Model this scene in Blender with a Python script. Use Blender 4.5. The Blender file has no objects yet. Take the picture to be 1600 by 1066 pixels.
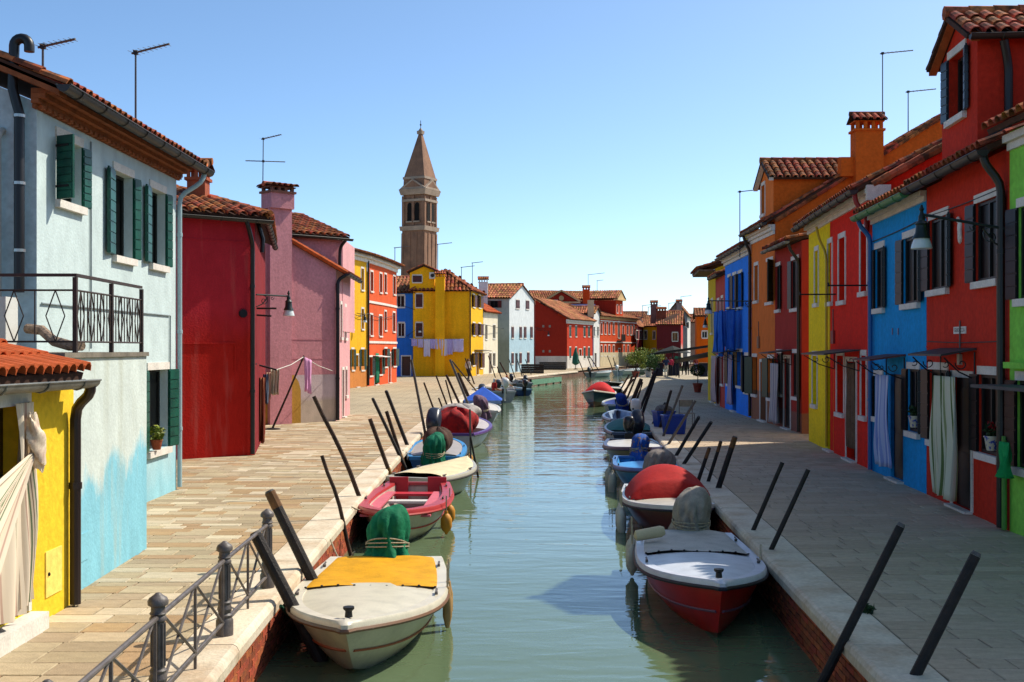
import bpy, bmesh, math, random
from mathutils import Vector as V, Matrix, noise

R = math.radians
random.seed(7)
sc = bpy.context.scene
COL = sc.collection

# ---------------------------------------------------------------- camera
F, CX, HY, H = 1800.0, 800.0, 545.0, 2.4      # focal length in photo pixels, principal column, horizon row, eye height
cam = bpy.data.cameras.new('camera')
cam.sensor_width = 36.0
cam.lens = 36.0 * F / 1600.0
cam.shift_y = (HY - 533.0) / 1600.0
cam.clip_end = 4000
camo = bpy.data.objects.new('camera', cam)
COL.objects.link(camo)
camo.location = (0, 0, H)
camo.rotation_euler = (R(90), 0, 0)
sc.camera = camo

# ---------------------------------------------------------------- sky and sun
SUN_EL, SUN_AZ = R(48), R(60)                 # azimuth clockwise from the view direction
w = bpy.data.worlds.new('World')
sc.world = w
w.use_nodes = True
nt = w.node_tree
sky = nt.nodes.new('ShaderNodeTexSky')
sky.sky_type = 'NISHITA'
sky.sun_disc = False
sky.sun_elevation = SUN_EL
sky.sun_rotation = SUN_AZ
sky.air_density = 0.5
sky.dust_density = 0.9
sky.ozone_density = 3.0
bg = nt.nodes['Background']
bg.inputs['Strength'].default_value = 0.106
tint = nt.nodes.new('ShaderNodeMix'); tint.data_type = 'RGBA'; tint.blend_type = 'MULTIPLY'
tint.inputs['Factor'].default_value = 1.0; tint.inputs['B'].default_value = (1.0, 1.02, .92, 1)      # one white balance for the whole sky
sat = nt.nodes.new('ShaderNodeHueSaturation'); sat.inputs['Saturation'].default_value = 1.1
nt.links.new(sky.outputs[0], tint.inputs['A']); nt.links.new(tint.outputs['Result'], sat.inputs['Color'])
nt.links.new(sat.outputs[0], bg.inputs[0])
sun = bpy.data.lights.new('sun', 'SUN')
sun.energy = 2.35
sun.angle = R(0.55)
sun.color = (1.0, 0.93, 0.80)
suno = bpy.data.objects.new('sun', sun)
COL.objects.link(suno)
sdir = V((math.sin(SUN_AZ) * math.cos(SUN_EL), math.cos(SUN_AZ) * math.cos(SUN_EL), math.sin(SUN_EL)))
suno.rotation_euler = sdir.to_track_quat('Z', 'Y').to_euler()
suno.location = (30, 20, 40)
sc.view_settings.view_transform = 'Standard'
sc.view_settings.look = 'None'
sc.view_settings.exposure = 1.32
sc.view_settings.gamma = 1.0

WZ = -0.57                                    # water level below the quay

# ---------------------------------------------------------------- helpers
def lin(c):
    if isinstance(c, str):
        c = c.lstrip('#')
        c = [int(c[i:i + 2], 16) / 255 for i in (0, 2, 4)]
        c = [x / 12.92 if x <= .04045 else ((x + .055) / 1.055) ** 2.4 for x in c]
    return tuple(c[:3])

def G(x, y, z=0.0):
    "point at height z seen at photo pixel x, y"
    D = F * (H - z) / (y - HY)
    return V(((x - CX) * D / F, D, z))

def AT(x, y, D):
    "point at distance D seen at photo pixel x, y"
    return V(((x - CX) * D / F, D, H - (y - HY) * D / F))

ORG = {}

class MB:
    def __init__(s):
        s.v = []; s.f = []; s.m = []; s.uv = {}; s.k = 0
    def add(s, p):
        s.v.append(V(p)); return len(s.v) - 1
    def poly(s, pts):
        s.f.append([s.add(p) for p in pts]); s.m.append(s.k)
    def obox(s, o, a, b, c):
        o, a, b, c = V(o), V(a), V(b), V(c)
        i = [s.add(p) for p in (o, o + a, o + a + b, o + b, o + c, o + a + c, o + a + b + c, o + b + c)]
        for q in ((0, 3, 2, 1), (4, 5, 6, 7), (0, 1, 5, 4), (1, 2, 6, 5), (2, 3, 7, 6), (3, 0, 4, 7)):
            s.f.append([i[j] for j in q]); s.m.append(s.k)
        return s
    def box(s, c, sx, sy, sz, rz=0.0):
        a = V((math.cos(rz), math.sin(rz), 0)); b = V((-a.y, a.x, 0)); c = V(c)
        return s.obox(c - a * sx / 2 - b * sy / 2 - V((0, 0, sz / 2)), a * sx, b * sy, V((0, 0, sz)))
    def tube(s, pts, r, seg=8, cap=True):
        pts = [V(p) for p in pts]; n = len(pts)
        rr = r if isinstance(r, (list, tuple)) else [r] * n
        rings = []; up = None
        for i, p in enumerate(pts):
            d = (pts[min(i + 1, n - 1)] - pts[max(i - 1, 0)])
            d = d.normalized() if d.length > 1e-9 else V((0, 0, 1))
            if up is None:
                up = V((0, 0, 1)) if abs(d.z) < .9 else V((1, 0, 0))
            a = d.cross(up)
            if a.length < 1e-4: a = d.cross(V((0, 1, 0)))
            a.normalize(); b = d.cross(a).normalized(); up = -b if (-b).dot(up) > 0 else b
            rings.append([s.add(p + (a * math.cos(t) + b * math.sin(t)) * rr[i])
                          for t in [2 * math.pi * k / seg for k in range(seg)]])
        for i in range(n - 1):
            for k in range(seg):
                s.f.append([rings[i][k], rings[i][(k + 1) % seg], rings[i + 1][(k + 1) % seg], rings[i + 1][k]]); s.m.append(s.k)
        if cap:
            s.f.append(rings[0][::-1]); s.m.append(s.k); s.f.append(rings[-1]); s.m.append(s.k)
        return s
    def bar(s, a, b, r, seg=6):
        return s.tube([a, b], r, seg)
    def lathe(s, prof, c=(0, 0, 0), seg=12, mx=None):
        c = V(c); rings = []
        for r, z in prof:
            ring = []
            for k in range(seg):
                t = 2 * math.pi * k / seg
                p = V((r * math.cos(t), r * math.sin(t), z))
                if mx: p = mx @ p
                ring.append(s.add(c + p))
            rings.append(ring)
        for i in range(len(rings) - 1):
            for k in range(seg):
                s.f.append([rings[i][k], rings[i][(k + 1) % seg], rings[i + 1][(k + 1) % seg], rings[i + 1][k]]); s.m.append(s.k)
        s.f.append(rings[0][::-1]); s.m.append(s.k); s.f.append(rings[-1]); s.m.append(s.k)
        return s
    def grid(s, fn, nu, nv):
        idx = [[None] * (nv + 1) for _ in range(nu + 1)]
        for i in range(nu + 1):
            for j in range(nv + 1):
                k = s.add(fn(i / nu, j / nv)); idx[i][j] = k; s.uv[k] = (i / nu, j / nv)
        for i in range(nu):
            for j in range(nv):
                s.f.append([idx[i][j], idx[i + 1][j], idx[i + 1][j + 1], idx[i][j + 1]]); s.m.append(s.k)
        return s
    def blob(s, c, rx, ry, rz, e=.7, nu=12, nv=8, fn=None, mx=None):
        "superellipsoid with an optional radial deformation"
        def sp(x): return math.copysign(abs(x) ** e, x)
        c = V(c); rows = []
        for j in range(nv + 1):
            ph = -math.pi / 2 + math.pi * j / nv
            row = []
            for i in range(nu):
                th = 2 * math.pi * i / nu
                d = V((sp(math.cos(ph)) * sp(math.cos(th)) * rx, sp(math.cos(ph)) * sp(math.sin(th)) * ry, sp(math.sin(ph)) * rz))
                if fn: d = fn(d, th, ph)
                if mx: d = mx @ d
                row.append(s.add(c + d))
            rows.append(row)
        for j in range(nv):
            for i in range(nu):
                s.f.append([rows[j][i], rows[j][(i + 1) % nu], rows[j + 1][(i + 1) % nu], rows[j + 1][i]]); s.m.append(s.k)
        return s
    def mesh(s, name, mats, off=None, smooth=False, ang=35):
        me = bpy.data.meshes.new(name)
        off = off or V((0, 0, 0))
        me.from_pydata([tuple(p - off) for p in s.v], [], s.f)
        for m in (mats if isinstance(mats, (list, tuple)) else [mats]): me.materials.append(m)
        if len(me.materials) > 1:
            me.polygons.foreach_set('material_index', s.m)
        if s.uv:
            ul = me.uv_layers.new(name='UVMap')
            for li, lp in enumerate(me.loops):
                ul.data[li].uv = s.uv.get(lp.vertex_index, (0, 0))
        if not s.uv and len(s.f) < 30000:
            bm = bmesh.new(); bm.from_mesh(me); bmesh.ops.recalc_face_normals(bm, faces=bm.faces); bm.to_mesh(me); bm.free()
        if smooth:
            me.polygons.foreach_set('use_smooth', [True] * len(me.polygons))
            me.set_sharp_from_angle(angle=R(ang))
        me.update()
        return me
    def build(s, name, mats, parent=None, smooth=False, local=False, ang=35, loc=None):
        off = None
        if parent is not None and not local: off = ORG[parent]
        if loc is not None: off = V(loc)
        o = bpy.data.objects.new(name, s.mesh(name, mats, off, smooth, ang))
        COL.objects.link(o)
        if parent is not None:
            o.parent = parent; ORG[o] = ORG[parent]
        else:
            if loc is not None: o.location = loc
            ORG[o] = V(loc) if loc is not None else V((0, 0, 0))
        return o

def tag(o, label, cat, group=None):
    o['label'] = label; o['category'] = cat
    if group: o['group'] = group
    return o

def thing(name, label, cat, loc=(0, 0, 0), rz=0.0, group=None):
    o = bpy.data.objects.new(name, None); COL.objects.link(o)
    o.empty_display_size = .2
    o.location = loc; o.rotation_euler = (0, 0, rz)
    ORG[o] = V(loc)
    return tag(o, label, cat, group)

def struct(o):
    o['kind'] = 'structure'; return o

# ---------------------------------------------------------------- materials
MATS = {}
def mat(name, col, rough=.8, var=.12, scale=2.5, col2=None, bump=0.0, bscale=40, spec=.3, metal=0.0, rand=0.0,
        streak=0.0, lo=.42, hi=.68, fine=.06, hue=0.0):
    if name in MATS: return MATS[name]
    m = bpy.data.materials.new(name); m.use_nodes = True; MATS[name] = m
    n = m.node_tree; N = n.nodes; L = n.links.new
    b = N['Principled BSDF']
    b.inputs['Roughness'].default_value = rough; b.inputs['Metallic'].default_value = metal
    b.inputs['Specular IOR Level'].default_value = spec
    c1 = lin(col); c2 = lin(col2) if col2 else tuple(x * (1 - 2 * var) for x in c1)
    tc = N.new('ShaderNodeTexCoord')
    nz = N.new('ShaderNodeTexNoise'); nz.inputs['Scale'].default_value = scale; nz.inputs['Detail'].default_value = 7
    nz.inputs['Roughness'].default_value = .6
    L(tc.outputs['Object'], nz.inputs['Vector'])
    rp = N.new('ShaderNodeMapRange'); rp.inputs['From Min'].default_value = lo; rp.inputs['From Max'].default_value = hi
    L(nz.outputs['Fac'], rp.inputs['Value'])
    mx = N.new('ShaderNodeMix'); mx.data_type = 'RGBA'
    mx.inputs['A'].default_value = (*c1, 1); mx.inputs['B'].default_value = (*c2, 1)
    L(rp.outputs[0], mx.inputs['Factor'])
    out = mx.outputs['Result']
    def mul(val_socket, lo_, hi_, out, a=0.0, z=1.0):
        r = N.new('ShaderNodeMapRange'); r.inputs['From Min'].default_value = a; r.inputs['From Max'].default_value = z
        r.inputs['To Min'].default_value = lo_; r.inputs['To Max'].default_value = hi_
        L(val_socket, r.inputs['Value'])
        h = N.new('ShaderNodeHueSaturation'); L(r.outputs[0], h.inputs['Value']); L(out, h.inputs['Color'])
        return h.outputs['Color']
    if fine:
        nf = N.new('ShaderNodeTexNoise'); nf.inputs['Scale'].default_value = scale * 14; nf.inputs['Detail'].default_value = 3
        L(tc.outputs['Object'], nf.inputs['Vector'])
        out = mul(nf.outputs['Fac'], 1 - fine * 2, 1 + fine * 2, out, .3, .7)
    if streak:
        mp = N.new('ShaderNodeMapping'); mp.inputs['Scale'].default_value = (3.2, 3.2, .22)
        L(tc.outputs['Object'], mp.inputs['Vector'])
        ns = N.new('ShaderNodeTexNoise'); ns.inputs['Scale'].default_value = 1.6; ns.inputs['Detail'].default_value = 5
        L(mp.outputs[0], ns.inputs['Vector'])
        out = mul(ns.outputs['Fac'], 1 + streak * .4, 1 - streak, out, .4, .75)
    if rand:
        oi = N.new('ShaderNodeObjectInfo'); ge = N.new('ShaderNodeNewGeometry')
        ad = N.new('ShaderNodeMath'); ad.operation = 'ADD'
        L(oi.outputs['Random'], ad.inputs[0]); L(ge.outputs['Random Per Island'], ad.inputs[1])
        fr = N.new('ShaderNodeMath'); fr.operation = 'FRACT'; L(ad.outputs[0], fr.inputs[0])
        out = mul(fr.outputs[0], 1 - rand, 1 + rand, out)
        if hue:
            m2 = N.new('ShaderNodeMath'); m2.operation = 'MULTIPLY'; m2.inputs[1].default_value = 7.31; L(ad.outputs[0], m2.inputs[0])
            f2 = N.new('ShaderNodeMath'); f2.operation = 'FRACT'; L(m2.outputs[0], f2.inputs[0])
            r = N.new('ShaderNodeMapRange'); r.inputs['To Min'].default_value = .5 - hue; r.inputs['To Max'].default_value = .5 + hue
            L(f2.outputs[0], r.inputs['Value'])
            h = N.new('ShaderNodeHueSaturation'); L(r.outputs[0], h.inputs['Hue']); L(out, h.inputs['Color'])
            out = h.outputs['Color']
    L(out, b.inputs['Base Color'])
    if bump:
        nb = N.new('ShaderNodeTexNoise'); nb.inputs['Scale'].default_value = bscale; nb.inputs['Detail'].default_value = 4
        L(tc.outputs['Object'], nb.inputs['Vector'])
        bp = N.new('ShaderNodeBump'); bp.inputs['Strength'].default_value = bump; bp.inputs['Distance'].default_value = .02
        L(nb.outputs['Fac'], bp.inputs['Height']); L(bp.outputs[0], b.inputs['Normal'])
    return m

def plaster(name, col, var=.10, streak=.12, col2=None, **k):
    a = dict(rough=.92, bump=.35, bscale=22, spec=.15, scale=.9)
    a.update(k)
    return mat(name, col, var=var, streak=streak, col2=col2, **a)

def paint(name, col, rough=.45, var=.06, **k):
    a = dict(spec=.4, scale=4, fine=.03); a.update(k)
    return mat(name, col, rough=rough, var=var, **a)

def striped(name, stops, reps, rough=.9, axis=0):
    "cloth striped along U; stops are (position, colour)"
    if name in MATS: return MATS[name]
    m = bpy.data.materials.new(name); m.use_nodes = True; MATS[name] = m
    n = m.node_tree; N = n.nodes; L = n.links.new
    b = N['Principled BSDF']; b.inputs['Roughness'].default_value = rough; b.inputs['Specular IOR Level'].default_value = .1
    uv = N.new('ShaderNodeUVMap'); sx = N.new('ShaderNodeSeparateXYZ'); L(uv.outputs[0], sx.inputs[0])
    mu = N.new('ShaderNodeMath'); mu.operation = 'MULTIPLY'; mu.inputs[1].default_value = reps; L(sx.outputs[axis], mu.inputs[0])
    fr = N.new('ShaderNodeMath'); fr.operation = 'FRACT'; L(mu.outputs[0], fr.inputs[0])
    cr = N.new('ShaderNodeValToRGB'); cr.color_ramp.interpolation = 'CONSTANT'
    el = cr.color_ramp.elements
    el[0].position = stops[0][0]; el[0].color = (*lin(stops[0][1]), 1)
    el[1].position = stops[1][0]; el[1].color = (*lin(stops[1][1]), 1)
    for p, c in stops[2:]:
        e = el.new(p); e.color = (*lin(c), 1)
    L(fr.outputs[0], cr.inputs[0]); L(cr.outputs[0], b.inputs['Base Color'])
    return m

WHITE_STONE = mat('istrian_stone', '#d9d2c6', .75, .10, 3, bump=.2, bscale=30)
COPING = mat('coping_stone', '#cdbfa8', .8, .14, 1.6, col2='#b49c80', bump=.35, bscale=30, rand=.08, streak=.06)
GLASS = mat('window_glass', '#14181a', .16, .1, 1, spec=.22, fine=0)
GLASS_D = mat('dark_window_glass', '#080909', .35, .1, 1, spec=.08, fine=0)
DARKIN = mat('dark_interior', '#0d0b0a', .9, .1, 1, fine=0)
IRON = mat('wrought_iron', '#191614', .55, .2, 8, spec=.4)
IRON_B = mat('railing_iron', '#5e5652', .5, .12, 9, col2='#453d3a', spec=.45, bump=.15, bscale=60)
BROWNIRON = mat('balcony_iron', '#3a2a22', .6, .2, 9, spec=.4)
ZINC = mat('gutter_zinc', '#6d6d66', .5, .15, 3, spec=.5, col2='#4e4e48')
GUTTER_D = mat('gutter_dark', '#2a2623', .5, .15, 3, spec=.5)
PIPE_B = paint('pipe_brown', '#241a1c', .35)
PIPE_K = paint('pipe_black', '#171617', .4)
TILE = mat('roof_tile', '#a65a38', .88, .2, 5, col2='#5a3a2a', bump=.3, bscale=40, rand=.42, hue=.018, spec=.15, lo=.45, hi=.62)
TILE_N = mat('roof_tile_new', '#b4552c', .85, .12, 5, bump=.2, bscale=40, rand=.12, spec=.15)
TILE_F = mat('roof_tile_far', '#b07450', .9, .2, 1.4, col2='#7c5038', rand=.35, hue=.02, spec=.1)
TILEBED = mat('tile_bed', '#4a2f22', .95, .2, 6)
WOOD = mat('weathered_wood', '#7d6850', .85, .2, 6, col2='#4c3c2c', bump=.4, bscale=50, streak=.2)
POLE_K = mat('pole_black', '#1c1817', .65, .2, 7, col2='#2e2622', bump=.4, bscale=60, streak=.2)
POLE_BR = mat('pole_bark', '#463226', .85, .25, 7, col2='#2b1f18', bump=.6, bscale=60, streak=.3)
POLE_Y = mat('pole_ochre', '#8a6424', .8, .2, 7, col2='#5a3f1c', bump=.4, bscale=60, streak=.3)
POLE_G = mat('pole_grey', '#5c5753', .7, .2, 7, bump=.3, bscale=60)
TANWOOD = mat('pole_tan', '#6b4a2c', .8, .2, 7)
ROPE = mat('rope', '#b7a88c', .9, .2, 30, bump=.6, bscale=160)
WIRE = mat('wire', '#2a2828', .6, .05, 4, fine=0)
WHITE_P = paint('white_paint', '#dcdad4', .5)
CEMENT = plaster('cement', '#8d887e', .12)
# ================================================================ the setting: banks, quays, water
LB = [(-1.9, -6), (-2.0, 2), (-2.13, 5.6), (-2.2, 7.6), (-2.27, 9.6), (-2.32, 11.6), (-2.35, 13), (-2.45, 18), (-2.55, 26), (-2.62, 33),
      (-2.55, 42), (-2.4, 52), (-2.0, 66), (-1.2, 78), (0.3, 92), (3, 108), (6.9, 123), (13.2, 149), (22, 175), (40, 205), (90, 240)]
RB = [(2.3, -6), (2.5, 2), (2.65, 6), (2.76, 9), (2.9, 12), (3.02, 14.2), (3.3, 20), (3.7, 27), (4.3, 36), (5.0, 48), (5.9, 59),
      (7.0, 75), (9, 90), (13, 110), (20, 130), (32, 150), (60, 180), (110, 215)]
CW = .42

def bank(line, y):
    for (x0, y0), (x1, y1) in zip(line, line[1:]):
        if y0 <= y <= y1:
            return x0 + (x1 - x0) * (y - y0) / (y1 - y0)
    return line[-1][0]

# far ground and water
mb = MB(); mb.poly([(-1500, -200, -2.2), (1500, -200, -2.2), (1500, 3000, -2.2), (-1500, 3000, -2.2)])
struct(mb.build('ground', mat('canal_bed', '#4d4a34', .95, .2, .5)))

def water_mat():
    m = bpy.data.materials.new('canal_water'); m.use_nodes = True
    n = m.node_tree; N = n.nodes; L = n.links.new; b = N['Principled BSDF']
    b.inputs['Base Color'].default_value = (.105, .150, .080, 1)
    b.inputs['Roughness'].default_value = .035
    b.inputs['IOR'].default_value = 1.36
    b.inputs['Specular IOR Level'].default_value = .62
    tc = N.new('ShaderNodeTexCoord')
    hs = None
    for sc_, str_, amp in (((1.1, 2.6, 1), 1.0, .0105), ((4.5, 9, 1), 1.0, .0018), ((.25, .8, 1), 1.0, .022)):
        mp = N.new('ShaderNodeMapping'); mp.inputs['Scale'].default_value = sc_; mp.inputs['Rotation'].default_value = (0, 0, .12)
        L(tc.outputs['Object'], mp.inputs['Vector'])
        nz = N.new('ShaderNodeTexNoise'); nz.inputs['Scale'].default_value = 1.0; nz.inputs['Detail'].default_value = 2.5
        nz.inputs['Distortion'].default_value = .4
        L(mp.outputs[0], nz.inputs['Vector'])
        mu = N.new('ShaderNodeMath'); mu.operation = 'MULTIPLY'; mu.inputs[1].default_value = amp; L(nz.outputs['Fac'], mu.inputs[0])
        if hs is None: hs = mu.outputs[0]
        else:
            ad = N.new('ShaderNodeMath'); L(hs, ad.inputs[0]); L(mu.outputs[0], ad.inputs[1]); hs = ad.outputs[0]
    bp = N.new('ShaderNodeBump'); bp.inputs['Strength'].default_value = 1.0; bp.inputs['Distance'].default_value = 1.0
    L(hs, bp.inputs['Height']); L(bp.outputs[0], b.inputs['Normal'])
    return m
mb = MB(); mb.poly([(-600, -60, WZ), (600, -60, WZ), (600, 2500, WZ), (-600, 2500, WZ)])
water = struct(mb.build('water', water_mat()))

def paving_mat(name, c1, c2):
    m = bpy.data.materials.new(name); m.use_nodes = True
    n = m.node_tree; N = n.nodes; L = n.links.new; b = N['Principled BSDF']; b.inputs['Roughness'].default_value = .85
    b.inputs['Specular IOR Level'].default_value = .2
    tc = N.new('ShaderNodeTexCoord')
    br = N.new('ShaderNodeTexBrick'); br.inputs['Scale'].default_value = 1.0
    br.inputs['Brick Width'].default_value = .85; br.inputs['Row Height'].default_value = .33
    br.inputs['Mortar Size'].default_value = .012
    br.inputs['Color1'].default_value = (*lin(c1), 1); br.inputs['Color2'].default_value = (*lin(c2), 1)
    br.inputs['Mortar'].default_value = (.09, .075, .055, 1)
    L(tc.outputs['Object'], br.inputs['Vector']); 
    nz = N.new('ShaderNodeTexNoise'); nz.inputs['Scale'].default_value = .5; nz.inputs['Detail'].default_value = 6
    L(tc.outputs['Object'], nz.inputs['Vector'])
    r = N.new('ShaderNodeMapRange'); r.inputs['From Min'].default_value = .3; r.inputs['From Max'].default_value = .7
    r.inputs['To Min'].default_value = .82; r.inputs['To Max'].default_value = 1.12; L(nz.outputs['Fac'], r.inputs['Value'])
    h = N.new('ShaderNodeHueSaturation'); L(r.outputs[0], h.inputs['Value']); L(br.outputs[0], h.inputs['Color'])
    L(h.outputs[0], b.inputs['Base Color'])
    return m
PAVE_L = paving_mat('paving_far_warm', '#b3a182', '#a69376')
PAVE_R = paving_mat('paving_far_shaded', '#b5a78e', '#a99b82')  # same stone, toned greyer for the shaded bank

# three quarry tones for the slabs, scattered
SLAB_L = [mat('trachyte_%d' % i, c, .85, .12, 3, bump=.35, bscale=28, rand=.10, hue=.006, spec=.2, lo=.35, hi=.7)
          for i, c in enumerate(('#b3a182', '#a69376', '#c4b498', '#a98c68'))]
SLAB_R = [mat('trachyte_shaded_%d' % i, c, .85, .12, 3, bump=.35, bscale=28, rand=.035, hue=.002, spec=.2, lo=.35, hi=.7)
          for i, c in enumerate(('#c2ab90', '#bda68b', '#c6b095', '#b9a388'))]  # same stone, its colour lightened and warmed to offset the blue shade

pave = {}
for side, line, far, pm in (('L', LB, -140.0, PAVE_L), ('R', RB, 170.0, PAVE_R)):
    s = -1 if side == 'L' else 1
    mb = MB()
    for (x0, y0), (x1, y1) in zip(line, line[1:]):
        mb.k = 1 if y1 <= (42 if side == 'L' else 36) else 0
        mb.poly([(x0 + s * (CW - .02), y0, -.014), (x1 + s * (CW - .02), y1, -.014), (far, y1, -.014), (far, y0, -.014)])
    yl = line[-1][1]; mb.k = 0
    if side == 'L':
        mb.poly([(far, yl, -.014), (line[-1][0], yl, -.014), (400, 330, -.014), (400, 900, -.014), (far, 900, -.014)])
    else:
        mb.poly([(line[-1][0] + CW, yl, -.014), (400, 300, -.014), (400, 40, -.014), (far, 40, -.014), (far, yl, -.014)])
    pave[side] = struct(mb.build('pavement', [pm, mat('paving_joint', '#54493a', .95, .2, 4) if side == 'L' else mat('paving_joint_grey', '#857a69', .95, .2, 4)]))
    # quay wall backing (mortar plane)
    mb = MB()
    for (x0, y0), (x1, y1) in zip(line, line[1:]):
        mb.poly([(x0 + s * .035, y0, -.13), (x1 + s * .035, y1, -.13), (x1 + s * .035, y1, -2.2), (x0 + s * .035, y0, -2.2)])
    q = struct(mb.build('quay_wall', mat('quay_mortar', '#6d4a38', .95, .2, 2, col2='#3c3026', bump=.5, bscale=30)))
    pave['Q' + side] = q

# ---- slabs: rows across the quay, the 300 that show largest as parts, the rest joined
def unit_slab(m, i):
    b = MB(); c = .012
    t = [(-.5 + c, -.5 + c * 2.4, 0), (.5 - c, -.5 + c * 2.4, 0), (.5 - c, .5 - c * 2.4, 0), (-.5 + c, .5 - c * 2.4, 0)]
    u = [(-.5, -.5, -.006), (.5, -.5, -.006), (.5, .5, -.006), (-.5, .5, -.006)]
    d = [(x, y, -.03) for x, y, _ in u]
    b.poly(t)
    for k in range(4):
        b.poly([u[k], u[(k + 1) % 4], t[(k + 1) % 4], t[k]]); b.poly([d[k], d[(k + 1) % 4], u[(k + 1) % 4], u[k]])
    return b.mesh('paving_slab', m)

def slabs(side, line, mats, y0, y1, xlim):
    s = -1 if side == 'L' else 1
    rnd = random.Random(11 if side == 'L' else 12)
    out = []; y = y0
    while y < y1:
        dy = rnd.choice((.2, .24, .27, .30, .33)); ym = y + dy / 2
        xi = bank(line, ym) + s * CW; x = xi; lim = xlim(ym)
        x += s * .004
        while (x - lim) * s < 0:
            ln = rnd.choice((rnd.uniform(.24, .45), rnd.uniform(.28, .55), rnd.uniform(.3, .6), rnd.uniform(.5, .85)))
            if abs(lim - x) - ln < .3: ln = abs(lim - x)
            out.append((x + s * ln / 2, ym, ln - .013, dy - .013, rnd.uniform(-.003, .002), rnd.randrange(10)))
            x += s * ln
        y += dy
    def px(p): return CX + p[0] * F / p[1]
    vis = [p for p in out if -60 < px(p) < 1660 and HY + H * F / p[1] < 1120]
    vis.sort(key=lambda p: p[1] - .25 * p[2])
    keep = vis[:300]; ks = set(id(p) for p in keep)
    um = [unit_slab(m, i) for i, m in enumerate(mats)]
    pick = [0, 0, 0, 1, 1, 1, 2, 2, 3, 3]
    for p in keep:
        o = bpy.data.objects.new('paving_slab', um[pick[p[5]]]); COL.objects.link(o)
        o.parent = pave[side]; o.location = (p[0], p[1], p[4]); o.scale = (p[2], p[3], 1)
    b = MB()
    for p in out:
        if id(p) in ks: continue
        b.k = pick[p[5]]
        b.obox((p[0] - p[2] / 2, p[1] - p[3] / 2, -.03), (p[2], 0, 0), (0, p[3], 0), (0, 0, .03 + p[4]))
    o = b.build('paving_slabs', mats, pave[side]); o['kind'] = 'stuff'

def lim_left(y):
    if y < 14.2: return -4.9
    if y < 20: return -6.2
    if y < 27: return -11
    if y < 38: return -9
    return -11
slabs('L', LB, SLAB_L, 5.2, 42.2, lim_left)
slabs('R', RB, SLAB_R, 5.2, 36.2, lambda y: 7.2 if y < 22 else 8.6)

# ---- coping stones and bricks
def coping(side, line):
    s = -1 if side == 'L' else 1; q = pave['Q' + side]
    rnd = random.Random(5); y = 3.0; n = 0
    while y < 120:
        ln = rnd.uniform(1.2, 1.9) * (1 if y < 60 else 3)
        a = V((bank(line, y), y, 0)); b_ = V((bank(line, y + ln), y + ln, 0))
        e = (b_ - a); L_ = e.length; e.normalize(); nrm = V((s, 0, 0)); nrm = (nrm - e * nrm.dot(e)).normalized()
        mb = MB(); c = .02; g = .006; lift = rnd.uniform(-.004, .003)
        def P(u, w_, z): return a + e * u + nrm * w_ + V((0, 0, z + lift))
        o_ = -.05
        # profile across with a rounded nose on the water side
        prof = [(o_ + .03, -.145), (o_ + .004, -.13), (o_, -.05), (o_ + .02, -.012), (o_ + .05, .004), (CW - .012, .004), (CW - .004, -.004), (CW - .004, -.1)]
        r0 = [mb.add(P(g, x, z)) for x, z in prof]; r1 = [mb.add(P(L_ - g, x, z)) for x, z in prof]
        for k in range(len(prof) - 1):
            mb.f.append([r0[k], r0[k + 1], r1[k + 1], r1[k]]); mb.m.append(0)
        mb.f.append(r0); mb.m.append(0); mb.f.append(r1[::-1]); mb.m.append(0)
        mb.build('coping_stone', COPING, q)
        y += ln; n += 1
coping('L', LB); coping('R', RB)

BRICK = mat('quay_brick', '#a4512e', .9, .2, 6, col2='#6e3a26', bump=.4, bscale=60, rand=.3, hue=.012)
def bricks(side, line, y0, y1, ynear):
    s = -1 if side == 'L' else 1; q = pave['Q' + side]; rnd = random.Random(3)
    bm = MB(); bm.obox((0, 0, 0), (0, .238, 0), (.06 * s, 0, 0), (0, 0, .052)); me = bm.mesh('brick', BRICK)
    rest = MB(); cand = []
    for r_ in range(14):
        z = -.20 - r_ * .064
        y = y0 + (r_ % 2) * .125
        while y < y1:
            x = bank(line, y) - s * rnd.uniform(-.004, .006)
            ang = math.atan2(bank(line, y + .25) - bank(line, y), .25)
            cand.append((x, y, z, ang)); y += .25
    nb = 0
    for x, y, z, ang in sorted(cand, key=lambda c: c[1]):
        if ynear <= y and nb < 300 and z > -.66:
            o = bpy.data.objects.new('brick', me); COL.objects.link(o); o.parent = q
            o.location = (x, y, z); o.rotation_euler = (0, 0, -ang); nb += 1
        else:
            d = V((math.sin(ang), math.cos(ang), 0))
            rest.obox((x, y, z), d * .238, (.06 * s, 0, 0), (0, 0, .052))
    o = rest.build('bricks', BRICK, q); o['kind'] = 'stuff'
bricks('L', LB, 6.5, 42, 8.2)
bricks('R', RB, 6.5, 42, 8.2)
# ================================================================ building kit
class Fac:
    "a vertical wall plane from A to B; u runs along it, w outwards, z up"
    def __init__(s, A, B, toward=None):
        s.A = V((A[0], A[1], 0)); s.B = V((B[0], B[1], 0))
        s.e = (s.B - s.A); s.L = s.e.length; s.e.normalize()
        s.n = V((-s.e.y, s.e.x, 0))
        t = V((toward[0], toward[1], 0)) if toward else -((s.A + s.B) / 2)
        if s.n.dot(t) < 0: s.n = -s.n
    def P(s, u, w, z): return s.A + s.e * u + s.n * w + V((0, 0, z))
    def uz(s, px, py):
        d = V(((px - CX) / F, 1.0, 0)); t = s.A.dot(s.n) / d.dot(s.n); p = d * t
        return (p - s.A).dot(s.e), H + (HY - py) / F * t
    def fbox(s, mb, u0, u1, w0, w1, z0, z1):
        return mb.obox(s.P(u0, w0, z0), s.e * (u1 - u0), s.n * (w1 - w0), V((0, 0, z1 - z0)))

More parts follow.
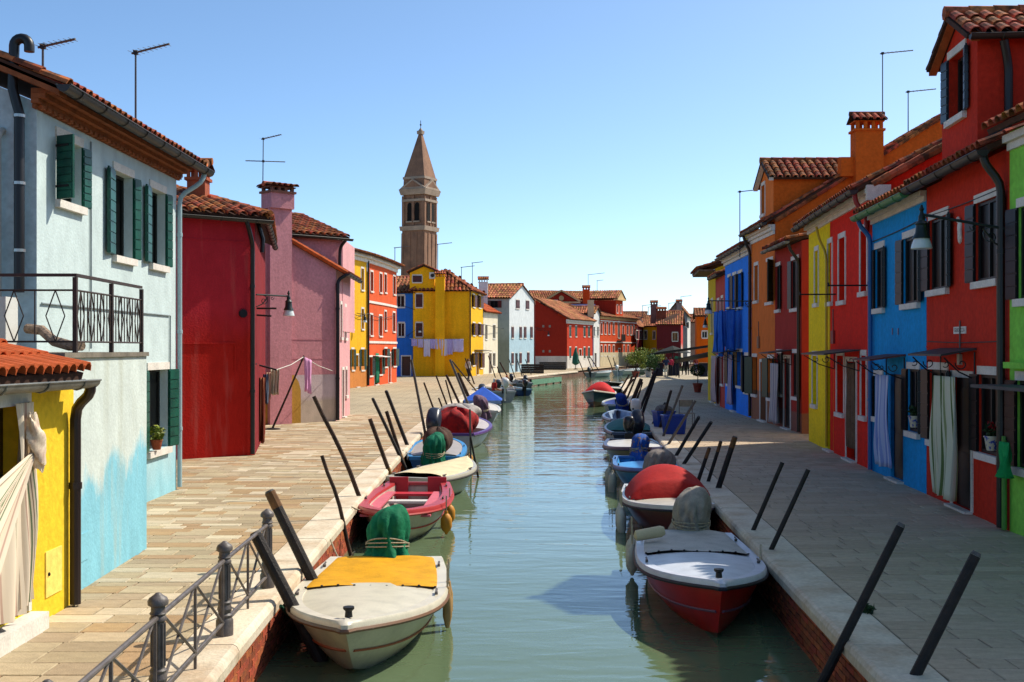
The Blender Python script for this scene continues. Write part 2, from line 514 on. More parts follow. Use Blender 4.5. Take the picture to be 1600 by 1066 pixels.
def wall(par, fac, z0, top, m, holes=(), u0=0.0, u1=None, rev=.17, w=0.0, name='wall'):
    u1 = fac.L if u1 is None else u1
    if not isinstance(top, (list, tuple)): top = [(u0, top), (u1, top)]
    top = sorted(top)
    def tz(u):
        for (a, za), (b, zb) in zip(top, top[1:]):
            if a - 1e-6 <= u <= b + 1e-6: return za + (zb - za) * (u - a) / max(b - a, 1e-9)
        return top[0][1] if u < top[0][0] else top[-1][1]
    us = sorted(set([round(x, 4) for x in [u0, u1] + [t[0] for t in top] + [h[0] for h in holes] + [h[1] for h in holes] if u0 - 1e-6 <= x <= u1 + 1e-6]))
    mb = MB()
    for a, b in zip(us, us[1:]):
        if b - a < 1e-4: continue
        mid = (a + b) / 2
        hs = sorted([(h[2], h[3]) for h in holes if h[0] <= mid <= h[1]])
        z = z0
        for h0, h1 in hs:
            if h0 > z + 1e-4: mb.poly([fac.P(a, w, z), fac.P(b, w, z), fac.P(b, w, h0), fac.P(a, w, h0)])
            z = h1
        mb.poly([fac.P(a, w, z), fac.P(b, w, z), fac.P(b, w, tz(b)), fac.P(a, w, tz(a))])
    for a, b, c, d in holes:
        for p, q in (((a, c), (b, c)), ((b, c), (b, d)), ((b, d), (a, d)), ((a, d), (a, c))):
            mb.poly([fac.P(p[0], w, p[1]), fac.P(q[0], w, q[1]), fac.P(q[0], w - rev, q[1]), fac.P(p[0], w - rev, p[1])])
    me_o = mb.build(name, m, par)
    bm = bmesh.new(); bm.from_mesh(me_o.data); bmesh.ops.remove_doubles(bm, verts=bm.verts, dist=1e-4); bm.to_mesh(me_o.data); bm.free()
    return me_o

def shutter(par, fac, uh, sgn, wd, z0, z1, ang, m, boards=0, hw=.02, lit=None):
    "leaf hinged at uh, closing towards sgn*u, opened by ang degrees"
    a = R(ang); d = fac.e * (sgn * math.cos(a)) + fac.n * math.sin(a)
    t = fac.e * (sgn * -math.sin(a)) + fac.n * math.cos(a)
    mb = MB(); o = fac.P(uh, hw, z0)
    mb.obox(o, d * wd, t * .028, V((0, 0, z1 - z0)))
    s = mb.build('shutter', m, par)
    if boards:
        h = (z1 - z0 - .02) / boards
        for side in ((.0285, 1), (-.0125, 1)):
            for k in range(boards):
                b = MB(); b.obox(o + t * side[0] + d * .012 + V((0, 0, .01 + k * h)), d * (wd - .024), t * .012, V((0, 0, h - .016)))
                b.build('board', m, s)
    for zz in (.18, .82):
        b = MB(); b.obox(o + t * .041 + V((0, 0, (z1 - z0) * zz)), d * wd * .8, t * .006, V((0, 0, .03))); b.build('hinge_strap', IRON, s)
    return s

def opening(fac, x0, x1, yt, yb):
    ua, _ = fac.uz(x0, yt); ub, _ = fac.uz(x1, yt)
    xm = (x0 + x1) / 2
    _, zt = fac.uz(xm, yt); _, zb = fac.uz(xm, yb)
    return ua, ub, zb, zt      # ua belongs to the photo's left edge

def make_front(par, fac, z0, top, m, specs, u0=0.0, u1=None, surm=None, rev=.17, w=0.0):
    "wall with its windows and doors; every spec is given by the photo rectangle of the opening"
    surm = surm or WHITE_STONE
    rects = []
    for sp in specs:
        ua, ub, zb, zt = opening(fac, *sp['r'])
        if sp.get('k') == 'd': zb = .04
        rects.append((ua, ub, zb, zt))
    holes = [(min(a, b), max(a, b), c, d) for a, b, c, d in rects]
    wl = wall(par, fac, z0, top, m, holes, u0, u1, rev, w)
    for sp, (ua, ub, zb, zt), h in zip(specs, rects, holes):
        fill(par, fac, sp, ua, ub, zb, zt, h, surm, rev, w)
    return wl

def fill(par, fac, sp, ua, ub, zb, zt, h, surm, rev, w=0.0):
    k = sp.get('k', 'w'); sty = sp.get('s', 'full')
    lo, hi = h[0], h[1]; wd = hi - lo
    if sp.get('sh') and sp.get('fm') is None: sp = dict(sp, fm=paint('frame_unlit', '#1d1f1c', .5))  # frames coloured near-black so the openings read as unlit
    sm = sp.get('sm', surm)
    if k == 'd':
        mb = MB(); fac.fbox(mb, lo, hi, w - rev - .03, w - rev + .01, zb, zt)
        d = mb.build('door', sp.get('dm', paint('door_brown', '#4a2d20')), par)
        mb = MB()
        for a, b in ((.12, .88),):
            for q0, q1 in ((.06, .42), (.48, .92)):
                fac.fbox(mb, lo + wd * a, lo + wd * b, w - rev + .012, w - rev + .022, zb + (zt - zb) * q0, zb + (zt - zb) * q1)
        mb.build('door_panel', sp.get('dm', paint('door_brown', '#4a2d20')), d)
        mb = MB(); mb.blob(fac.P(lo + wd * .12, w - rev + .05, zb + .98), .03, .03, .03, 1, 8, 6); mb.build('handle', mat('brass', '#8a6a30', .35, metal=.8), d, True)
        mb = MB(); fac.fbox(mb, lo - .06, hi + .06, w - rev, w + .12, -.02, zb - .003); mb.build('door_step', surm, d)
        if sty != 'none':
            mb = MB()
            fac.fbox(mb, lo - .09, lo, w - .01, w + .018, .03, zt + .1); fac.fbox(mb, hi, hi + .09, w - .01, w + .018, .03, zt + .1)
            fac.fbox(mb, lo, hi, w - .01, w + .018, zt, zt + .1)
            mb.build('door_surround', sm, d)
        return
    # window: frame with pane, sill and surround
    mb = MB(); fr = .045; wr = w - rev + .02
    fm = sp.get('fm', paint('frame_white', '#c9c5bd'))
    fac.fbox(mb, lo, lo + fr, wr - .03, wr + .02, zb, zt); fac.fbox(mb, hi - fr, hi, wr - .03, wr + .02, zb, zt)
    fac.fbox(mb, lo + fr, hi - fr, wr - .03, wr + .02, zb, zb + fr); fac.fbox(mb, lo + fr, hi - fr, wr - .03, wr + .02, zt - fr, zt)
    fac.fbox(mb, (lo + hi) / 2 - .025, (lo + hi) / 2 + .025, wr - .028, wr + .022, zb + fr, zt - fr)
    wn = mb.build('window', fm, par)
    mb = MB(); pm = sp.get('pm', GLASS_D if sp.get('sh') else GLASS)
    mid = (lo + hi) / 2
    for a, b in ((lo + fr, mid - .025), (mid + .025, hi - fr)):
        q = MB(); fac.fbox(q, a, b, wr - .012, wr - .006, zb + fr, zt - fr); q.build('pane', pm, wn)
    if sty in ('full', 'ls'):
        q = MB(); fac.fbox(q, lo - .05, hi + .05, w - .02, w + .07, zb - .1, zb - .002); q.build('sill', sm, wn)
        q = MB(); fac.fbox(q, lo - .04, hi + .04, w - .01, w + .022, zt + .002, zt + .12); q.build('lintel', sm, wn)
    if sty == 'full':
        jw = sp.get('jw', .08)
        for ja, jb in ((lo - jw, lo - .001), (hi + .001, hi + jw)):
            q = MB(); fac.fbox(q, ja, jb, w - .01, w + .02, zb, zt); q.build('jamb', sm, wn)
    sh = sp.get('sh')
    if sh:
        m = sp['shm']; bd = sp.get('bd', 0); lw = sp.get('lw', .5); lw = [wd * q for q in (lw if isinstance(lw, (tuple, list)) else (lw, lw))]
        sg = 1 if ub > ua else -1
        if sh[0] is not None: shutter(par, fac, ua, sg, lw[0], zb, zt, sh[0], m, bd, w + .028)
        if sh[1] is not None: shutter(par, fac, ub, -sg, lw[1], zb, zt, sh[1], m, bd, w + .028)

# ---- roofs
def tile_mesh(ln=.44, r0=.098, r1=.08, seg=5, m=None):
    b = MB(); rows = []
    for y, r in ((0, r0), (ln, r1)):
        for th in (0, .014):
            rows.append([b.add(((r - th) * math.cos(math.pi * k / seg), y, (r - th) * math.sin(math.pi * k / seg) * .9 + .01)) for k in range(seg + 1)])
    o0, i0, o1, i1 = rows
    for k in range(seg):
        b.f.append([o0[k], o0[k + 1], o1[k + 1], o1[k]]); b.m.append(0)
        b.f.append([o0[k], o0[k + 1], i0[k + 1], i0[k]]); b.m.append(0)
        b.f.append([i0[k], i0[k + 1], i1[k + 1], i1[k]]); b.m.append(0)
    return b
TM = {}
def roof(par, E0, E1, R0, R1, mode='stuff', m=None, sp=.215, rs=.36, k=1.0, bed=None, name='roof', th=.07, near=300):
    "tiled slope between the eave E0-E1 and the ridge R0-R1"
    m = m or TILE
    E0, E1, R0, R1 = V(E0), V(E1), V(R0), V(R1)
    nn = (E1 - E0).cross(R0 - E0).normalized()
    if nn.z < 0: nn = -nn
    mb = MB(); pts = [E0, E1, R1, R0]
    lo = [p - nn * th for p in pts]
    mb.poly(pts); mb.poly(lo[::-1])
    for i in range(4): mb.poly([pts[i], pts[(i + 1) % 4], lo[(i + 1) % 4], lo[i]])
    rf = mb.build(name, bed or TILEBED, par)
    W = max((E1 - E0).length, (R1 - R0).length); S = ((R0 + R1) / 2 - (E0 + E1) / 2).length
    nu = max(1, round(W / (sp * k))); nv = max(1, round(S / (rs * k)))
    key = (m.name, k)
    base = tile_mesh(.44 * k, .098 * k, .08 * k)
    if key not in TM: TM[key] = base.mesh('tile', m)
    rnd = random.Random(nu * 31 + nv)
    items = []
    we, wr_ = (E1 - E0).length, (R1 - R0).length
    for i in range(nu):
        s = (i + .5) / nu
        for j in range(nv):
            t = j / nv
            # keep columns at full width: skip those outside the trapezoid
            if we >= wr_:
                u0 = (R0 - E0).dot((E1 - E0).normalized()) / we * t; u1 = 1 - (1 - (R1 - E0).dot((E1 - E0).normalized()) / we) * t
                if s < u0 - .001 or s > u1 + .001: continue
                a = E0.lerp(E1, s)
                su = (s - u0) / max(u1 - u0, 1e-6)
                p = E0.lerp(R0, t).lerp(E1.lerp(R1, t), su)
                vv = ((R0 + R1) / 2 - (E0 + E1) / 2); eu = (E1 - E0).normalized(); vv = (vv - eu * vv.dot(eu))
                up = vv.normalized()
            else:
                p = E0.lerp(R0, t).lerp(E1.lerp(R1, t), s)
                up = (R0.lerp(R1, s) - E0.lerp(E1, s)).normalized()
            items.append((p - up * .06 * k + nn * (.012 + rnd.uniform(0, .012)), up, rnd.uniform(-.03, .03)))
    def mtx(p, up, tw):
        ex = up.cross(nn).normalized(); u2 = (up + ex * tw + nn * -.03).normalized(); ex = u2.cross(nn).normalized(); n2 = ex.cross(u2)
        if n2.z < 0: n2 = -n2
        return Matrix(((ex.x, u2.x, n2.x, p.x), (ex.y, u2.y, n2.y, p.y), (ex.z, u2.z, n2.z, p.z), (0, 0, 0, 1)))
    items.sort(key=lambda q: q[0].y)
    cut = near if mode == 'obj' else 0
    org = ORG[par]
    for p, up, tw in items[:cut]:
        o = bpy.data.objects.new('tile', TM[key]); COL.objects.link(o); o.parent = rf
        o.matrix_local = mtx(p - org, up, tw)
    if items[cut:]:
        b = MB()
        for p, up, tw in items[cut:]:
            M = mtx(p, up, tw); off = len(b.v)
            b.v += [M @ q for q in base.v]; b.f += [[i + off for i in f] for f in base.f]; b.m += base.m
        o = b.build('tiles', m, rf); o['kind'] = 'stuff'
    return rf

def ridge(par, a, b, m=None, k=1.0):
    a, b = V(a), V(b); n = max(1, round((b - a).length / (.36 * k))); mb = MB()
    for i in range(n):
        mb.tube([a.lerp(b, i / n), a.lerp(b, (i + 1.06) / n)], [.11 * k, .095 * k], 8)
    mb.build('ridge_tiles', m or TILE, par)

def gutter(par, a, b, r=.075, m=None):
    a, b = V(a), V(b); e = (b - a).normalized(); n = V((-e.y, e.x, 0)).normalized(); mb = MB(); seg = 6
    def ring(p, rr): return [mb.add(p + n * rr * math.cos(math.pi + math.pi * k / seg) + V((0, 0, rr * math.sin(math.pi + math.pi * k / seg)))) for k in range(seg + 1)]
    for rr in (r, r - .008):
        q0, q1 = ring(a, rr), ring(b, rr)
        for k in range(seg): mb.f.append([q0[k], q0[k + 1], q1[k + 1], q1[k]]); mb.m.append(0)
        if rr == r:
            mb.f.append(q0); mb.m.append(0); mb.f.append(q1); mb.m.append(0)
    for sd in (-1, 1): mb.tube([a + n * sd * r, b + n * sd * r], .01, 6)
    L_ = (b - a).length; k = max(1, int(L_ / .75))
    for i in range(k):
        c = a + e * (L_ * (i + .5) / k)
        pts = [c + n * (r + .006) * math.cos(math.pi + math.pi * j / 6) + V((0, 0, (r + .006) * math.sin(math.pi + math.pi * j / 6))) for j in range(7)]
        mb.tube(pts, .008, 4)
    return mb.build('gutter', m or GUTTER_D, par, True)

def downpipe(par, pts, r=.045, m=None, clips=True):
    pts = [V(p) for p in pts]
    # soften the corners
    out = [pts[0]]
    for a, b, c in zip(pts, pts[1:], pts[2:]):
        l1 = min(.12, (b - a).length * .45); l2 = min(.12, (c - b).length * .45)
        p, q = b + (a - b).normalized() * l1, b + (c - b).normalized() * l2
        out += [p, (p + q) / 4 + b / 2, q]
    out.append(pts[-1])
    mb = MB(); mb.tube(out, r, 10)
    a, b = pts[-2], pts[-1]; n = max(1, int((a - b).length / 1.6))
    if clips:
        for i in range(n):
            c = a.lerp(b, (i + .4) / n); d = (b - a).normalized()
            mb.tube([c - d * .03, c + d * .03], r * 1.18, 10)
    return mb.build('downpipe', m or PIPE_K, par, True)

def chimney(par, c, sx, sy, z0, z1, m, capm=None, n=3, tiles=True, rz=0.0):
    "stack with an open tiled hood"
    c = V((c[0], c[1], 0)); mb = MB()
    hs = min(.55, (z1 - z0) * .35)
    mb.box(c + V((0, 0, (z0 + z1 - hs) / 2)), sx, sy, z1 - hs - z0, rz)
    ch = mb.build('chimney', m, par)
    mb = MB(); zb = z1 - hs
    mb.box(c + V((0, 0, zb + .03)), sx + .1, sy + .1, .07, rz)
    a = V((math.cos(rz), math.sin(rz), 0)); b = V((-a.y, a.x, 0))
    hh = hs * .42
    for i in range(n + 1):
        for sd in (-1, 1):
            mb.box(c + a * (sx * (-.5 + i / n) * .86) + b * (sd * sy * .42) + V((0, 0, zb + .06 + hh / 2)), sx / n * .34, sy * .16, hh, rz)
    mb.box(c + V((0, 0, zb + .075 + hh)), sx + .06, sy + .06, .04, rz)
    mb.build('hood', capm or m, ch)
    zt = zb + .10 + hh; ex = sx / 2 + .1; ey = sy / 2 + .1; zr = z1
    for sd in (-1, 1):
        E0 = c + a * -ex + b * (sd * ey) + V((0, 0, zt)); E1 = c + a * ex + b * (sd * ey) + V((0, 0, zt))
        R0_, R1_ = c + a * -ex + V((0, 0, zr)), c + a * ex + V((0, 0, zr))
        key = ('ch', TILE.name)
        base = tile_mesh(((R0_ - E0).length) + .06, .095, .075)
        nn = (E1 - E0).cross(R0_ - E0).normalized()
        if nn.z < 0: nn = -nn
        q = MB(); q.poly([E0, E1, R1_, R0_]); q.poly([E0 - V((0, 0, .03)), E1 - V((0, 0, .03)), R1_ - V((0, 0, .03)), R0_ - V((0, 0, .03))]); q.build('hood_slope', TILEBED, ch)
        up = (R0_ - E0).normalized(); exx = up.cross(nn).normalized(); k = max(2, round(2 * ex / .2))
        n2 = exx.cross(up); n2 = -n2 if n2.z < 0 else n2
        for i in range(k):
            p = E0.lerp(E1, (i + .5) / k) - up * .05 + nn * .005
            t = MB(); M = Matrix(((exx.x, up.x, n2.x, p.x), (exx.y, up.y, n2.y, p.y), (exx.z, up.z, n2.z, p.z), (0, 0, 0, 1)))
            t.v = [M @ v for v in base.v]; t.f = base.f; t.m = base.m
            t.build('tile', TILE, ch)
    q = MB(); q.tube([c - a * (ex + .02) + V((0, 0, zr + .02)), c + a * (ex + .02) + V((0, 0, zr + .02))], .085, 8); q.build('ridge_tile', TILE, ch)
    return ch

def antenna(label, base, h, d=(1, .25), ln=.9, group=None, arms=1, lean=0.0, r=.016):
    base = V(base); t = thing('antenna', label, 'antenna', base, group=group)
    top = base + V((lean, 0, h)); d = V((d[0], d[1], .12)).normalized()
    mb = MB(); mb.tube([base - V((0, 0, .5)), top], [r * 1.2, r], 6); mb.build('mast', mat('antenna_metal', '#57534f', .5, .1, spec=.5), t)
    for k in range(arms):
        c = top - V((0, 0, .02 + k * .75)); dd = d if k % 2 == 0 else V((d.x, -d.y, d.z * .4))
        st = c - dd * (0.08 if k == 0 else ln * .8); en = c + dd * ln
        mb = MB(); mb.tube([st, en], r * 1.1, 6)
        sd = V((-dd.y, dd.x, 0)).normalized()
        q = MB()
        n = 8
        for i in range(n):
            p = st.lerp(en, (i + .5) / n); q.bar(p - sd * (.16 - .008 * i) + V((0, 0, .0)), p + sd * (.16 - .008 * i), r * .25, 4)
        b = mb.build('boom', mat('antenna_metal', '#57534f'), t); q.build('dipoles', mat('antenna_metal', '#57534f'), b)
        mb = MB(); mb.box(c, .07, .07, .07); mb.build('junction_box', WIRE, t)
    return t

# ---- hanging cloth
def cloth(name, a, b, drop, m, label=None, cat=None, folds=5, amp=.05, seed=1, parent=None, group=None, nv=10, taper=1.0, ragged=.02, belly=0.0, out=None):
    a, b = V(a), V(b); e = b - a; n = out or V((-e.y, e.x, 0)).normalized()
    rnd = random.Random(seed); ph = rnd.uniform(0, 6)
    def fn(u, v):
        k = .35 + .65 * v
        uu = .5 + (u - .5) * (1 + (taper - 1) * v)
        p = a + e * uu - V((0, 0, drop * v * (1 + ragged * math.sin(9 * u + ph))))
        off = amp * k * (math.sin(2 * math.pi * folds * u + ph + .8 * math.sin(3 * v + ph)) + .5 * math.sin(2 * math.pi * folds * 2.3 * u + 2 * ph + 2 * v))
        off += amp * .6 * math.sin(5 * v + 3 * u + ph) * v + belly * math.sin(math.pi * v) * math.sin(math.pi * u)
        return p + n * off
    mb = MB(); mb.grid(fn, max(10, folds * 8), nv)
    if parent is not None: return mb.build(name, m, parent, True, ang=80)
    loc = (a + b) / 2 - V((0, 0, drop))
    o = mb.build(name, m, None, True, loc=loc, ang=80)
    sd = o.modifiers.new('thickness', 'SOLIDIFY'); sd.thickness = .006
    return tag(o, label, cat or 'cloth', group)
# ================================================================ left bank, near houses
GREEN_SH = paint('shutter_green', '#12503f', .4, col2='#0c3a30')
DKGREEN = paint('shutter_dark_green', '#123524', .45)
BLACK_SH = paint('shutter_black', '#16191a', .42)

def mixmat(name, ca, cb, zlo, zhi, sc_=1.4, amt=1.6, cc=None):
    "worn plaster: two coats meeting along a ragged edge, older coat showing lower down"
    m = bpy.data.materials.new(name); m.use_nodes = True
    n = m.node_tree; N = n.nodes; L = n.links.new; b = N['Principled BSDF']
    b.inputs['Roughness'].default_value = .92; b.inputs['Specular IOR Level'].default_value = .15
    tc = N.new('ShaderNodeTexCoord'); sx = N.new('ShaderNodeSeparateXYZ'); L(tc.outputs['Object'], sx.inputs[0])
    nz = N.new('ShaderNodeTexNoise'); nz.inputs['Scale'].default_value = sc_; nz.inputs['Detail'].default_value = 7; nz.inputs['Roughness'].default_value = .62
    mp = N.new('ShaderNodeMapping'); mp.inputs['Scale'].default_value = (1, 1, .55); L(tc.outputs['Object'], mp.inputs[0]); L(mp.outputs[0], nz.inputs['Vector'])
    ma = N.new('ShaderNodeMath'); ma.operation = 'MULTIPLY_ADD'; ma.inputs[1].default_value = -amt; L(nz.outputs['Fac'], ma.inputs[0]); L(sx.outputs['Z'], ma.inputs[2])
    r = N.new('ShaderNodeMapRange'); r.inputs['From Min'].default_value = zlo - amt * .5; r.inputs['From Max'].default_value = zhi - amt * .5; L(ma.outputs[0], r.inputs['Value'])
    mx = N.new('ShaderNodeMix'); mx.data_type = 'RGBA'; mx.inputs['A'].default_value = (*lin(cb), 1); mx.inputs['B'].default_value = (*lin(ca), 1); L(r.outputs[0], mx.inputs['Factor'])
    n2 = N.new('ShaderNodeTexNoise'); n2.inputs['Scale'].default_value = 3.5; n2.inputs['Detail'].default_value = 8; n2.inputs['Roughness'].default_value = .7
    L(mp.outputs[0], n2.inputs['Vector'])
    r2 = N.new('ShaderNodeMapRange'); r2.inputs['From Min'].default_value = .3; r2.inputs['From Max'].default_value = .7
    r2.inputs['To Min'].default_value = .84; r2.inputs['To Max'].default_value = 1.1; L(n2.outputs['Fac'], r2.inputs['Value'])
    h = N.new('ShaderNodeHueSaturation'); L(r2.outputs[0], h.inputs['Value']); L(mx.outputs['Result'], h.inputs['Color'])
    out = h.outputs[0]
    if cc:
        mp2 = N.new('ShaderNodeMapping'); mp2.inputs['Scale'].default_value = (2.6, 2.6, .3); L(tc.outputs['Object'], mp2.inputs[0])
        n3 = N.new('ShaderNodeTexNoise'); n3.inputs['Scale'].default_value = 1.7; n3.inputs['Detail'].default_value = 6; L(mp2.outputs[0], n3.inputs['Vector'])
        r3 = N.new('ShaderNodeMapRange'); r3.inputs['From Min'].default_value = .55; r3.inputs['From Max'].default_value = .75; r3.inputs['To Max'].default_value = .55
        L(n3.outputs['Fac'], r3.inputs['Value'])
        m3 = N.new('ShaderNodeMix'); m3.data_type = 'RGBA'; m3.inputs['B'].default_value = (*lin(cc), 1)
        L(r3.outputs[0], m3.inputs['Factor']); L(out, m3.inputs['A']); out = m3.outputs['Result']
    L(out, b.inputs['Base Color'])
    nb = N.new('ShaderNodeTexNoise'); nb.inputs['Scale'].default_value = 24; nb.inputs['Detail'].default_value = 4; L(tc.outputs['Object'], nb.inputs['Vector'])
    bp = N.new('ShaderNodeBump'); bp.inputs['Strength'].default_value = .35; bp.inputs['Distance'].default_value = .02
    L(nb.outputs['Fac'], bp.inputs['Height']); L(bp.outputs[0], b.inputs['Normal'])
    return m

# ---- low yellow house at the left edge
def yellow_low():
    t = thing('yellow_annex', 'low bright yellow house with orange tiled roof and striped door curtain', 'house', (-4.6, 9, 0))
    m = plaster('annex_yellow', '#e6bf2e', .05, .05)
    f = Fac((-4.13, 6.2), (-4.14, 10.88), (1, 0))
    u0 = 2.2; u1 = 3.62
    wall(t, f, -.03, 2.2, m, [(u0, u1, .16, 1.92)], rev=.2)
    fe = Fac((-4.14, 10.88), (-8.2, 10.88), (0, 1)); wall(t, fe, -.03, [(0, 2.2), (4.06, 3.2)], m)
    fe = Fac((-4.13, 6.2), (-8.2, 6.2), (0, -1)); wall(t, fe, -.03, [(0, 2.2), (4.06, 3.2)], m)
    mb = MB(); f.fbox(mb, u0, u1, -.24, -.2, .16, 1.92); d = mb.build('door', paint('door_dark', '#2b1a14'), t)
    mb = MB(); f.fbox(mb, u0 - .08, u1 + .03, -.02, .03, 1.925, 2.08); mb.build('lintel', WHITE_P, d)
    mb = MB(); f.fbox(mb, u0 - .3, u1 + .08, -.2, .16, -.02, .145); mb.build('door_step', WHITE_STONE, d)
    mb = MB(); f.fbox(mb, u1 + .002, u1 + .06, -.02, .02, .16, .42); mb.build('plinth_block', WHITE_STONE, d)
    # meter hatch
    a0, z0 = f.uz(70, 935); a1, _ = f.uz(95, 935); _, zt = f.uz(82, 858)
    mb = MB(); f.fbox(mb, a0, a1, 0, .012, z0, zt); hp = mb.build('meter_hatch', plaster('hatch_yellow', '#ecd06a', .04, .02), t)
    mb = MB(); mb.blob(f.P(a0 + .05, .02, (z0 + zt) / 2), .012, .012, .018, 1, 8, 6); mb.build('latch', IRON, hp)
    rf = roof(t, (-3.95, 6.0, 2.18), (-3.95, 10.62, 2.18), (-8.2, 6.0, 3.34), (-8.2, 10.62, 3.34), 'obj', TILE_N, sp=.18, rs=.40)
    gutter(t, (-3.90, 5.9, 2.14), (-3.90, 10.72, 2.11), .075, ZINC)
    downpipe(t, [(-3.90, 10.66, 2.06), (-3.91, 10.67, 1.97), (-4.07, 10.74, 1.86), (-4.07, 10.74, .02)], .05, PIPE_B)
    # striped curtain, knotted to the side
    stops = [(0, '#d8c8b0'), (.30, '#6f7d60'), (.34, '#d8c8b0'), (.38, '#8a7866'), (.41, '#d8c8b0'), (.45, '#6f7d60'), (.49, '#d8c8b0'), (.72, '#b99a88'), (.78, '#d8c8b0')]
    sm = striped('curtain_stripes', stops, 4); sm2 = striped('curtain_stripes_b', stops, 2)
    c = thing('door_curtain', 'cream striped curtain knotted in the doorway of the low yellow house', 'curtain', (-4.0, 9.3, .2))
    def fall(u, v):      # hanging right part
        y = 9.42 + .38 * u; z = 1.95 - 1.68 * v
        return V((-4.06 + .035 * math.sin(u * 17 + v * 2) + .02 * math.sin(v * 7 + u * 5), y + .03 * math.sin(v * 3), z))
    mb = MB(); mb.grid(fall, 30, 14); mb.build('hanging_panel', sm2, c, True, ang=80)
    def sweep(u, v):     # gathered part running down from the knot to the left
        y = 9.62 - 1.45 * v + (.02 + .62 * v) * (u - .5); z = 1.55 - .18 * v - (1.15 * v * u) - .25 * (1 - u) * v
        return V((-3.99 + .05 * math.sin(u * 20 + v) * (.4 + v), y, z))
    mb = MB(); mb.grid(sweep, 30, 14); mb.build('swept_panel', sm, c, True, ang=80)
    def skirt(u, v):
        y = 8.35 + 1.12 * u; z = 1.42 - .25 * u - (1.42 - .25 * u - .22) * v
        return V((-4.02 + .045 * math.sin(u * 24 + v * 2) * (.4 + .6 * v), y, z))
    mb = MB(); mb.grid(skirt, 40, 12); mb.build('lower_panel', sm, c, True, ang=80)
    def kn(d, th, ph): return d * (1 + .16 * math.sin(3 * th + 5 * ph) + .08 * math.sin(7 * ph))
    mb = MB(); mb.blob((-3.97, 9.62, 1.62), .06, .10, .24, 1, 24, 20, kn, Matrix.Rotation(R(24), 3, 'X')); mb.build('knot', mat('curtain_knot', '#d8c8b0', .9, .12, 10, col2='#b49a88'), c, True)
    def upper(u, v):
        y = 9.66 + .16 * u - .02 * v; z = 1.96 - .22 * v
        return V((-4.03 + .03 * math.sin(u * 22), y, z))
yellow_low()

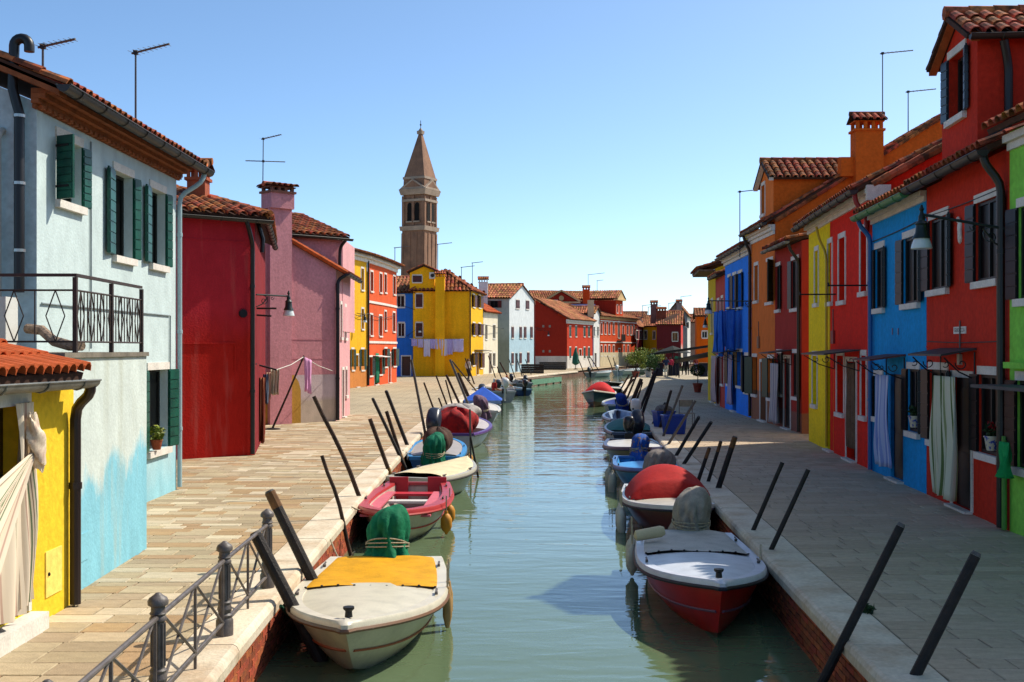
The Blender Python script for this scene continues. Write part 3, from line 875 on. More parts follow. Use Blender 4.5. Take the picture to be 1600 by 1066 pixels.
# ---- pale blue house with terrace
def blue_house():
    t = thing('pale_blue_house', 'two-storey pale blue house with dark green shutters and a railed terrace', 'house', (-6.5, 15, 0))
    m = mixmat('paleblue_plaster', '#bccbc9', '#8fc0cb', .2, 1.2, 1.2, 1.2)
    ms = mixmat('wing_plaster', '#c2cbc4', '#7fb9c8', 1.0, 1.3, 1.3, 2.4, '#a9ac9a')
    f = Fac((-5.71, 13.84), (-5.71, 19.6), (1, 0))
    S = lambda *r, **k: dict(r=r, s='ls', shm=GREEN_SH, bd=8, sm=WHITE_STONE, **k)
    make_front(t, f, -.03, 5.36, m, [
        S(88, 127, 222, 318, sh=(118, 172), lw=(.34, .26)), S(177, 207, 272, 402, sh=(172, 168), lw=(.46, .24)), S(234, 258, 298, 414, sh=(172, 168), lw=(.46, .24)),
        S(230, 262, 578, 702, sh=(172, 168), lw=(.46, .3))])
    ridge_z = 6.98
    fs = Fac((-5.71, 13.84), (-12.6, 13.84), (0, -1)); wall(t, fs, -.03, [(0, 5.36), (3.5, 6.85), (6.89, 5.4)], plaster('blue_side', '#b0c4c6', .06, .06))
    fb = Fac((-5.71, 19.6), (-12.6, 19.6), (0, 1)); wall(t, fb, -.03, [(0, 5.36), (3.5, 6.85), (6.89, 5.4)], m)
    # eaves of stepped brick
    EV = mat('eave_brick', '#8f5230', .9, .2, 5, rand=.2, bump=.3)
    for k, (w0, z0, z1) in enumerate(((.07, 5.33, 5.39), (.15, 5.39, 5.45), (.23, 5.45, 5.51))):
        mb = MB(); f.fbox(mb, -.12, 5.90, -.02, w0, z0, z1 - .003); mb.build('eave_course', EV, t)
    # saw-tooth bricks under the eave
    b0 = MB(); b0.obox((0, 0, 0), (.06, 0, 0), (0, .11, 0), (0, 0, .045)); bm_ = b0.mesh('eave_brick', EV)
    ev = bpy.data.objects.new('eave_corbels', None); ev.name = 'eave_corbels'
    bpy.data.objects.remove(ev)
    mb = MB(); f.fbox(mb, -.1, 5.88, -.015, .025, 5.275, 5.325); cor = mb.build('eave_course', EV, t)
    for i in range(34):
        o = bpy.data.objects.new('brick', bm_); COL.objects.link(o); o.parent = cor
        o.location = V((-5.69, 13.82 + i * .173, 5.28)) - ORG[t]
    roof(t, (-5.33, 13.6, 5.53), (-5.33, 19.85, 5.53), (-9.21, 13.6, 7.16), (-9.21, 19.85, 7.16), 'obj', TILE, near=120)
    roof(t, (-13.0, 19.85, 5.53), (-13.0, 13.6, 5.53), (-9.21, 19.85, 7.16), (-9.21, 13.6, 7.16), 'stuff', TILE)
    ridge(t, (-9.21, 13.6, 7.2), (-9.21, 19.85, 7.2))
    # verge boards seen on the gable
    mb = MB(); mb.obox((-5.35, 13.6, 5.40), (-3.86, 0, 1.62), (0, .24, 0), (0, 0, .1)); mb.build('verge', EV, t)
    gutter(t, (-5.26, 13.5, 5.50), (-5.26, 20.05, 5.47), .085, GUTTER_D)
    downpipe(t, [(-5.28, 19.8, 5.42), (-5.32, 19.75, 5.25), (-5.66, 19.62, 5.0), (-5.66, 19.62, .05)], .04, paint('pipe_pale', '#9fb7bb'))
    # vent pipe with a hooked cowl on the gable
    mb = MB(); x = -5.92; y = 13.70
    arc = [(x + .05 - .09 * math.cos(a) + .04, y, 6.0 + .09 * math.sin(a)) for a in [math.pi * k / 8 for k in range(9)]]
    mb.tube([(x + .06, y, 3.07), (x + .06, y, 5.2), (x - .02, y, 5.5), (x, y, 5.95)] + arc + [(x + .18, y, 5.93)], .06, 12)
    vp = mb.build('vent_pipe', PIPE_K, t, True)
    for z in (3.55, 4.35, 5.15):
        mb = MB(); mb.tube([(x + .06, y, z), (x + .06, y, z + .035)], .072, 12); mb.build('clip', mat('steel_clip', '#b8b8b4', .35, metal=.8), vp)
    mb = MB(); mb.tube([(-6.12, 13.7, 2.36), (-6.12, 13.7, 4.9), (-6.12, 13.78, 5.0), (-6.12, 13.84, 5.02)], .045, 10); mb.build('pale_pipe', paint('pipe_cream', '#b5aea0'), t, True)
    # terrace wing
    fw = Fac((-4.26, 10.92), (-4.39, 13.84), (1, 0))
    wall(t, fw, -.03, 2.31, ms, name='terrace_wall')
    fn = Fac((-4.26, 10.92), (-9.0, 10.92), (0, -1)); wall(t, fn, -.03, 2.31, ms, name='terrace_wall')
    ff = Fac((-4.39, 13.84), (-5.71, 13.84), (0, 1)); wall(t, ff, -.03, 2.31, ms, name='terrace_wall')
    mb = MB()
    pts = [(-4.23, 10.90), (-4.36, 13.84), (-9.0, 13.84), (-9.0, 10.90)]
    lo = [(x_, y_, 2.312) for x_, y_ in pts]; hi = [(x_, y_, 2.36) for x_, y_ in pts]
    mb.poly(lo); mb.poly(hi)
    for k in range(4): mb.poly([lo[k], lo[(k + 1) % 4], hi[(k + 1) % 4], hi[k]])
    mb.build('terrace_slab', mat('terrace_slab', '#7c7365', .9, .2, 3), t)
    # hatch recessed in the wing wall, wall cables
    a0, z0 = fw.uz(124, 880); a1, _ = fw.uz(138, 880); _, z1 = fw.uz(130, 833)
    mb = MB(); fw.fbox(mb, a0, a1, 0, .008, z0, z1); mb.build('meter_hatch', ms, t)
    mb = MB(); mb.tube([f.P(*f.uz(140, 205)[:1], .02, 5.2), f.P(f.uz(140, 205)[0], .02, 2.4)], .012, 6)
    u5 = f.uz(264, 480)[0]
    mb.tube([f.P(.1, .02, 2.95), f.P(u5, .02, 2.95), f.P(u5, .02, 1.95)], .012, 6)
    mb.build('wall_cable', mat('cable_grey', '#8a9597', .7), t)
blue_house()

def terrace_railing():
    t = thing('terrace_railing', 'black iron terrace railing with diamond bars on the pale blue house', 'railing', (-4.36, 12.4, 2.36))
    z0, zt, zm, zb = 2.36, 3.13, 2.98, 2.47
    def run(a, b, posts, bars, dia):
        a, b = V(a), V(b)
        def P(u, z): return a.lerp(b, u) + V((0, 0, z))
        mb = MB()
        mb.obox(P(0, zt - .015) - V((.02, .02, 0)), b - a, V((.04, 0, 0)) if abs(b.y - a.y) > 1 else V((0, .04, 0)), V((0, 0, .03))); mb.build('top_rail', BROWNIRON, t)
        for z in (zm, zb):
            mb = MB(); mb.tube([P(0, z), P(1, z)], .011, 6); mb.build('rail', BROWNIRON, t)
        for u in posts:
            mb = MB(); mb.box(P(u, (z0 + zt) / 2 - .01), .04, .04, zt - z0 - .02); mb.build('post', BROWNIRON, t)
        for u in bars:
            mb = MB(); mb.bar(P(u, zb), P(u, zm), .007, 5); mb.build('bar', BROWNIRON, t)
        for u, h in dia:
            mb = MB(); zc = (zm + zb) / 2
            mb.tube([P(u, zm), P(u - h, zc), P(u, zb)], .007, 5); mb.tube([P(u, zm), P(u + h, zc), P(u, zb)], .007, 5); mb.build('diamond_bar', BROWNIRON, t)
    n = 22
    run((-4.33, 11.42, 0), (-4.42, 13.74, 0), (0, .5, 1), [(i + .5) / n for i in range(n)], [((i + .5) / 7, .045) for i in range(7)])
    run((-4.33, 11.42, 0), (-8.6, 11.42, 0), (.5, 1), [i * .096 + .094 for i in range(9)], [(i * .096 + .046, .022) for i in range(10)])
terrace_railing()

def ac_unit():
    t = thing('air_conditioner', 'white air conditioner outdoor unit on the terrace of the pale blue house', 'air conditioner', (-5.75, 12.3, 2.36))
    m = paint('ac_white', '#cfcdc4', .45)
    mb = MB(); mb.box((-5.75, 12.3, 2.67), .82, .3, .56); mb.build('casing', m, t)
    mb = MB()
    for k in range(9):
        r = .03 + .026 * k
        mb.tube([(-5.83 + r * math.cos(a), 12.14, 2.67 + r * math.sin(a)) for a in [2 * math.pi * i / 24 for i in range(25)]], .004, 4, False)
    mb.build('fan_grille', mat('ac_grey', '#8c8f8c', .5), t)
    mb = MB(); mb.tube([(-5.83, 12.149, 2.67), (-5.83, 12.155, 2.67)], .23, 24); mb.build('fan_recess', DARKIN, t)
    mb = MB()
    for dx in (-.3, .3): mb.box((-5.75 + dx, 12.3, 2.375), .08, .34, .03)
    mb.build('foot', IRON, t)
    # lagged duct
    d = thing('duct_pipe', 'beige lagged duct pipe lying on the terrace of the pale blue house', 'pipe', (-5.0, 12.2, 2.36))
    mb = MB(); mb.tube([(-5.3, 12.6, 2.62), (-5.1, 12.5, 2.6), (-4.85, 12.2, 2.48), (-4.6, 12.0, 2.43), (-4.45, 11.9, 2.43)], .055, 10); mb.build('lagging', mat('lagging', '#9b8470', .9, .3, 20, bump=.6), d, True)
ac_unit()

def flowerpot(label, p, pot, leaf, flower=None, r=.11, h=.18, group=None, bloom=.13):
    p = V(p); t = thing('flower_pot', label, 'flower pot', p, group=group)
    mb = MB(); mb.lathe([(r * .65, 0), (r * .72, .01), (r, h * .9), (r * 1.08, h * .9), (r * 1.08, h), (r * .9, h), (r * .85, h * .8)], p, 14); mb.build('pot', pot, t, True)
    leaves(t, 'leaves', p + V((0, 0, h + bloom * .8)), bloom, bloom, bloom, 130, .05, leaf, 3)
    if flower: leaves(t, 'flowers', p + V((0, 0, h + bloom * 1.3)), bloom * .7, bloom * .7, bloom * .4, 60, .05, flower, 4)
    return t

def leaves(par, name, c, rx, ry, rz, n, s, m, seed=1, shell=.45, clumps=None):
    rnd = random.Random(seed); mb = MB(); c = V(c)
    for i in range(n):
        while True:
            d = V((rnd.uniform(-1, 1), rnd.uniform(-1, 1), rnd.uniform(-1, 1)))
            if shell < d.length < 1: break
        if clumps:
            k = rnd.choice(clumps); p = c + V(k[:3]) + V((d.x * k[3], d.y * k[3], d.z * k[3] * .9))
        else: p = c + V((d.x * rx, d.y * ry, d.z * rz))
        q = s * rnd.uniform(.6, 1.3)
        a = V((rnd.gauss(0, 1), rnd.gauss(0, 1), rnd.gauss(0, 1))).normalized(); b = a.cross(V((rnd.gauss(0, 1), rnd.gauss(0, 1), rnd.gauss(0, 1)))).normalized()
        mb.poly([p - a * q, p - b * q * .4 + a * q * .1, p + a * q, p + b * q * .4 + a * q * .1])
    return mb.build(name, m, par)
LEAF = mat('leaf_green', '#3f5f24', .6, .25, 6, rand=.45, hue=.03, spec=.3)
LEAF_Y = mat('leaf_yellow_green', '#7d8a2a', .6, .25, 6, rand=.4, hue=.03, spec=.3)
LEAF_D = mat('leaf_dark', '#26401f', .6, .25, 6, rand=.45, hue=.02, spec=.3)
PETAL = mat('petal_red', '#b01c22', .6, .2, 6, rand=.3)
TERRA = mat('terracotta', '#9c4f30', .85, .12, 6, bump=.2)
flowerpot('terracotta pot with yellow-green plant on the sill of the pale blue house', (-5.63, 18.25, .80), TERRA, LEAF_Y, r=.09, h=.16, bloom=.13)

# ---- red house across the alley
def red_house():
    t = thing('crimson_house', 'weathered crimson house wall with dark tiled roof and a black downpipe', 'house', (-7, 26, 0))
    m = mixmat('crimson_plaster', '#b02630', '#ae1f16', 2.5, 3.3, 1.0, 1.5, '#b8574e')
    A, C, D_ = (-10.14, 22.84), (-5.81, 26.02), (-6.98, 32.6)
    f = Fac(A, C); wall(t, f, -.03, 5.33, m)
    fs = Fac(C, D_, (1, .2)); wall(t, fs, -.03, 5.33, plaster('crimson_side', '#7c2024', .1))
    fb = Fac(D_, (-12, 30), (0, 1)); wall(t, fb, -.03, 5.33, m)
    # render lines: slightly proud lower coat
    u1, z1 = f.uz(367, 538)
    mb = MB(); f.fbox(mb, u1 - .02, u1 + .02, .001, .022, f.uz(367, 580)[1], z1); mb.build('render_edge', m, t)
    mb = MB(); f.fbox(mb, 0, u1 + .02, .001, .022, z1 + .001, z1 + .04); mb.build('render_edge', m, t)
    mb = MB(); f.fbox(mb, .5, f.L - .25, .001, .012, f.uz(330, 375)[1] - .012, f.uz(330, 375)[1] + .012); mb.build('render_edge', m, t)
    uo, zo = f.uz(379, 490)
    mb = MB(); c = f.P(uo, 0, zo); mb.tube([c, c + f.n * .05], .095, 20); mb.build('vent_cap', PIPE_K, t, True)
    e = f.e; n = f.n
    E0 = f.P(0, .28, 5.36); E1 = f.P(f.L + .25, .28, 5.36)
    R0 = f.P(0, -3.2, 6.75); R1 = f.P(f.L - 1.1, -3.2, 6.35)
    roof(t, E0, E1, R0, R1, 'obj', TILE, sp=.24, rs=.36, k=1.1)
    E2 = fs.P(fs.L, .25, 5.36)
    roof(t, E1, E2, R1, R1 + V((-.4, 1.5, 0)), 'stuff', TILE)
    ridge(t, E1 + V((0, 0, .05)), R1 + V((0, 0, .05)))
    ridge(t, R1 + V((0, 0, .05)), R0 + V((0, 0, .05)))
    gutter(t, f.P(0, .3, 5.30), f.P(f.L + .3, .3, 5.27), .07)
    ud = f.uz(393, 500)[0]
    downpipe(t, [f.P(ud - .25, .3, 5.25), f.P(ud - .18, .28, 5.05), f.P(ud, .06, 4.75), f.P(ud, .06, .03)], .05, PIPE_K)
    gutter(t, fs.P(-.2, .28, 5.28), fs.P(fs.L, .28, 5.25), .07)
    chimney(t, f.P(f.L - .7, -1.6, 0), .42, .42, 5.5, 6.75, TERRA, n=2)
    # small projecting drain bracket on the alley side
    mb = MB(); c = fs.P(.3, .05, 4.9); mb.tube([c + V((0, 0, .4)), c + fs.n * .12, c - V((0, 0, .3)) + fs.n * .1], .05, 8); mb.build('hopper', PIPE_K, t, True)
red_house()

# ---- pink house
def pink_house():
    t = thing('pink_house', 'dusty pink house with tall chimney breast and ochre and grey painted foot', 'house', (-7, 37.5, 0))
    m = plaster('pink_plaster', '#b0707a', .07, .08, streak=.1) if False else plaster('pink_plaster', '#cc8a8e', .07, .08)
    ml = plaster('pink_front', '#d49c9c', .06, .06)
    A, C = (-9.6, 34.7), (-5.84, 38.2)
    f = Fac(A, C)
    u452, z452 = f.uz(452, 378); u540, z540 = f.uz(527, 421)
    wall(t, f, -.03, [(0, 6.15), (u452, 6.15), (u452 + .001, z452), (f.L, z540)], m)
    fs = Fac(C, (-5.94, 42.2), (1, 0))
    Sp = lambda *r, **k: dict(r=r, **k)
    make_front(t, fs, -.03, z540, ml, [Sp(531.5, 534, 476, 527), Sp(538, 541, 480, 528), Sp(534.5, 537, 578, 640, k='d'), Sp(539.5, 542, 578, 618)])
    # chimney breast
    ua, ub = f.uz(418, 400)[0], f.uz(452, 400)[0]
    zc = f.uz(435, 322)[1]
    mb = MB(); f.fbox(mb, ua, ub, .001, .16, -.02, zc); mb.build('chimney_breast', m, t)
    p = f.P((ua + ub) / 2, -.12, 0)
    rz = math.atan2(f.e.y, f.e.x)
    chimney(t, p + f.n * .08, (ub - ua) * 1.05, .62, zc - .1, f.uz(435, 290)[1], m, mat('chimney_hood', '#8a5a4a', .9, .2, 5), n=3, rz=rz)
    # painted foot: ochre and grey fields, proud by a coat of paint
    u0, ux, u1 = 0, f.uz(470, 620)[0], f.L
    zt = f.uz(470, 586)[1]
    mb = MB(); mb.poly([f.P(u0, .004, -.02), f.P(ux, .004, -.02), f.P(ux, .004, zt - .5), f.P(ux - .08, .004, zt - .22), f.P(ux - .25, .004, zt), f.P(u0, .004, zt)]); mb.build('painted_foot', plaster('ochre_foot', '#b48a3c', .08, .06), t)
    mb = MB(); mb.poly([f.P(ux, .004, -.02), f.P(u1, .004, -.02), f.P(u1, .004, zt), f.P(ux - .25, .004, zt), f.P(ux - .08, .004, zt - .22), f.P(ux, .004, zt - .5)]); mb.build('painted_foot', mixmat('grey_foot', '#c8b4b2', '#bcaa98', .7, .85, 1, .2), t)
    for ye, us in ((561, 0), (531, ub + .01)):
        mb = MB(); f.fbox(mb, us, f.L - .3, .002, .012, f.uz(480, ye)[1], f.uz(480, ye)[1] + .015); mb.build('render_edge', m, t)
    # shed roof over the near block with its tiled verge
    a = f.P(u452, .1, z452 + .03); b = f.P(f.L + .35, .1, z540 - .12)
    bk = V((-.1, 4, 0))
    roof(t, b, b + bk, a, a + bk, 'stuff', TILE)
    mb = MB(); n_ = 11
    for i in range(n_): mb.tube([a.lerp(b, i / n_) + V((0, 0, .03)), a.lerp(b, (i + 1.05) / n_) + V((0, 0, .03))], [.07, .085], 7)
    mb.build('verge_tiles', TILE_N, t)
    gutter(t, b + V((.05, -.1, -.02)), b + bk + V((.05, 0, -.04)), .08)
    ud = f.uz(527, 500)[0] - .03
    downpipe(t, [b + V((.0, -.06, -.08)), f.P(f.L + .2, .1, z540 - .25), f.P(ud, .07, z540 - .38), f.P(ud, .07, .03)], .06, PIPE_K)
    # taller block behind
    f2 = Fac((-9.6, 36.6), (-5.86, 39.9))
    wall(t, f2, 3, 6.22, m)
    fs2 = Fac((-5.86, 39.9), (-5.96, 43.6), (1, 0)); wall(t, fs2, 3, 6.22, ml)
    E0, E1 = f2.P(0, .25, 6.25), f2.P(f2.L + .12, .25, 6.25)
    R0, R1 = f2.P(0, -2.8, 7.25), f2.P(f2.L + .12, -2.8, 7.25)
    roof(t, E0, E1, R0, R1, 'obj', TILE, sp=.245, rs=.36, k=1.1); ridge(t, R0, R1)
    gutter(t, f2.P(0, .3, 6.2), f2.P(f2.L + .2, .3, 6.18), .075)
    ue = f2.L - .05
    downpipe(t, [f2.P(ue, .28, 6.15), f2.P(ue - .12, .1, 5.9), f2.P(ue - .12, .07, 5.6), f2.P(ue - .12, .07, 4.7)], .055, PIPE_K)
pink_house()
# ================================================================ right bank, the shaded row
def side_gable(t, f, near, depth, zt, zr, m, z0=-.03, sgn=1):
    "party wall at the near or far end of a canal front, with a half gable rising away from the water"
    p = f.A if near else f.B
    q = p - f.n * depth
    tw = (p - (f.A + f.B) / 2)
    fs = Fac((p.x, p.y), (q.x, q.y), (tw.x, tw.y))
    wall(t, fs, z0, [(0, zt), (depth / 2, zr), (depth, zt)], m)
    return fs

def row_roof(t, f, zt, zr, depth, m=None, over=.3, mode='stuff', near=300, e0=0.0, e1=0.0):
    E0, E1 = f.P(-e0, over, zt + .04), f.P(f.L + e1, over, zt + .04)
    k = (zr - zt) / (depth / 2)
    E0.z -= over * k * .3; E1.z -= over * k * .3
    R0, R1 = f.P(-e0, -depth / 2, zr + .06), f.P(f.L + e1, -depth / 2, zr + .06)
    rf = roof(t, E0, E1, R0, R1, mode, m, near=near)
    B0, B1 = f.P(-e0, -depth, zt + .04), f.P(f.L + e1, -depth, zt + .04)
    roof(t, B1, B0, R1, R0, 'stuff', m, name='rear_roof')
    ridge(t, R0, R1)
    return E0, E1

def cornice(t, f, z, m, steps=((.05, .12), (.12, .10), (.2, .08)), e=0.0):
    zz = z
    for w_, h in steps[::1]:
        mb = MB(); f.fbox(mb, -e, f.L + e, -.02, w_, zz, zz + h - .003); mb.build('cornice', m, t); zz += h
    return zz

# --- light green house at the right edge
def green_house():
    t = thing('light_green_house', 'light green house at the right edge with black shutters', 'house', (6.5, 12, 0))
    m = plaster('green_plaster', '#86cc50', .06, .08)
    f = Fac((6.42, 8.5), (6.55, 15.16), (-1, 0))
    S = lambda *r, **k: dict(r=r, s='ls', shm=BLACK_SH, bd=7, lw=.3, **k)
    make_front(t, f, -.03, 5.25, m, [S(1592, 1640, 318, 465, sh=(172, 168)), S(1590, 1636, 596, 735, sh=(172, 168))], rev=.07)
    side_gable(t, f, False, 7, 5.25, 6.8, m)
    side_gable(t, f, True, 7, 5.25, 6.8, m)
    row_roof(t, f, 5.28, 6.8, 7)
    cornice(t, f, 5.0, WHITE_STONE, ((.04, .1), (.1, .1)))
    # green string shelf and cables
    u, z = f.uz(1590, 572)
    mb = MB(); f.fbox(mb, u - .6, u + .12, .0, .14, z - .03, z + .05); mb.build('ledge', m, t)
    mb = MB(); f.fbox(mb, u - 1.6, u + .15, .02, .55, f.uz(1596, 604)[1] - .02, f.uz(1596, 604)[1] + .02); mb.build('canopy', mat('canopy_grey', '#4c4c4c', .6), t)
    mb = MB(); q = f.P(f.L - .02, .08, 0); mb.tube([q + V((0, 0, .02)), q + V((0, 0, 1.25))], .035, 8); mb.build('pipe', paint('pipe_green', '#4f8a34'), t, True)
green_house()

def dark_red_house():
    t = thing('dark_red_house', 'dark red two-storey house with dormer, black shutters and striped door curtain', 'house', (6.7, 17, 0))
    m = plaster('darkred_plaster', '#c4321f', .07, .10)
    f = Fac((6.55, 15.16), (6.84, 19.0), (-1, 0))
    S = lambda *r, **k: dict(r=r, s='ls', shm=BLACK_SH, bd=6, lw=.3, **k)
    make_front(t, f, -.03, 5.05, m, [
        S(1453, 1482, 340, 452, sh=(172, 166)), S(1525, 1561, 312, 438, sh=(172, 166)),
        S(1453, 1481, 578, 690, sh=(172, 166)), dict(r=(1489, 1518, 590, 800), k='d', s='full', dm=paint('door_black', '#14100e')),
        S(1530, 1562, 586, 710, sh=(172, 166))], rev=.07)
    side_gable(t, f, False, 7, 5.05, 6.6, m); side_gable(t, f, True, 7, 5.05, 6.6, m)
    E0, E1 = row_roof(t, f, 5.08, 6.6, 7, mode='obj', near=150)
    gutter(t, E0 + f.n * .04 + V((0, 0, -.06)), E1 + f.n * .04 + V((0, 0, -.06)), .085)
    downpipe(t, [f.P(.12, .3, 4.98), f.P(.12, .28, 4.86), f.P(.1, .08, 4.6), f.P(.1, .08, .03)], .055, PIPE_K)
    for za, zb_ in ((4.55, 4.58), (2.42, 2.44)):
        mb = MB(); f.fbox(mb, 0, f.L, .001, .012, za, zb_); mb.build('render_edge', m, t)
    # dormer
    d0, d1 = f.uz(1525, 150)[0], f.uz(1470, 150)[0]
    z0, ze, zp = 5.0, 6.92, 7.36
    fd = Fac((f.P(d0, -.02, 0).x, f.P(d0, -.02, 0).y), (f.P(d1, -.02, 0).x, f.P(d1, -.02, 0).y), (-1, 0))
    mid = fd.L / 2
    make_front(t, fd, z0, [(0, ze), (mid, zp), (fd.L, ze)], m, [dict(r=(1483, 1509, 84, 182), s='ls', sh=(172, 168), shm=paint('shutter_blueblack', '#27323c', .35), bd=7, lw=.28)])
    for u in (0, fd.L):
        q = fd.P(u, 0, 0); b = q - fd.n * 3.4
        wall(t, Fac((q.x, q.y), (b.x, b.y), ((-1 if u == 0 else 1) * fd.e.x, (-1 if u == 0 else 1) * fd.e.y)), z0, ze, m, name='dormer_wall')
    for (ua, sd) in ((0, -1), (fd.L, 1)):
        E0, E1 = fd.P(ua + sd * .18, .2, ze - .05), fd.P(ua + sd * .18, -3.4, ze - .05)
        roof(t, E0, E1, fd.P(mid, .2, zp + .06), fd.P(mid, -3.4, zp + .06), 'obj' if sd < 0 else 'stuff', TILE, name='dormer_roof', near=120)
    ridge(t, fd.P(mid, .22, zp + .1), fd.P(mid, -3.4, zp + .1))
    g0, g1 = fd.P(-.25, .18, ze - .08), fd.P(-.25, -3.4, ze - .08); gutter(t, g0, g1, .07)
    mb = MB()
    for sd in (0, 1):
        a, b = fd.P(-.2 if sd == 0 else fd.L + .2, .03, ze - .16), fd.P(mid, .03, zp - .03)
        mb.obox(a, b - a, fd.n * .12, V((0, 0, .12)))
    mb.build('bargeboard', mat('barge_orange', '#a85a30', .8, .15, 5), t)
    downpipe(t, [fd.P(-.2, -.3, ze - .15), fd.P(-.1, -.4, ze - .5), fd.P(-.1, -.4, 5.55), fd.P(-.3, .0, 5.3)], .06, PIPE_K)
    # carved white plaque and street sign
    u, z = f.uz(1502, 360)
    mb = MB()
    def fig(d, th, ph): return d * (1 + .12 * math.sin(2 * th + 4 * ph))
    mb.blob(f.P(u, .02, z - .02), .035, .06, .17, 1, 12, 10, fig); mb.blob(f.P(u + .03, .035, z + .16), .03, .045, .05, 1, 10, 8)
    o = mb.build('wall_relief', WHITE_STONE, None, True, loc=f.P(u, 0, z)); tag(o, 'small white carved figure relief between the upper windows of the dark red house', 'relief')
    u0, z0_ = f.uz(1491, 522); u1, z1_ = f.uz(1510, 511)
    s = thing('street_sign', 'small white painted street sign reading GIUDECCA on the dark red house', 'sign', f.P((u0 + u1) / 2, 0, z0_))
    mb = MB(); f.fbox(mb, u1, u0, 0, .012, z0_, z1_ + .01); mb.build('sign_panel', paint('sign_white', '#d4d0c6', .6), s)
    cu = bpy.data.curves.new('sign_text', 'FONT'); cu.body = 'GIUDECCA'; cu.size = 1; cu.align_x = 'CENTER'; cu.align_y = 'CENTER'; cu.extrude = .002
    to = bpy.data.objects.new('sign_text', cu); COL.objects.link(to)
    dg = bpy.context.evaluated_depsgraph_get(); dg.update()
    me = bpy.data.meshes.new_from_object(to.evaluated_get(dg)); bpy.data.objects.remove(to)
    xs = [v.co.x for v in me.vertices]; ys = [v.co.y for v in me.vertices]
    kx = abs(u0 - u1) * .86 / (max(xs) - min(xs)); ky = (z1_ - z0_) * .62 / (max(ys) - min(ys))
    ex = -f.e if f.e.y > 0 else f.e
    for v in me.vertices:
        v.co = f.P((u0 + u1) / 2, .0135, (z0_ + z1_) / 2 + .005) + ex * v.co.x * kx + V((0, 0, v.co.y * ky)) + f.n * v.co.z * .3 - ORG[s]
    me.materials.clear(); me.materials.append(paint('sign_black', '#141414'))
    lo = bpy.data.objects.new('lettering', me); COL.objects.link(lo); lo.parent = s
    return f
F_DR = dark_red_house()

def sky_blue_house():
    t = thing('bright_blue_house', 'bright blue two-storey house with green gutter and pale door curtain', 'house', (7, 21, 0))
    m = plaster('brightblue_plaster', '#1c93d2', .06, .08)
    f = Fac((6.842, 19.03), (7.1, 22.7), (-1, 0))
    S = lambda *r, **k: dict(r=r, s='ls', shm=BLACK_SH, bd=6, lw=.3, **k)
    make_front(t, f, -.03, 5.0, m, [
        S(1368, 1382, 388, 482, sh=(172, 166)), S(1412, 1437, 370, 474, sh=(172, 166)),
        S(1367, 1380, 588, 652, sh=(170, None)), dict(r=(1392, 1411, 585, 750), k='d', s='none', dm=paint('door_black', '#14100e')),
        S(1419, 1437, 577, 675, sh=(172, 166))], rev=.07)
    side_gable(t, f, True, 7, 5.0, 6.2, m)
    E0, E1 = row_roof(t, f, 5.03, 6.2, 7, mode='obj', near=110)
    cornice(t, f, 4.84, WHITE_STONE, ((.04, .09), (.1, .09)))
    gutter(t, E0 + f.n * .05 + V((0, 0, -.06)), E1 + f.n * .05 + V((0, 0, -.06)), .085, paint('gutter_green', '#3f7a4a'))
    downpipe(t, [f.P(f.L - .1, .3, 4.95), f.P(f.L - .1, .26, 4.8), f.P(f.L - .12, .07, 4.6), f.P(f.L - .12, .07, .03)], .045, paint('pipe_blue', '#1a5f98'))
    mb = MB()
    for x in (1395, 1404):
        u, z = f.uz(x, 518); mb.obox(f.P(u - .03, .002, z - .06), f.e * .06, f.n * .01, V((0, 0, .12)))
    mb.build('wall_tie', paint('tie_blue', '#0f4f80'), t)
    return f
F_BL = sky_blue_house()

def scarlet_house():
    t = thing('scarlet_house', 'scarlet two-storey house with white framed windows and brown door curtain', 'house', (7.3, 25, 0))
    m = plaster('scarlet_plaster', '#e22814', .06, .09)
    f = Fac((7.102, 22.73), (7.455, 27.0), (-1, 0))
    S = lambda *r, **k: dict(r=r, **k)
    PB = mat('blind_grey', '#8f8a84', .8, .05)
    make_front(t, f, -.03, 5.55, m, [
        S(1311, 1321, 372, 470, pm=PB), S(1345, 1355, 360, 456, pm=PB),
        S(1308, 1319, 556, 645, pm=PB), dict(r=(1323, 1338, 565, 712), k='d', dm=paint('door_red_brown', '#4a2a1e')), S(1346, 1354, 556, 650, pm=PB)])
    fs = side_gable(t, f, True, 7.5, 5.55, 7.6, m)
    E0, E1 = row_roof(t, f, 5.6, 7.6, 7.5, mode='obj', near=110)
    cornice(t, f, 5.36, WHITE_STONE, ((.05, .11), (.13, .1)))
    gutter(t, E0 + f.n * .05 + V((0, 0, -.06)), E1 + f.n * .05 + V((0, 0, -.06)), .085)
    mb = MB(); fs.fbox(mb, -.12, .34, -.02, .12, 5.32, 5.62); mb.build('kneeler_stone', WHITE_STONE, t)
    mb = MB(); a, b = fs.P(0, .06, 5.62), fs.P(3.75, .06, 7.68); n_ = 12
    for i in range(n_): mb.tube([a.lerp(b, i / n_), a.lerp(b, (i + 1.05) / n_)], [.08, .095], 7)
    mb.build('verge_tiles', TILE, t)
    downpipe(t, [f.P(.16, .3, 5.5), f.P(.16, .28, 5.3), f.P(.12, .07, 5.0), f.P(.12, .07, 4.7)], .05, paint('pipe_red', '#8f1812'))
    return f
F_SC = scarlet_house()

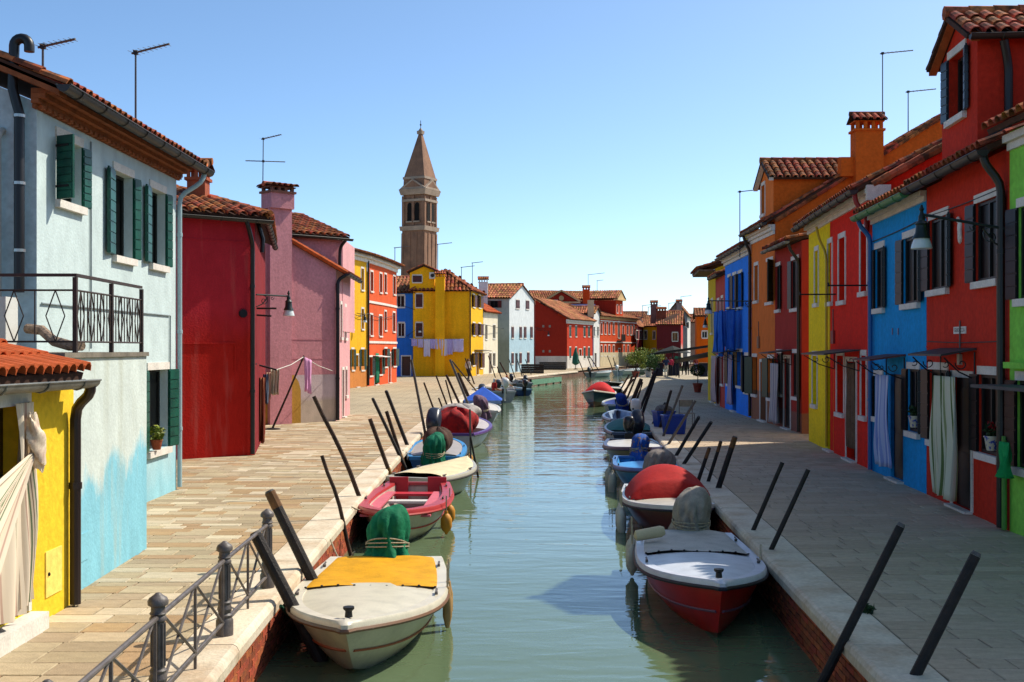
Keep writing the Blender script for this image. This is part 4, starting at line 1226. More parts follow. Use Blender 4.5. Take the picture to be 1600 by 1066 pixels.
def yellow_house():
    t = thing('lemon_yellow_house', 'narrow lemon yellow house beside the scarlet one, with iron canopy', 'house', (7.6, 28.5, 0))
    m = plaster('lemon_plaster', '#f0d214', .05, .08)
    f = Fac((7.458, 27.03), (7.73, 30.0), (-1, 0))
    PB = mat('blind_grey', '#8f8a84', .8, .05)
    S = lambda *r, **k: dict(r=r, pm=PB, **k)
    make_front(t, f, -.03, 5.55, m, [S(1273.5, 1279, 392, 474), S(1294, 1300.5, 380, 472), S(1270, 1277, 556, 632),
                                    dict(r=(1293, 1302, 566, 697), k='d', s='none', dm=paint('door_grey', '#7d6f66'))])
    side_gable(t, f, False, 7.5, 5.55, 7.6, m)
    E0, E1 = row_roof(t, f, 5.6, 7.6, 7.5, e1=.2)
    cornice(t, f, 5.36, WHITE_STONE, ((.05, .11), (.13, .1)))
    gutter(t, E0 + f.n * .05 + V((0, 0, -.06)), E1 + f.n * .05 + V((0, 0, -.06)), .085)
    downpipe(t, [f.P(.3, .26, 5.3), f.P(.28, .2, 5.0), f.P(.2, .07, 4.7), f.P(.05, .07, 4.5), f.P(.05, .07, .1)], .03, paint('pipe_yellow', '#b89a10'))
yellow_house()

def maroon_house():
    t = thing('maroon_house', 'set-back maroon house with black shutters and pale door curtain', 'house', (8.3, 34, 0))
    m = mixmat('maroon_plaster', '#a5332a', '#8a5a4c', .55, .6, 1, .1)
    f = Fac((8.17, 32.5), (8.29, 36.3), (-1, 0))
    S = lambda *r, **k: dict(r=r, s='ls', shm=BLACK_SH, lw=.32, **k)
    make_front(t, f, -.03, 5.45, m, [S(1213, 1219.5, 416, 484, sh=(None, 165)), S(1237, 1248, 406, 482, sh=(172, 168)),
                                    S(1214, 1222, 552, 615, sh=(None, 165)), dict(r=(1225, 1235, 560, 668), k='d', s='full', dm=paint('door_black', '#14100e')), S(1239, 1248, 552, 620, sh=(None, 165))], rev=.07)
    side_gable(t, f, True, 7, 5.45, 6.2, m)
    E0, E1 = row_roof(t, f, 5.48, 6.2, 7, over=.35, mode='obj', near=60)
    gutter(t, E0 + f.n * .05 + V((0, 0, -.06)), E1 + f.n * .05 + V((0, 0, -.06)), .07, ZINC)
    downpipe(t, [f.P(.1, .34, 5.35), f.P(.1, .3, 5.2), f.P(.1, .07, 4.9), f.P(.1, .07, .05)], .045, PIPE_K)
maroon_house()

def orange_house():
    t = thing('orange_house', 'tall orange house with white cornice, tiled dormer and broad chimney', 'house', (8.3, 38, 0))
    m = mixmat('orange_plaster', '#dc7430', '#96664c', .95, 1.0, 1, .1)
    mo = plaster('orange_side', '#cc5e1e', .07, .09)
    f = Fac((8.292, 36.34), (8.35, 40.2), (-1, 0))
    S = lambda *r, **k: dict(r=r, shm=DKGREEN, **k)
    make_front(t, f, -.03, 6.3, m, [S(1179, 1185, 415, 470), S(1198, 1208, 408, 472, s='ls', sh=(None, 150)),
                                   S(1176, 1183, 558, 616, s='ls', sh=(150, None)), dict(r=(1188, 1198, 566, 655), k='d', dm=paint('door_grey', '#7d6f66')), S(1200, 1209, 560, 622, s='ls', sh=(168, 168))])
    p = f.A; q = p - f.n * 11
    fs = Fac((p.x, p.y), (q.x, q.y), (0, -1)); wall(t, fs, 3, [(0, 6.4), (5.4, 9.75), (11, 6.4)], mo)
    p = f.B; q = p - f.n * 11
    fs2 = Fac((p.x, p.y), (q.x, q.y), (0, 1)); wall(t, fs2, -.03, [(0, 6.4), (5.4, 9.75), (11, 6.4)], mo)
    k = (9.75 - 6.4) / 5.4
    E0, E1 = f.P(-.12, .3, 6.42), f.P(f.L + .12, .3, 6.42)
    R0, R1 = f.P(-.12, -5.4, 9.82), f.P(f.L + .12, -5.4, 9.82)
    roof(t, E0, E1, R0, R1, 'stuff', TILE)
    roof(t, f.P(f.L + .12, -11, 6.42), f.P(-.12, -11, 6.42), R1, R0, 'stuff', TILE, name='rear_roof')
    gutter(t, E0 + f.n * .05 + V((0, 0, -.05)), E1 + f.n * .05 + V((0, 0, -.05)), .08)
    cornice(t, f, 6.02, WHITE_STONE, ((.05, .12), (.12, .1), (.2, .09)))
    # dormer
    d0, d1 = .35, 2.5; ze, zp = 7.85, 8.45
    fd = Fac((f.P(d0, -.03, 0).x, f.P(d0, -.03, 0).y), (f.P(d1, -.03, 0).x, f.P(d1, -.03, 0).y), (-1, 0)); mid = fd.L / 2
    make_front(t, fd, 6.4, [(0, ze), (mid, zp), (fd.L, ze)], m, [dict(r=(1190, 1195.5, 290, 335), shm=DKGREEN)])
    for u, sd in ((0, -1), (fd.L, 1)):
        q0 = fd.P(u, 0, 0); b = q0 - fd.n * 4
        wall(t, Fac((q0.x, q0.y), (b.x, b.y), (fd.e.x * sd, fd.e.y * sd)), 6.3, ze, mo, name='dormer_wall')
        roof(t, fd.P(u + sd * .2, .2, ze - .02), fd.P(u + sd * .2, -4.2, ze - .02), fd.P(mid, .2, zp + .08), fd.P(mid, -4.2, zp + .08), 'obj' if sd < 0 else 'stuff', TILE, sp=.24, name='dormer_roof')
    ridge(t, fd.P(mid, .22, zp + .12), fd.P(mid, -4.2, zp + .12))
    mb = MB()
    for u in (-.2, fd.L + .2):
        a, b = fd.P(u, .04, ze - .12), fd.P(mid, .04, zp - .02); mb.obox(a, b - a, fd.n * .14, V((0, 0, .1)))
    mb.build('pediment', WHITE_STONE, t)
    chimney(t, (11.15, 36.2), .86, .6, 6.0, 9.75, mo, n=3)
    # stepped parapet bit left of the stack
    mb = MB(); mb.box((10.55, 36.25, 8.1), .5, .4, .6); mb.build('parapet', mo, t)
    mb = MB(); a, b = fs.P(0, .05, 6.44), fs.P(5.4, .05, 9.8); n_ = 17
    for i in range(n_): mb.tube([a.lerp(b, i / n_), a.lerp(b, (i + 1.05) / n_)], [.075, .09], 7)
    mb.build('verge_tiles', TILE, t)
    downpipe(t, [f.P(f.L - .1, .3, 6.35), f.P(f.L - .1, .25, 6.15), f.P(f.L - .06, .07, 5.8), f.P(f.L - .06, .07, .05)], .05, PIPE_K)
orange_house()

def cobalt_house():
    t = thing('cobalt_blue_house', 'cobalt blue house hung with matching blue laundry', 'house', (8.5, 43, 0))
    m = plaster('cobalt_plaster', '#2f84ee', .06, .08)
    f = Fac((8.352, 40.25), (8.6, 46.5), (-1, 0))
    S = lambda *r, **k: dict(r=r, s='ls', shm=BLACK_SH, lw=.32, **k)
    make_front(t, f, -.03, 5.75, m, [S(1137.5, 1142, 433, 480, sh=(None, 165)), S(1145, 1151, 430, 482, sh=(168, 168)), S(1153.5, 1160, 427, 480, sh=(168, 168)),
                                    S(1137, 1142, 550, 600, sh=(165, None)), dict(r=(1144.5, 1150, 552, 640), k='d', s='none'), S(1152, 1160, 550, 603, sh=(168, 168)), S(1164, 1171, 556, 612, sh=(165, 120), )])
    side_gable(t, f, False, 7, 5.75, 7, m)
    zz = cornice(t, f, 5.72, WHITE_STONE, ((.06, .12), (.14, .1), (.22, .1)))
    E0, E1 = row_roof(t, f, 6.05, 7.2, 7)
    gutter(t, E0 + f.n * .05 + V((0, 0, -.06)), E1 + f.n * .05 + V((0, 0, -.06)), .08)
    mb = MB(); f.fbox(mb, .1, 1.2, -.3, .06, 5.95, 6.6); mb.build('parapet', plaster('parapet_yellow', '#b89a22'), t)
cobalt_house()

def strip_houses():
    t = thing('rust_red_house', 'narrow rust red house front at the far end of the shaded row', 'house', (8.8, 48, 0))
    m = plaster('rust_plaster', '#b84a40', .07)
    f = Fac((8.602, 46.55), (8.87, 50.2), (-1, 0))
    make_front(t, f, -.03, 5.4, m, [dict(r=(1121, 1124, 470, 510)), dict(r=(1127, 1130, 466, 508)), dict(r=(1120, 1124, 558, 630), k='d'), dict(r=(1127, 1131, 556, 600))])
    side_gable(t, f, False, 6, 5.4, 6.4, m); E0, E1 = row_roof(t, f, 5.43, 6.4, 6); gutter(t, E0, E1, .08)
    t = thing('mustard_house', 'mustard yellow house with deep brown eaves at the end of the shaded row', 'house', (9.1, 52, 0))
    m = plaster('mustard_plaster', '#d2b01e', .06)
    f = Fac((8.872, 50.25), (9.27, 54.5), (-1, 0))
    make_front(t, f, -.03, 5.9, m, [dict(r=(1111.5, 1114, 470, 520)), dict(r=(1112, 1115, 560, 622), k='d')])
    side_gable(t, f, True, 6, 5.9, 7, m); side_gable(t, f, False, 6, 5.9, 7, m)
    E0, E1 = row_roof(t, f, 5.95, 7, 6, over=.75); mb = MB(); f.fbox(mb, 0, f.L, 0, .72, 5.78, 5.86); mb.build('soffit', WOOD, t)
strip_houses()

def row_end():
    "the row goes on round the gentle bend, just out of the line of sight"
    spec = [((10.0, 55.4), (11.9, 66), '#c25a48', 'brick rose house next beyond the mustard house', 'brick_rose_house'), ((11.95, 66.1), (13.9, 78), '#d8b070', 'sand coloured house in the middle of the hidden row end', 'sand_house'), ((13.95, 78.1), (16.6, 92), '#7aa4c0', 'pale steel blue house last in the row before the market', 'steel_blue_house')]
    for A, B, c, lb, nm in spec:
        t = thing(nm, lb, 'house', (A[0], A[1], 0)); m = plaster(nm + '_plaster', c, .06)
        f = Fac(A, B, (-1, 0)); hs = []
        n = 4
        rects = []
        for i in range(n):
            u = f.L * (i + .5) / n
            rects += [(u - .4, u + .4, 3.4, 4.7)] + [(u - .4, u + .4, .9, 2.1)] * (i != 1)
        wall(t, f, -.03, 5.8, m, rects)
        for a, b, z0, z1 in rects: fill(t, f, dict(shm=DKGREEN, sh=(170, 170), s='ls'), a, b, z0, z1, (a, b, z0, z1), WHITE_STONE, .17)
        side_gable(t, f, True, 7, 5.8, 7.2, m); side_gable(t, f, False, 7, 5.8, 7.2, m)
        E0, E1 = row_roof(t, f, 5.85, 7.2, 7); gutter(t, E0, E1, .08)
row_end()
# ================================================================ houses further along the canal
def block(t, P, ze, m, specs=None, ridge_ax=0, zr=None, over=.25, tm=None, mats=None, k=1.6, hip=0.0, z0=-.03):
    "four-cornered house; P0-P1 faces the viewer, P1-P2 faces the canal"
    specs = specs or {}; mats = mats or {}
    cx = sum(p[0] for p in P) / 4; cy = sum(p[1] for p in P) / 4
    zr = zr or ze + 1.2
    facs = []
    for i in range(4):
        a, b = P[i], P[(i + 1) % 4]
        out = ((a[0] + b[0]) / 2 - cx, (a[1] + b[1]) / 2 - cy)
        f = Fac(a, b, out); facs.append(f)
        gable = (i % 2 == 1) if ridge_ax == 0 else (i % 2 == 0)
        top = ze if (not gable or hip) else [(0, ze), (f.L / 2, zr), (f.L, ze)]
        make_front(t, f, z0, top, mats.get(i, m), specs.get(i, []), rev=.15)
    Q = [V((p[0], p[1], ze)) for p in P]
    if ridge_ax == 1: Q = [Q[1], Q[2], Q[3], Q[0]]      # ridge runs from mid(Q1Q2) to mid(Q3Q0) after the shift
    A = (Q[3] + Q[0]) / 2; B = (Q[1] + Q[2]) / 2
    A.z = B.z = zr
    dr = (B - A).normalized()
    if hip: A2, B2 = A + dr * hip, B - dr * hip
    else: A2, B2 = A - dr * over, B + dr * over
    def outw(p, q, d):   # push an eave outwards
        n = V((-(q - p).y, (q - p).x, 0)).normalized(); c = V((cx, cy, 0))
        if n.dot((p + q) / 2 - c) < 0: n = -n
        return n * d
    dz = V((0, 0, -over * (zr - ze) / max(.5, ((Q[0] + Q[1]) / 2 - (A + B) / 2).to_2d().length) + .05))
    ex = dr * over
    o = outw(Q[0], Q[1], over) + dz; E0, E1 = Q[0] + o - ex, Q[1] + o + ex
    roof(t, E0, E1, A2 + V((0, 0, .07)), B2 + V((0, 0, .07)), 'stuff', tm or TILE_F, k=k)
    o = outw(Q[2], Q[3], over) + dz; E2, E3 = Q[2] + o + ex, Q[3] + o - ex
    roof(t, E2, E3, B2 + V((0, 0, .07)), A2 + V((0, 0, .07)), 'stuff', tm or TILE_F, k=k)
    if hip:
        roof(t, E1, E2, B2 + V((0, 0, .07)), B2 + V((0.02, 0.02, .07)), 'stuff', tm or TILE_F, k=k)
        roof(t, E3, E0, A2 + V((0, 0, .07)), A2 + V((0.02, 0.02, .07)), 'stuff', tm or TILE_F, k=k)
    ridge(t, A2 + V((0, 0, .1)), B2 + V((0, 0, .1)), tm or TILE_F, k)
    return facs

MAROON_SH = paint('shutter_maroon', '#4c1c1a', .5)
def W(x0, x1, y0, y1, **k): return dict(r=(x0, x1, y0, y1), **k)

def mid_left():
    # amber three-storey house
    t = thing('amber_house', 'three-storey amber yellow house beside the coral orange one', 'house', (-9.6, 72, 0))
    P = [(-13.5, 66.5), (-9.88, 70.2), (-9.26, 73.6), (-14, 74)]
    m = plaster('amber_plaster', '#dfa81e', .06); 
    f = Fac(P[1], P[2], (1, 0))
    D = paint('door_tan', '#8a6a40')
    make_front(t, f, -.03, 8.0, m, [W(549, 552.5, 420, 450), W(564, 568.5, 420, 453), W(549.5, 552.5, 480, 514), W(564.5, 568.5, 483, 514),
        W(549, 553, 546, 578, sh=(172, 172), shm=DKGREEN), W(556, 560, 555, 604, k='d', dm=D), W(564, 569, 546, 578, sh=(172, 172), shm=DKGREEN)])
    wall(t, Fac(P[0], P[1], (0, -1)), -.03, 8.0, m); wall(t, Fac(P[2], P[3], (0, 1)), -.03, 8.0, m)
    mb = MB(); f.fbox(mb, -.05, f.L, .002, .02, 0, 1.3); mb.build('painted_foot', plaster('amber_foot', '#c07a3c'), t)
    cornice(t, f, 7.9, WHITE_STONE, ((.1, .25), (.3, .25)))
    roof(t, f.P(-.2, .5, 8.35), f.P(f.L, .5, 8.35), f.P(-.2, -4, 9.6), f.P(f.L, -4, 9.6), 'stuff', TILE_F, k=1.4)
    downpipe(t, [f.P(f.L - .05, .1, 8), f.P(f.L - .05, .1, .05)], .07, PIPE_K)
    # coral house, two planes
    t = thing('coral_house', 'three-storey coral orange house with white windows and a green door curtain', 'house', (-8.8, 78, 0))
    m = plaster('coral_plaster', '#d2572c', .06)
    f = Fac((-9.255, 73.65), (-8.73, 78.5), (1, 0)); f2 = Fac((-8.73, 78.5), (-8.36, 83.5), (1, 0))
    make_front(t, f, -.03, 8.0, m, [W(578.5, 583, 425, 455), W(593, 597, 428, 457), W(578, 582.5, 492, 524), W(592, 597, 494, 525),
        W(577, 582, 558, 587, s='full', sh=(172, 172), shm=DKGREEN), W(585, 590, 560, 600, k='d', dm=D), W(592, 597, 558, 585, sh=(172, 172), shm=DKGREEN)])
    make_front(t, f2, -.03, 8.0, m, [W(600.5, 604, 429, 457), W(614, 618, 432, 460), W(600.5, 604, 487, 516), W(613.5, 617.5, 489, 518),
        W(600.5, 605, 545, 573, sh=(172, 172), shm=DKGREEN), W(607, 610.5, 552, 595, k='d', dm=WHITE_P), W(614, 619, 545, 572, sh=(172, 172), shm=DKGREEN)])
    wall(t, Fac((-8.36, 83.5), (-14, 84), (0, 1)), -.03, 8.0, m)
    for ff in (f, f2):
        cornice(t, ff, 7.9, WHITE_STONE, ((.1, .25), (.3, .25)))
        mb = MB(); ff.fbox(mb, 0, ff.L, 0, .06, 5.35, 5.5); ff.fbox(mb, 0, ff.L, 0, .06, 2.75, 2.9); mb.build('string_course', WHITE_STONE, t)
    roof(t, f.P(0, .5, 8.35), f.P(f.L, .5, 8.35), f.P(0, -4, 9.6), f.P(f.L, -4, 9.6), 'stuff', TILE_F, k=1.4)
    roof(t, f2.P(0, .5, 8.35), f2.P(f2.L + .3, .5, 8.35), f2.P(0, -4, 9.6), f2.P(f2.L + .3, -4, 9.6), 'stuff', TILE_F, k=1.4)
    # blue house behind the corner
    t = thing('ultramarine_house', 'deep blue house wall between the coral and the ochre houses', 'house', (-9.2, 101, 0))
    m = plaster('ultra_plaster', '#2c6ec8', .07)
    P = [(-13, 100.6), (-8.66, 100.6), (-8.6, 112), (-13, 112)]
    block(t, P, 7.3, m, {0: [W(620, 632, 462, 480), W(622, 632, 505, 526), W(628, 641, 557, 587, k='d')]}, ridge_ax=0, zr=8.6)
    # big ochre house
    t = thing('ochre_house', 'big ochre yellow house with attic storey, brown shutters and hipped roof', 'house', (-5, 104, 0))
    m = plaster('ochre_plaster', '#f5b41a', .06)
    ms = plaster('ochre_front', '#dca818', .05)
    P = [(-8.62, 100.4), (-3.58, 100.4), (-2.72, 108.5), (-8.6, 109)]
    shm = MAROON_SH
    facs = block(t, P, 7.55, m, {0: [W(650, 660, 460, 480, sh=(0, 0), shm=shm), W(650, 660, 505, 526, sh=(0, 0), shm=shm)],
        1: [W(738.5, 742, 461, 480, sh=(172, 172), shm=shm), W(747.5, 751.5, 462, 481, sh=(172, 172), shm=shm), W(738.5, 742.5, 505, 524, sh=(172, 172), shm=shm), W(747.5, 751.5, 506, 524, sh=(172, 172), shm=shm),
            W(738, 742, 552, 571, sh=(172, 172), shm=shm), W(744, 748, 552, 590, k='d', dm=D), W(750, 753.5, 552, 575, sh=(172, 172), shm=shm)]},
        ridge_ax=1, zr=9.3, hip=2.6, mats={1: ms}, tm=TILE)
    ra = plaster('ochre_attic', '#f5b41a', .06)
    fa = Fac((-8.9, 100.3), (-6.75, 100.3), (0, -1))
    make_front(t, fa, 7.4, [(0, 9.0), (1.2, 9.55), (2.15, 9.2)], ra, [W(645, 659, 431, 441, sh=(0, 0), shm=shm)])
    wall(t, Fac((-6.75, 100.3), (-6.75, 104), (1, 0)), 7.4, 9.1, ra)
    roof(t, (-6.5, 100.0, 9.15), (-6.5, 104, 9.15), (-7.7, 100.0, 9.7), (-7.7, 104, 9.7), 'stuff', TILE, k=1.4)
    roof(t, (-9.1, 104, 9.05), (-9.1, 100.0, 9.05), (-7.7, 104, 9.7), (-7.7, 100.0, 9.7), 'stuff', TILE, k=1.4)
    chimney(t, (-6.25, 100.15), .8, .7, 0.0, 9.1, m, n=3)
    mb = MB(); mb.box((-6.9, 100.05, 8.75), .55, .3, .55); ac = mb.build('wall_fan_unit', paint('ac_white', '#cfcdc4'), t)
    mb = MB(); mb.tube([(-6.9, 99.89, 8.75), (-6.9, 99.88, 8.75)], .17, 16); mb.build('fan', IRON, ac)
    f = facs[0]; mb = MB(); f.fbox(mb, f.L - .1, f.L, 0, .12, 0, 7.4); mb.build('downpipe', PIPE_K, t)
    # terracotta roof behind blue/coral
    t = thing('low_house', 'low house with a terracotta roof behind the deep blue house', 'house', (-11.5, 118, 0))
    block(t, [(-14, 113), (-8.9, 113), (-8.9, 122), (-14, 122)], 8.2, m, ridge_ax=0, zr=9.6)

def far_left():
    cream = plaster('cream_plaster', '#d8cdb4', .06)
    t = thing('cream_house', 'small cream house between the ochre and the white houses', 'house', (-2.2, 111, 0))
    P = [(-5.2, 108.6), (-2.7, 108.6), (-1.42, 114.5), (-5, 116)]
    block(t, P, 6.0, cream, {1: [W(758, 761.5, 508, 530), W(770, 774, 508, 529), W(764, 768, 552, 583, k='d'), W(770, 774, 552, 572)]}, ridge_ax=1, zr=7.0, tm=TILE_N)
    t = thing('white_house', 'white gabled house with maroon shutters and blue-stained foot', 'house', (0, 118, 0))
    mw = mixmat('white_plaster', '#d3d7d6', '#a9c2cb', 3.6, 4.6, .5, 2.0)
    mg = mixmat('grey_plaster', '#9aa6a2', '#7f8a80', 3.0, 4.5, .5, 2.0)  # shade painted in: greyer copy of the white plaster for the unlit wall
    P = [(-3.2, 116.0), (-.27, 116.0), (2.32, 122), (-2.2, 124)]
    sh = MAROON_SH
    block(t, P, 7.5, mw, {0: [W(766, 778, 470, 481, sh=(160, 160), shm=sh, s='none')],
        1: [W(806, 811.5, 469, 482, sh=(0, 0), shm=sh, s='ls'), W(821.5, 826.5, 470, 483, sh=(0, 0), shm=sh, s='ls')] +
           [W(x, x + 3.4, 511, 528, sh=(0, 0), shm=sh, s='ls') for x in (799, 811.6, 818.6, 828.5)] +
           [W(799, 802.3, 552, 568, sh=(0, 0), shm=sh, s='ls'), W(805, 809, 552, 582, k='d', s='none'), W(811.5, 814.8, 552, 568, sh=(0, 0), shm=sh, s='ls'), W(823.5, 826.8, 551, 567, sh=(0, 0), shm=sh, s='ls')]},
        ridge_ax=0, zr=8.95, mats={0: mg}, over=.15)
    chimney(t, (-2.9, 116.2), .9, .9, 5.5, 9.6, mw, n=3)
    # long red house
    t = thing('brick_red_house', 'long brick red house with sloping tiled roof and white foot', 'house', (6, 143, 0))
    m = mixmat('brickred_side', '#982a1c', '#982a1c', 1, 2); mf = plaster('brickred_front', '#b8371a', .06)
    A, B, C, Dd = (2.82, 139), (6.64, 139), (10.45, 149.5), (6, 151)
    fa = Fac(A, B, (0, -1)); fb = Fac(B, C, (1, 0))
    wall(t, fa, -.03, [(0, 8.3), (fa.L, 5.7)], m)
    WW = lambda x, y0, y1: W(x, x + 2.6, y0, y1, s='full', shm=DKGREEN, sh=(0, 0))
    make_front(t, fb, -.03, 5.7, mf, [WW(889.5, 510, 526), WW(898.7, 510, 526), WW(911.8, 511, 526), WW(918.7, 511, 526), WW(889.5, 543, 560), WW(898.7, 543, 560), W(904.5, 908.5, 546, 574, k='d', dm=mat('door_olive', '#8a805e', .8)), WW(911.8, 543, 560), WW(918.7, 543, 560)])
    wall(t, Fac(C, Dd, (0, 1)), -.03, [(0, 5.7), (4, 8)], mf)
    mb = MB(); fb.fbox(mb, 0, fb.L, .003, .03, 0, 1.5); fa.fbox(mb, 0, fa.L, .003, .03, 0, 1.5); mb.build('painted_foot', plaster('white_foot', '#cfc8bc'), t)
    cornice(t, fb, 5.45, WHITE_STONE, ((.12, .25), (.3, .25)), e=.3)
    e = fb.P(-.3, .45, 5.95); e2 = fb.P(fb.L + .3, .45, 5.95)
    rdg = fb.P(-.3, -4.4, 8.7); r2 = fb.P(fb.L + .3, -4.4, 8.7)
    roof(t, e, e2, V((2.6, 138.8, 8.55)), V((6.2, 150.6, 8.55)), 'stuff', TILE_F, k=1.6)
    mb = MB()
    for x, y in ((849, 510), (859, 510), (849, 549), (859, 549)):
        u, z = fa.uz(x, y); fa.fbox(mb, u - .12, u + .12, .002, .02, z - .14, z + .14)
    mb.build('vent_grille', CEMENT, t)
    # narrow white house
    t = thing('narrow_white_house', 'narrow white and lilac house squeezed between two red houses', 'house', (11, 151, 0))
    P = [(7.5, 150), (10.6, 149.6), (11.6, 152.5), (8, 154)]
    block(t, P, 7.0, plaster('lilac_plaster', '#8d93bd', .06), {1: [W(927, 929.5, 511, 525), W(933, 935.5, 511, 525), W(929, 932, 552, 573, k='d')]}, zr=7.8, mats={1: plaster('narrow_white', '#d2cfc8', .06)})
    mb = MB(); mb.box((10.2, 149.3, 7.6), .8, .6, 2.2); mb.build('chimney', plaster('chimney_cream', '#cdb894'), t)
    # red palace
    t = thing('red_palace', 'orange-red palace with attic tower, arched balcony window and pale stone foot', 'house', (14, 158, 0))
    m = plaster('palace_plaster', '#c04318', .05); ms = plaster('palace_side', '#9a2c1c', .05)
    P = [(8.5, 153), (11.65, 152.6), (18.2, 168.5), (13, 171)]
    f = Fac(P[1], P[2], (1, -.4))
    ws = []
    for x in (938.5, 944.5, 950.5, 957.5): ws += [W(x, x + 2.6, 505, 522), W(x, x + 2.6, 540, 556)]
    for x in (972.5, 979.5, 984.5, 989): ws += [W(x, x + 2.4, 509, 523)]
    for x in (974, 980.5): ws += [W(x, x + 2.0, 540, 555)]
    ws += [W(965.5, 968.5, 503, 528, pm=mat('green_awning', '#4d7060', .7)), W(966, 969, 545, 572, k='d')]
    make_front(t, f, -.03, 6.4, m, ws); wall(t, Fac(P[0], P[1], (0, -1)), -.03, 6.4, ms); wall(t, Fac(P[2], P[3], (1, 1)), -.03, 6.4, ms)
    mb = MB(); f.fbox(mb, 0, f.L, .003, .04, 0, 1.9); mb.build('stone_foot', plaster('palace_foot', '#bfae8c', .08), t)
    mb = MB(); f.fbox(mb, 0, f.L, .0, .1, 3.2, 3.35); f.fbox(mb, 0, f.L, 0, .1, 6.05, 6.2); mb.build('string_course', WHITE_STONE, t)
    cornice(t, f, 6.35, plaster('palace_cornice', '#c9a878'), ((.15, .2), (.35, .2)))
    roof(t, f.P(-.2, .5, 6.7), f.P(f.L + .3, .5, 6.7), f.P(-.2, -5, 8.4), f.P(f.L + .3, -5, 8.4), 'stuff', TILE_F, k=1.6)
    u0, u1 = f.uz(962, 480)[0], f.uz(973, 480)[0]
    fd = Fac((f.P(u0, .02, 0).x, f.P(u0, .02, 0).y), (f.P(u1, .02, 0).x, f.P(u1, .02, 0).y), (1, -.4))
    make_front(t, fd, 6, 9.1, m, [W(963.5, 965.5, 477, 489), W(968.8, 970.8, 477, 489)])
    q = fd.A - fd.n * 7; wall(t, Fac((fd.A.x, fd.A.y), (q.x, q.y), (0, -1)), 6, 9.1, ms)
    mb = MB(); fd.fbox(mb, -.35, fd.L + .35, -.2, .4, 9.1, 9.32); mb.poly([fd.P(-.35, .3, 9.33), fd.P(fd.L + .35, .3, 9.33), fd.P(fd.L / 2, .3, 10.4)]); mb.build('pediment', plaster('palace_cornice', '#c9a878'), t)
    for u, sd in ((-.4, -1), (fd.L + .4, 1)):
        roof(t, fd.P(u, .4, 9.35), fd.P(u, -7, 9.35), fd.P(fd.L / 2, .4, 10.5), fd.P(fd.L / 2, -7, 10.5), 'stuff', TILE_F, k=1.6)
    mb = MB(); ub = f.uz(967, 520)[0]; f.fbox(mb, ub - .9, ub + .9, 0, .7, 3.4, 3.55); f.fbox(mb, ub - .9, ub + .9, .62, .7, 3.56, 4.4); mb.build('balcony', IRON, t)
    # red building behind with a pediment
    t = thing('pedimented_house', 'red house with a pedimented dormer rising behind the long red roof', 'house', (9, 166, 0))
    block(t, [(3.4, 160), (14.8, 164), (13.5, 176), (2, 172)], 8.3, ms, zr=10.6, ridge_ax=0)
    fd = Fac((4.6, 158.5), (9.0, 158.5), (0, -1)); make_front(t, fd, 6, [(0, 8.9), (2.2, 10.2), (4.4, 8.9)], ms, [W(862, 871, 470, 480, shm=DKGREEN, sh=(0, 0))])
    mb = MB()
    for a, b in (((-.4, 8.75), (2.2, 10.3)), ((4.8, 8.75), (2.2, 10.3)), ((-.4, 8.65), (4.8, 8.65))):
        p, q = fd.P(a[0], .02, a[1]), fd.P(b[0], .02, b[1]); mb.obox(p, q - p, fd.n * .3, V((0, 0, .22)))
    c = fd.P(2.2, .02, 9.35); mb.tube([c, c + fd.n * .06], .35, 14); mb.build('pediment', plaster('palace_cornice', '#c9a878'), t)
    roof(t, fd.P(-.5, .3, 8.9), fd.P(-.5, -5, 8.9), fd.P(2.2, .3, 10.4), fd.P(2.2, -5, 10.4), 'stuff', TILE_F, k=1.6); roof(t, fd.P(4.9, .3, 8.9), fd.P(4.9, -5, 8.9), fd.P(2.2, .3, 10.4), fd.P(2.2, -5, 10.4), 'stuff', TILE_F, k=1.6)
    chimney(t, AT(916, 500, 156), .9, .9, 5, 10.9, m, n=2)
    # low attic volumes in front of it
    mb = MB(); mb.box((9.6, 157, 7.6), 3.2, 4, 1.6); mb.build('attic', plaster('lilac_plaster', '#8d93bd'), t)

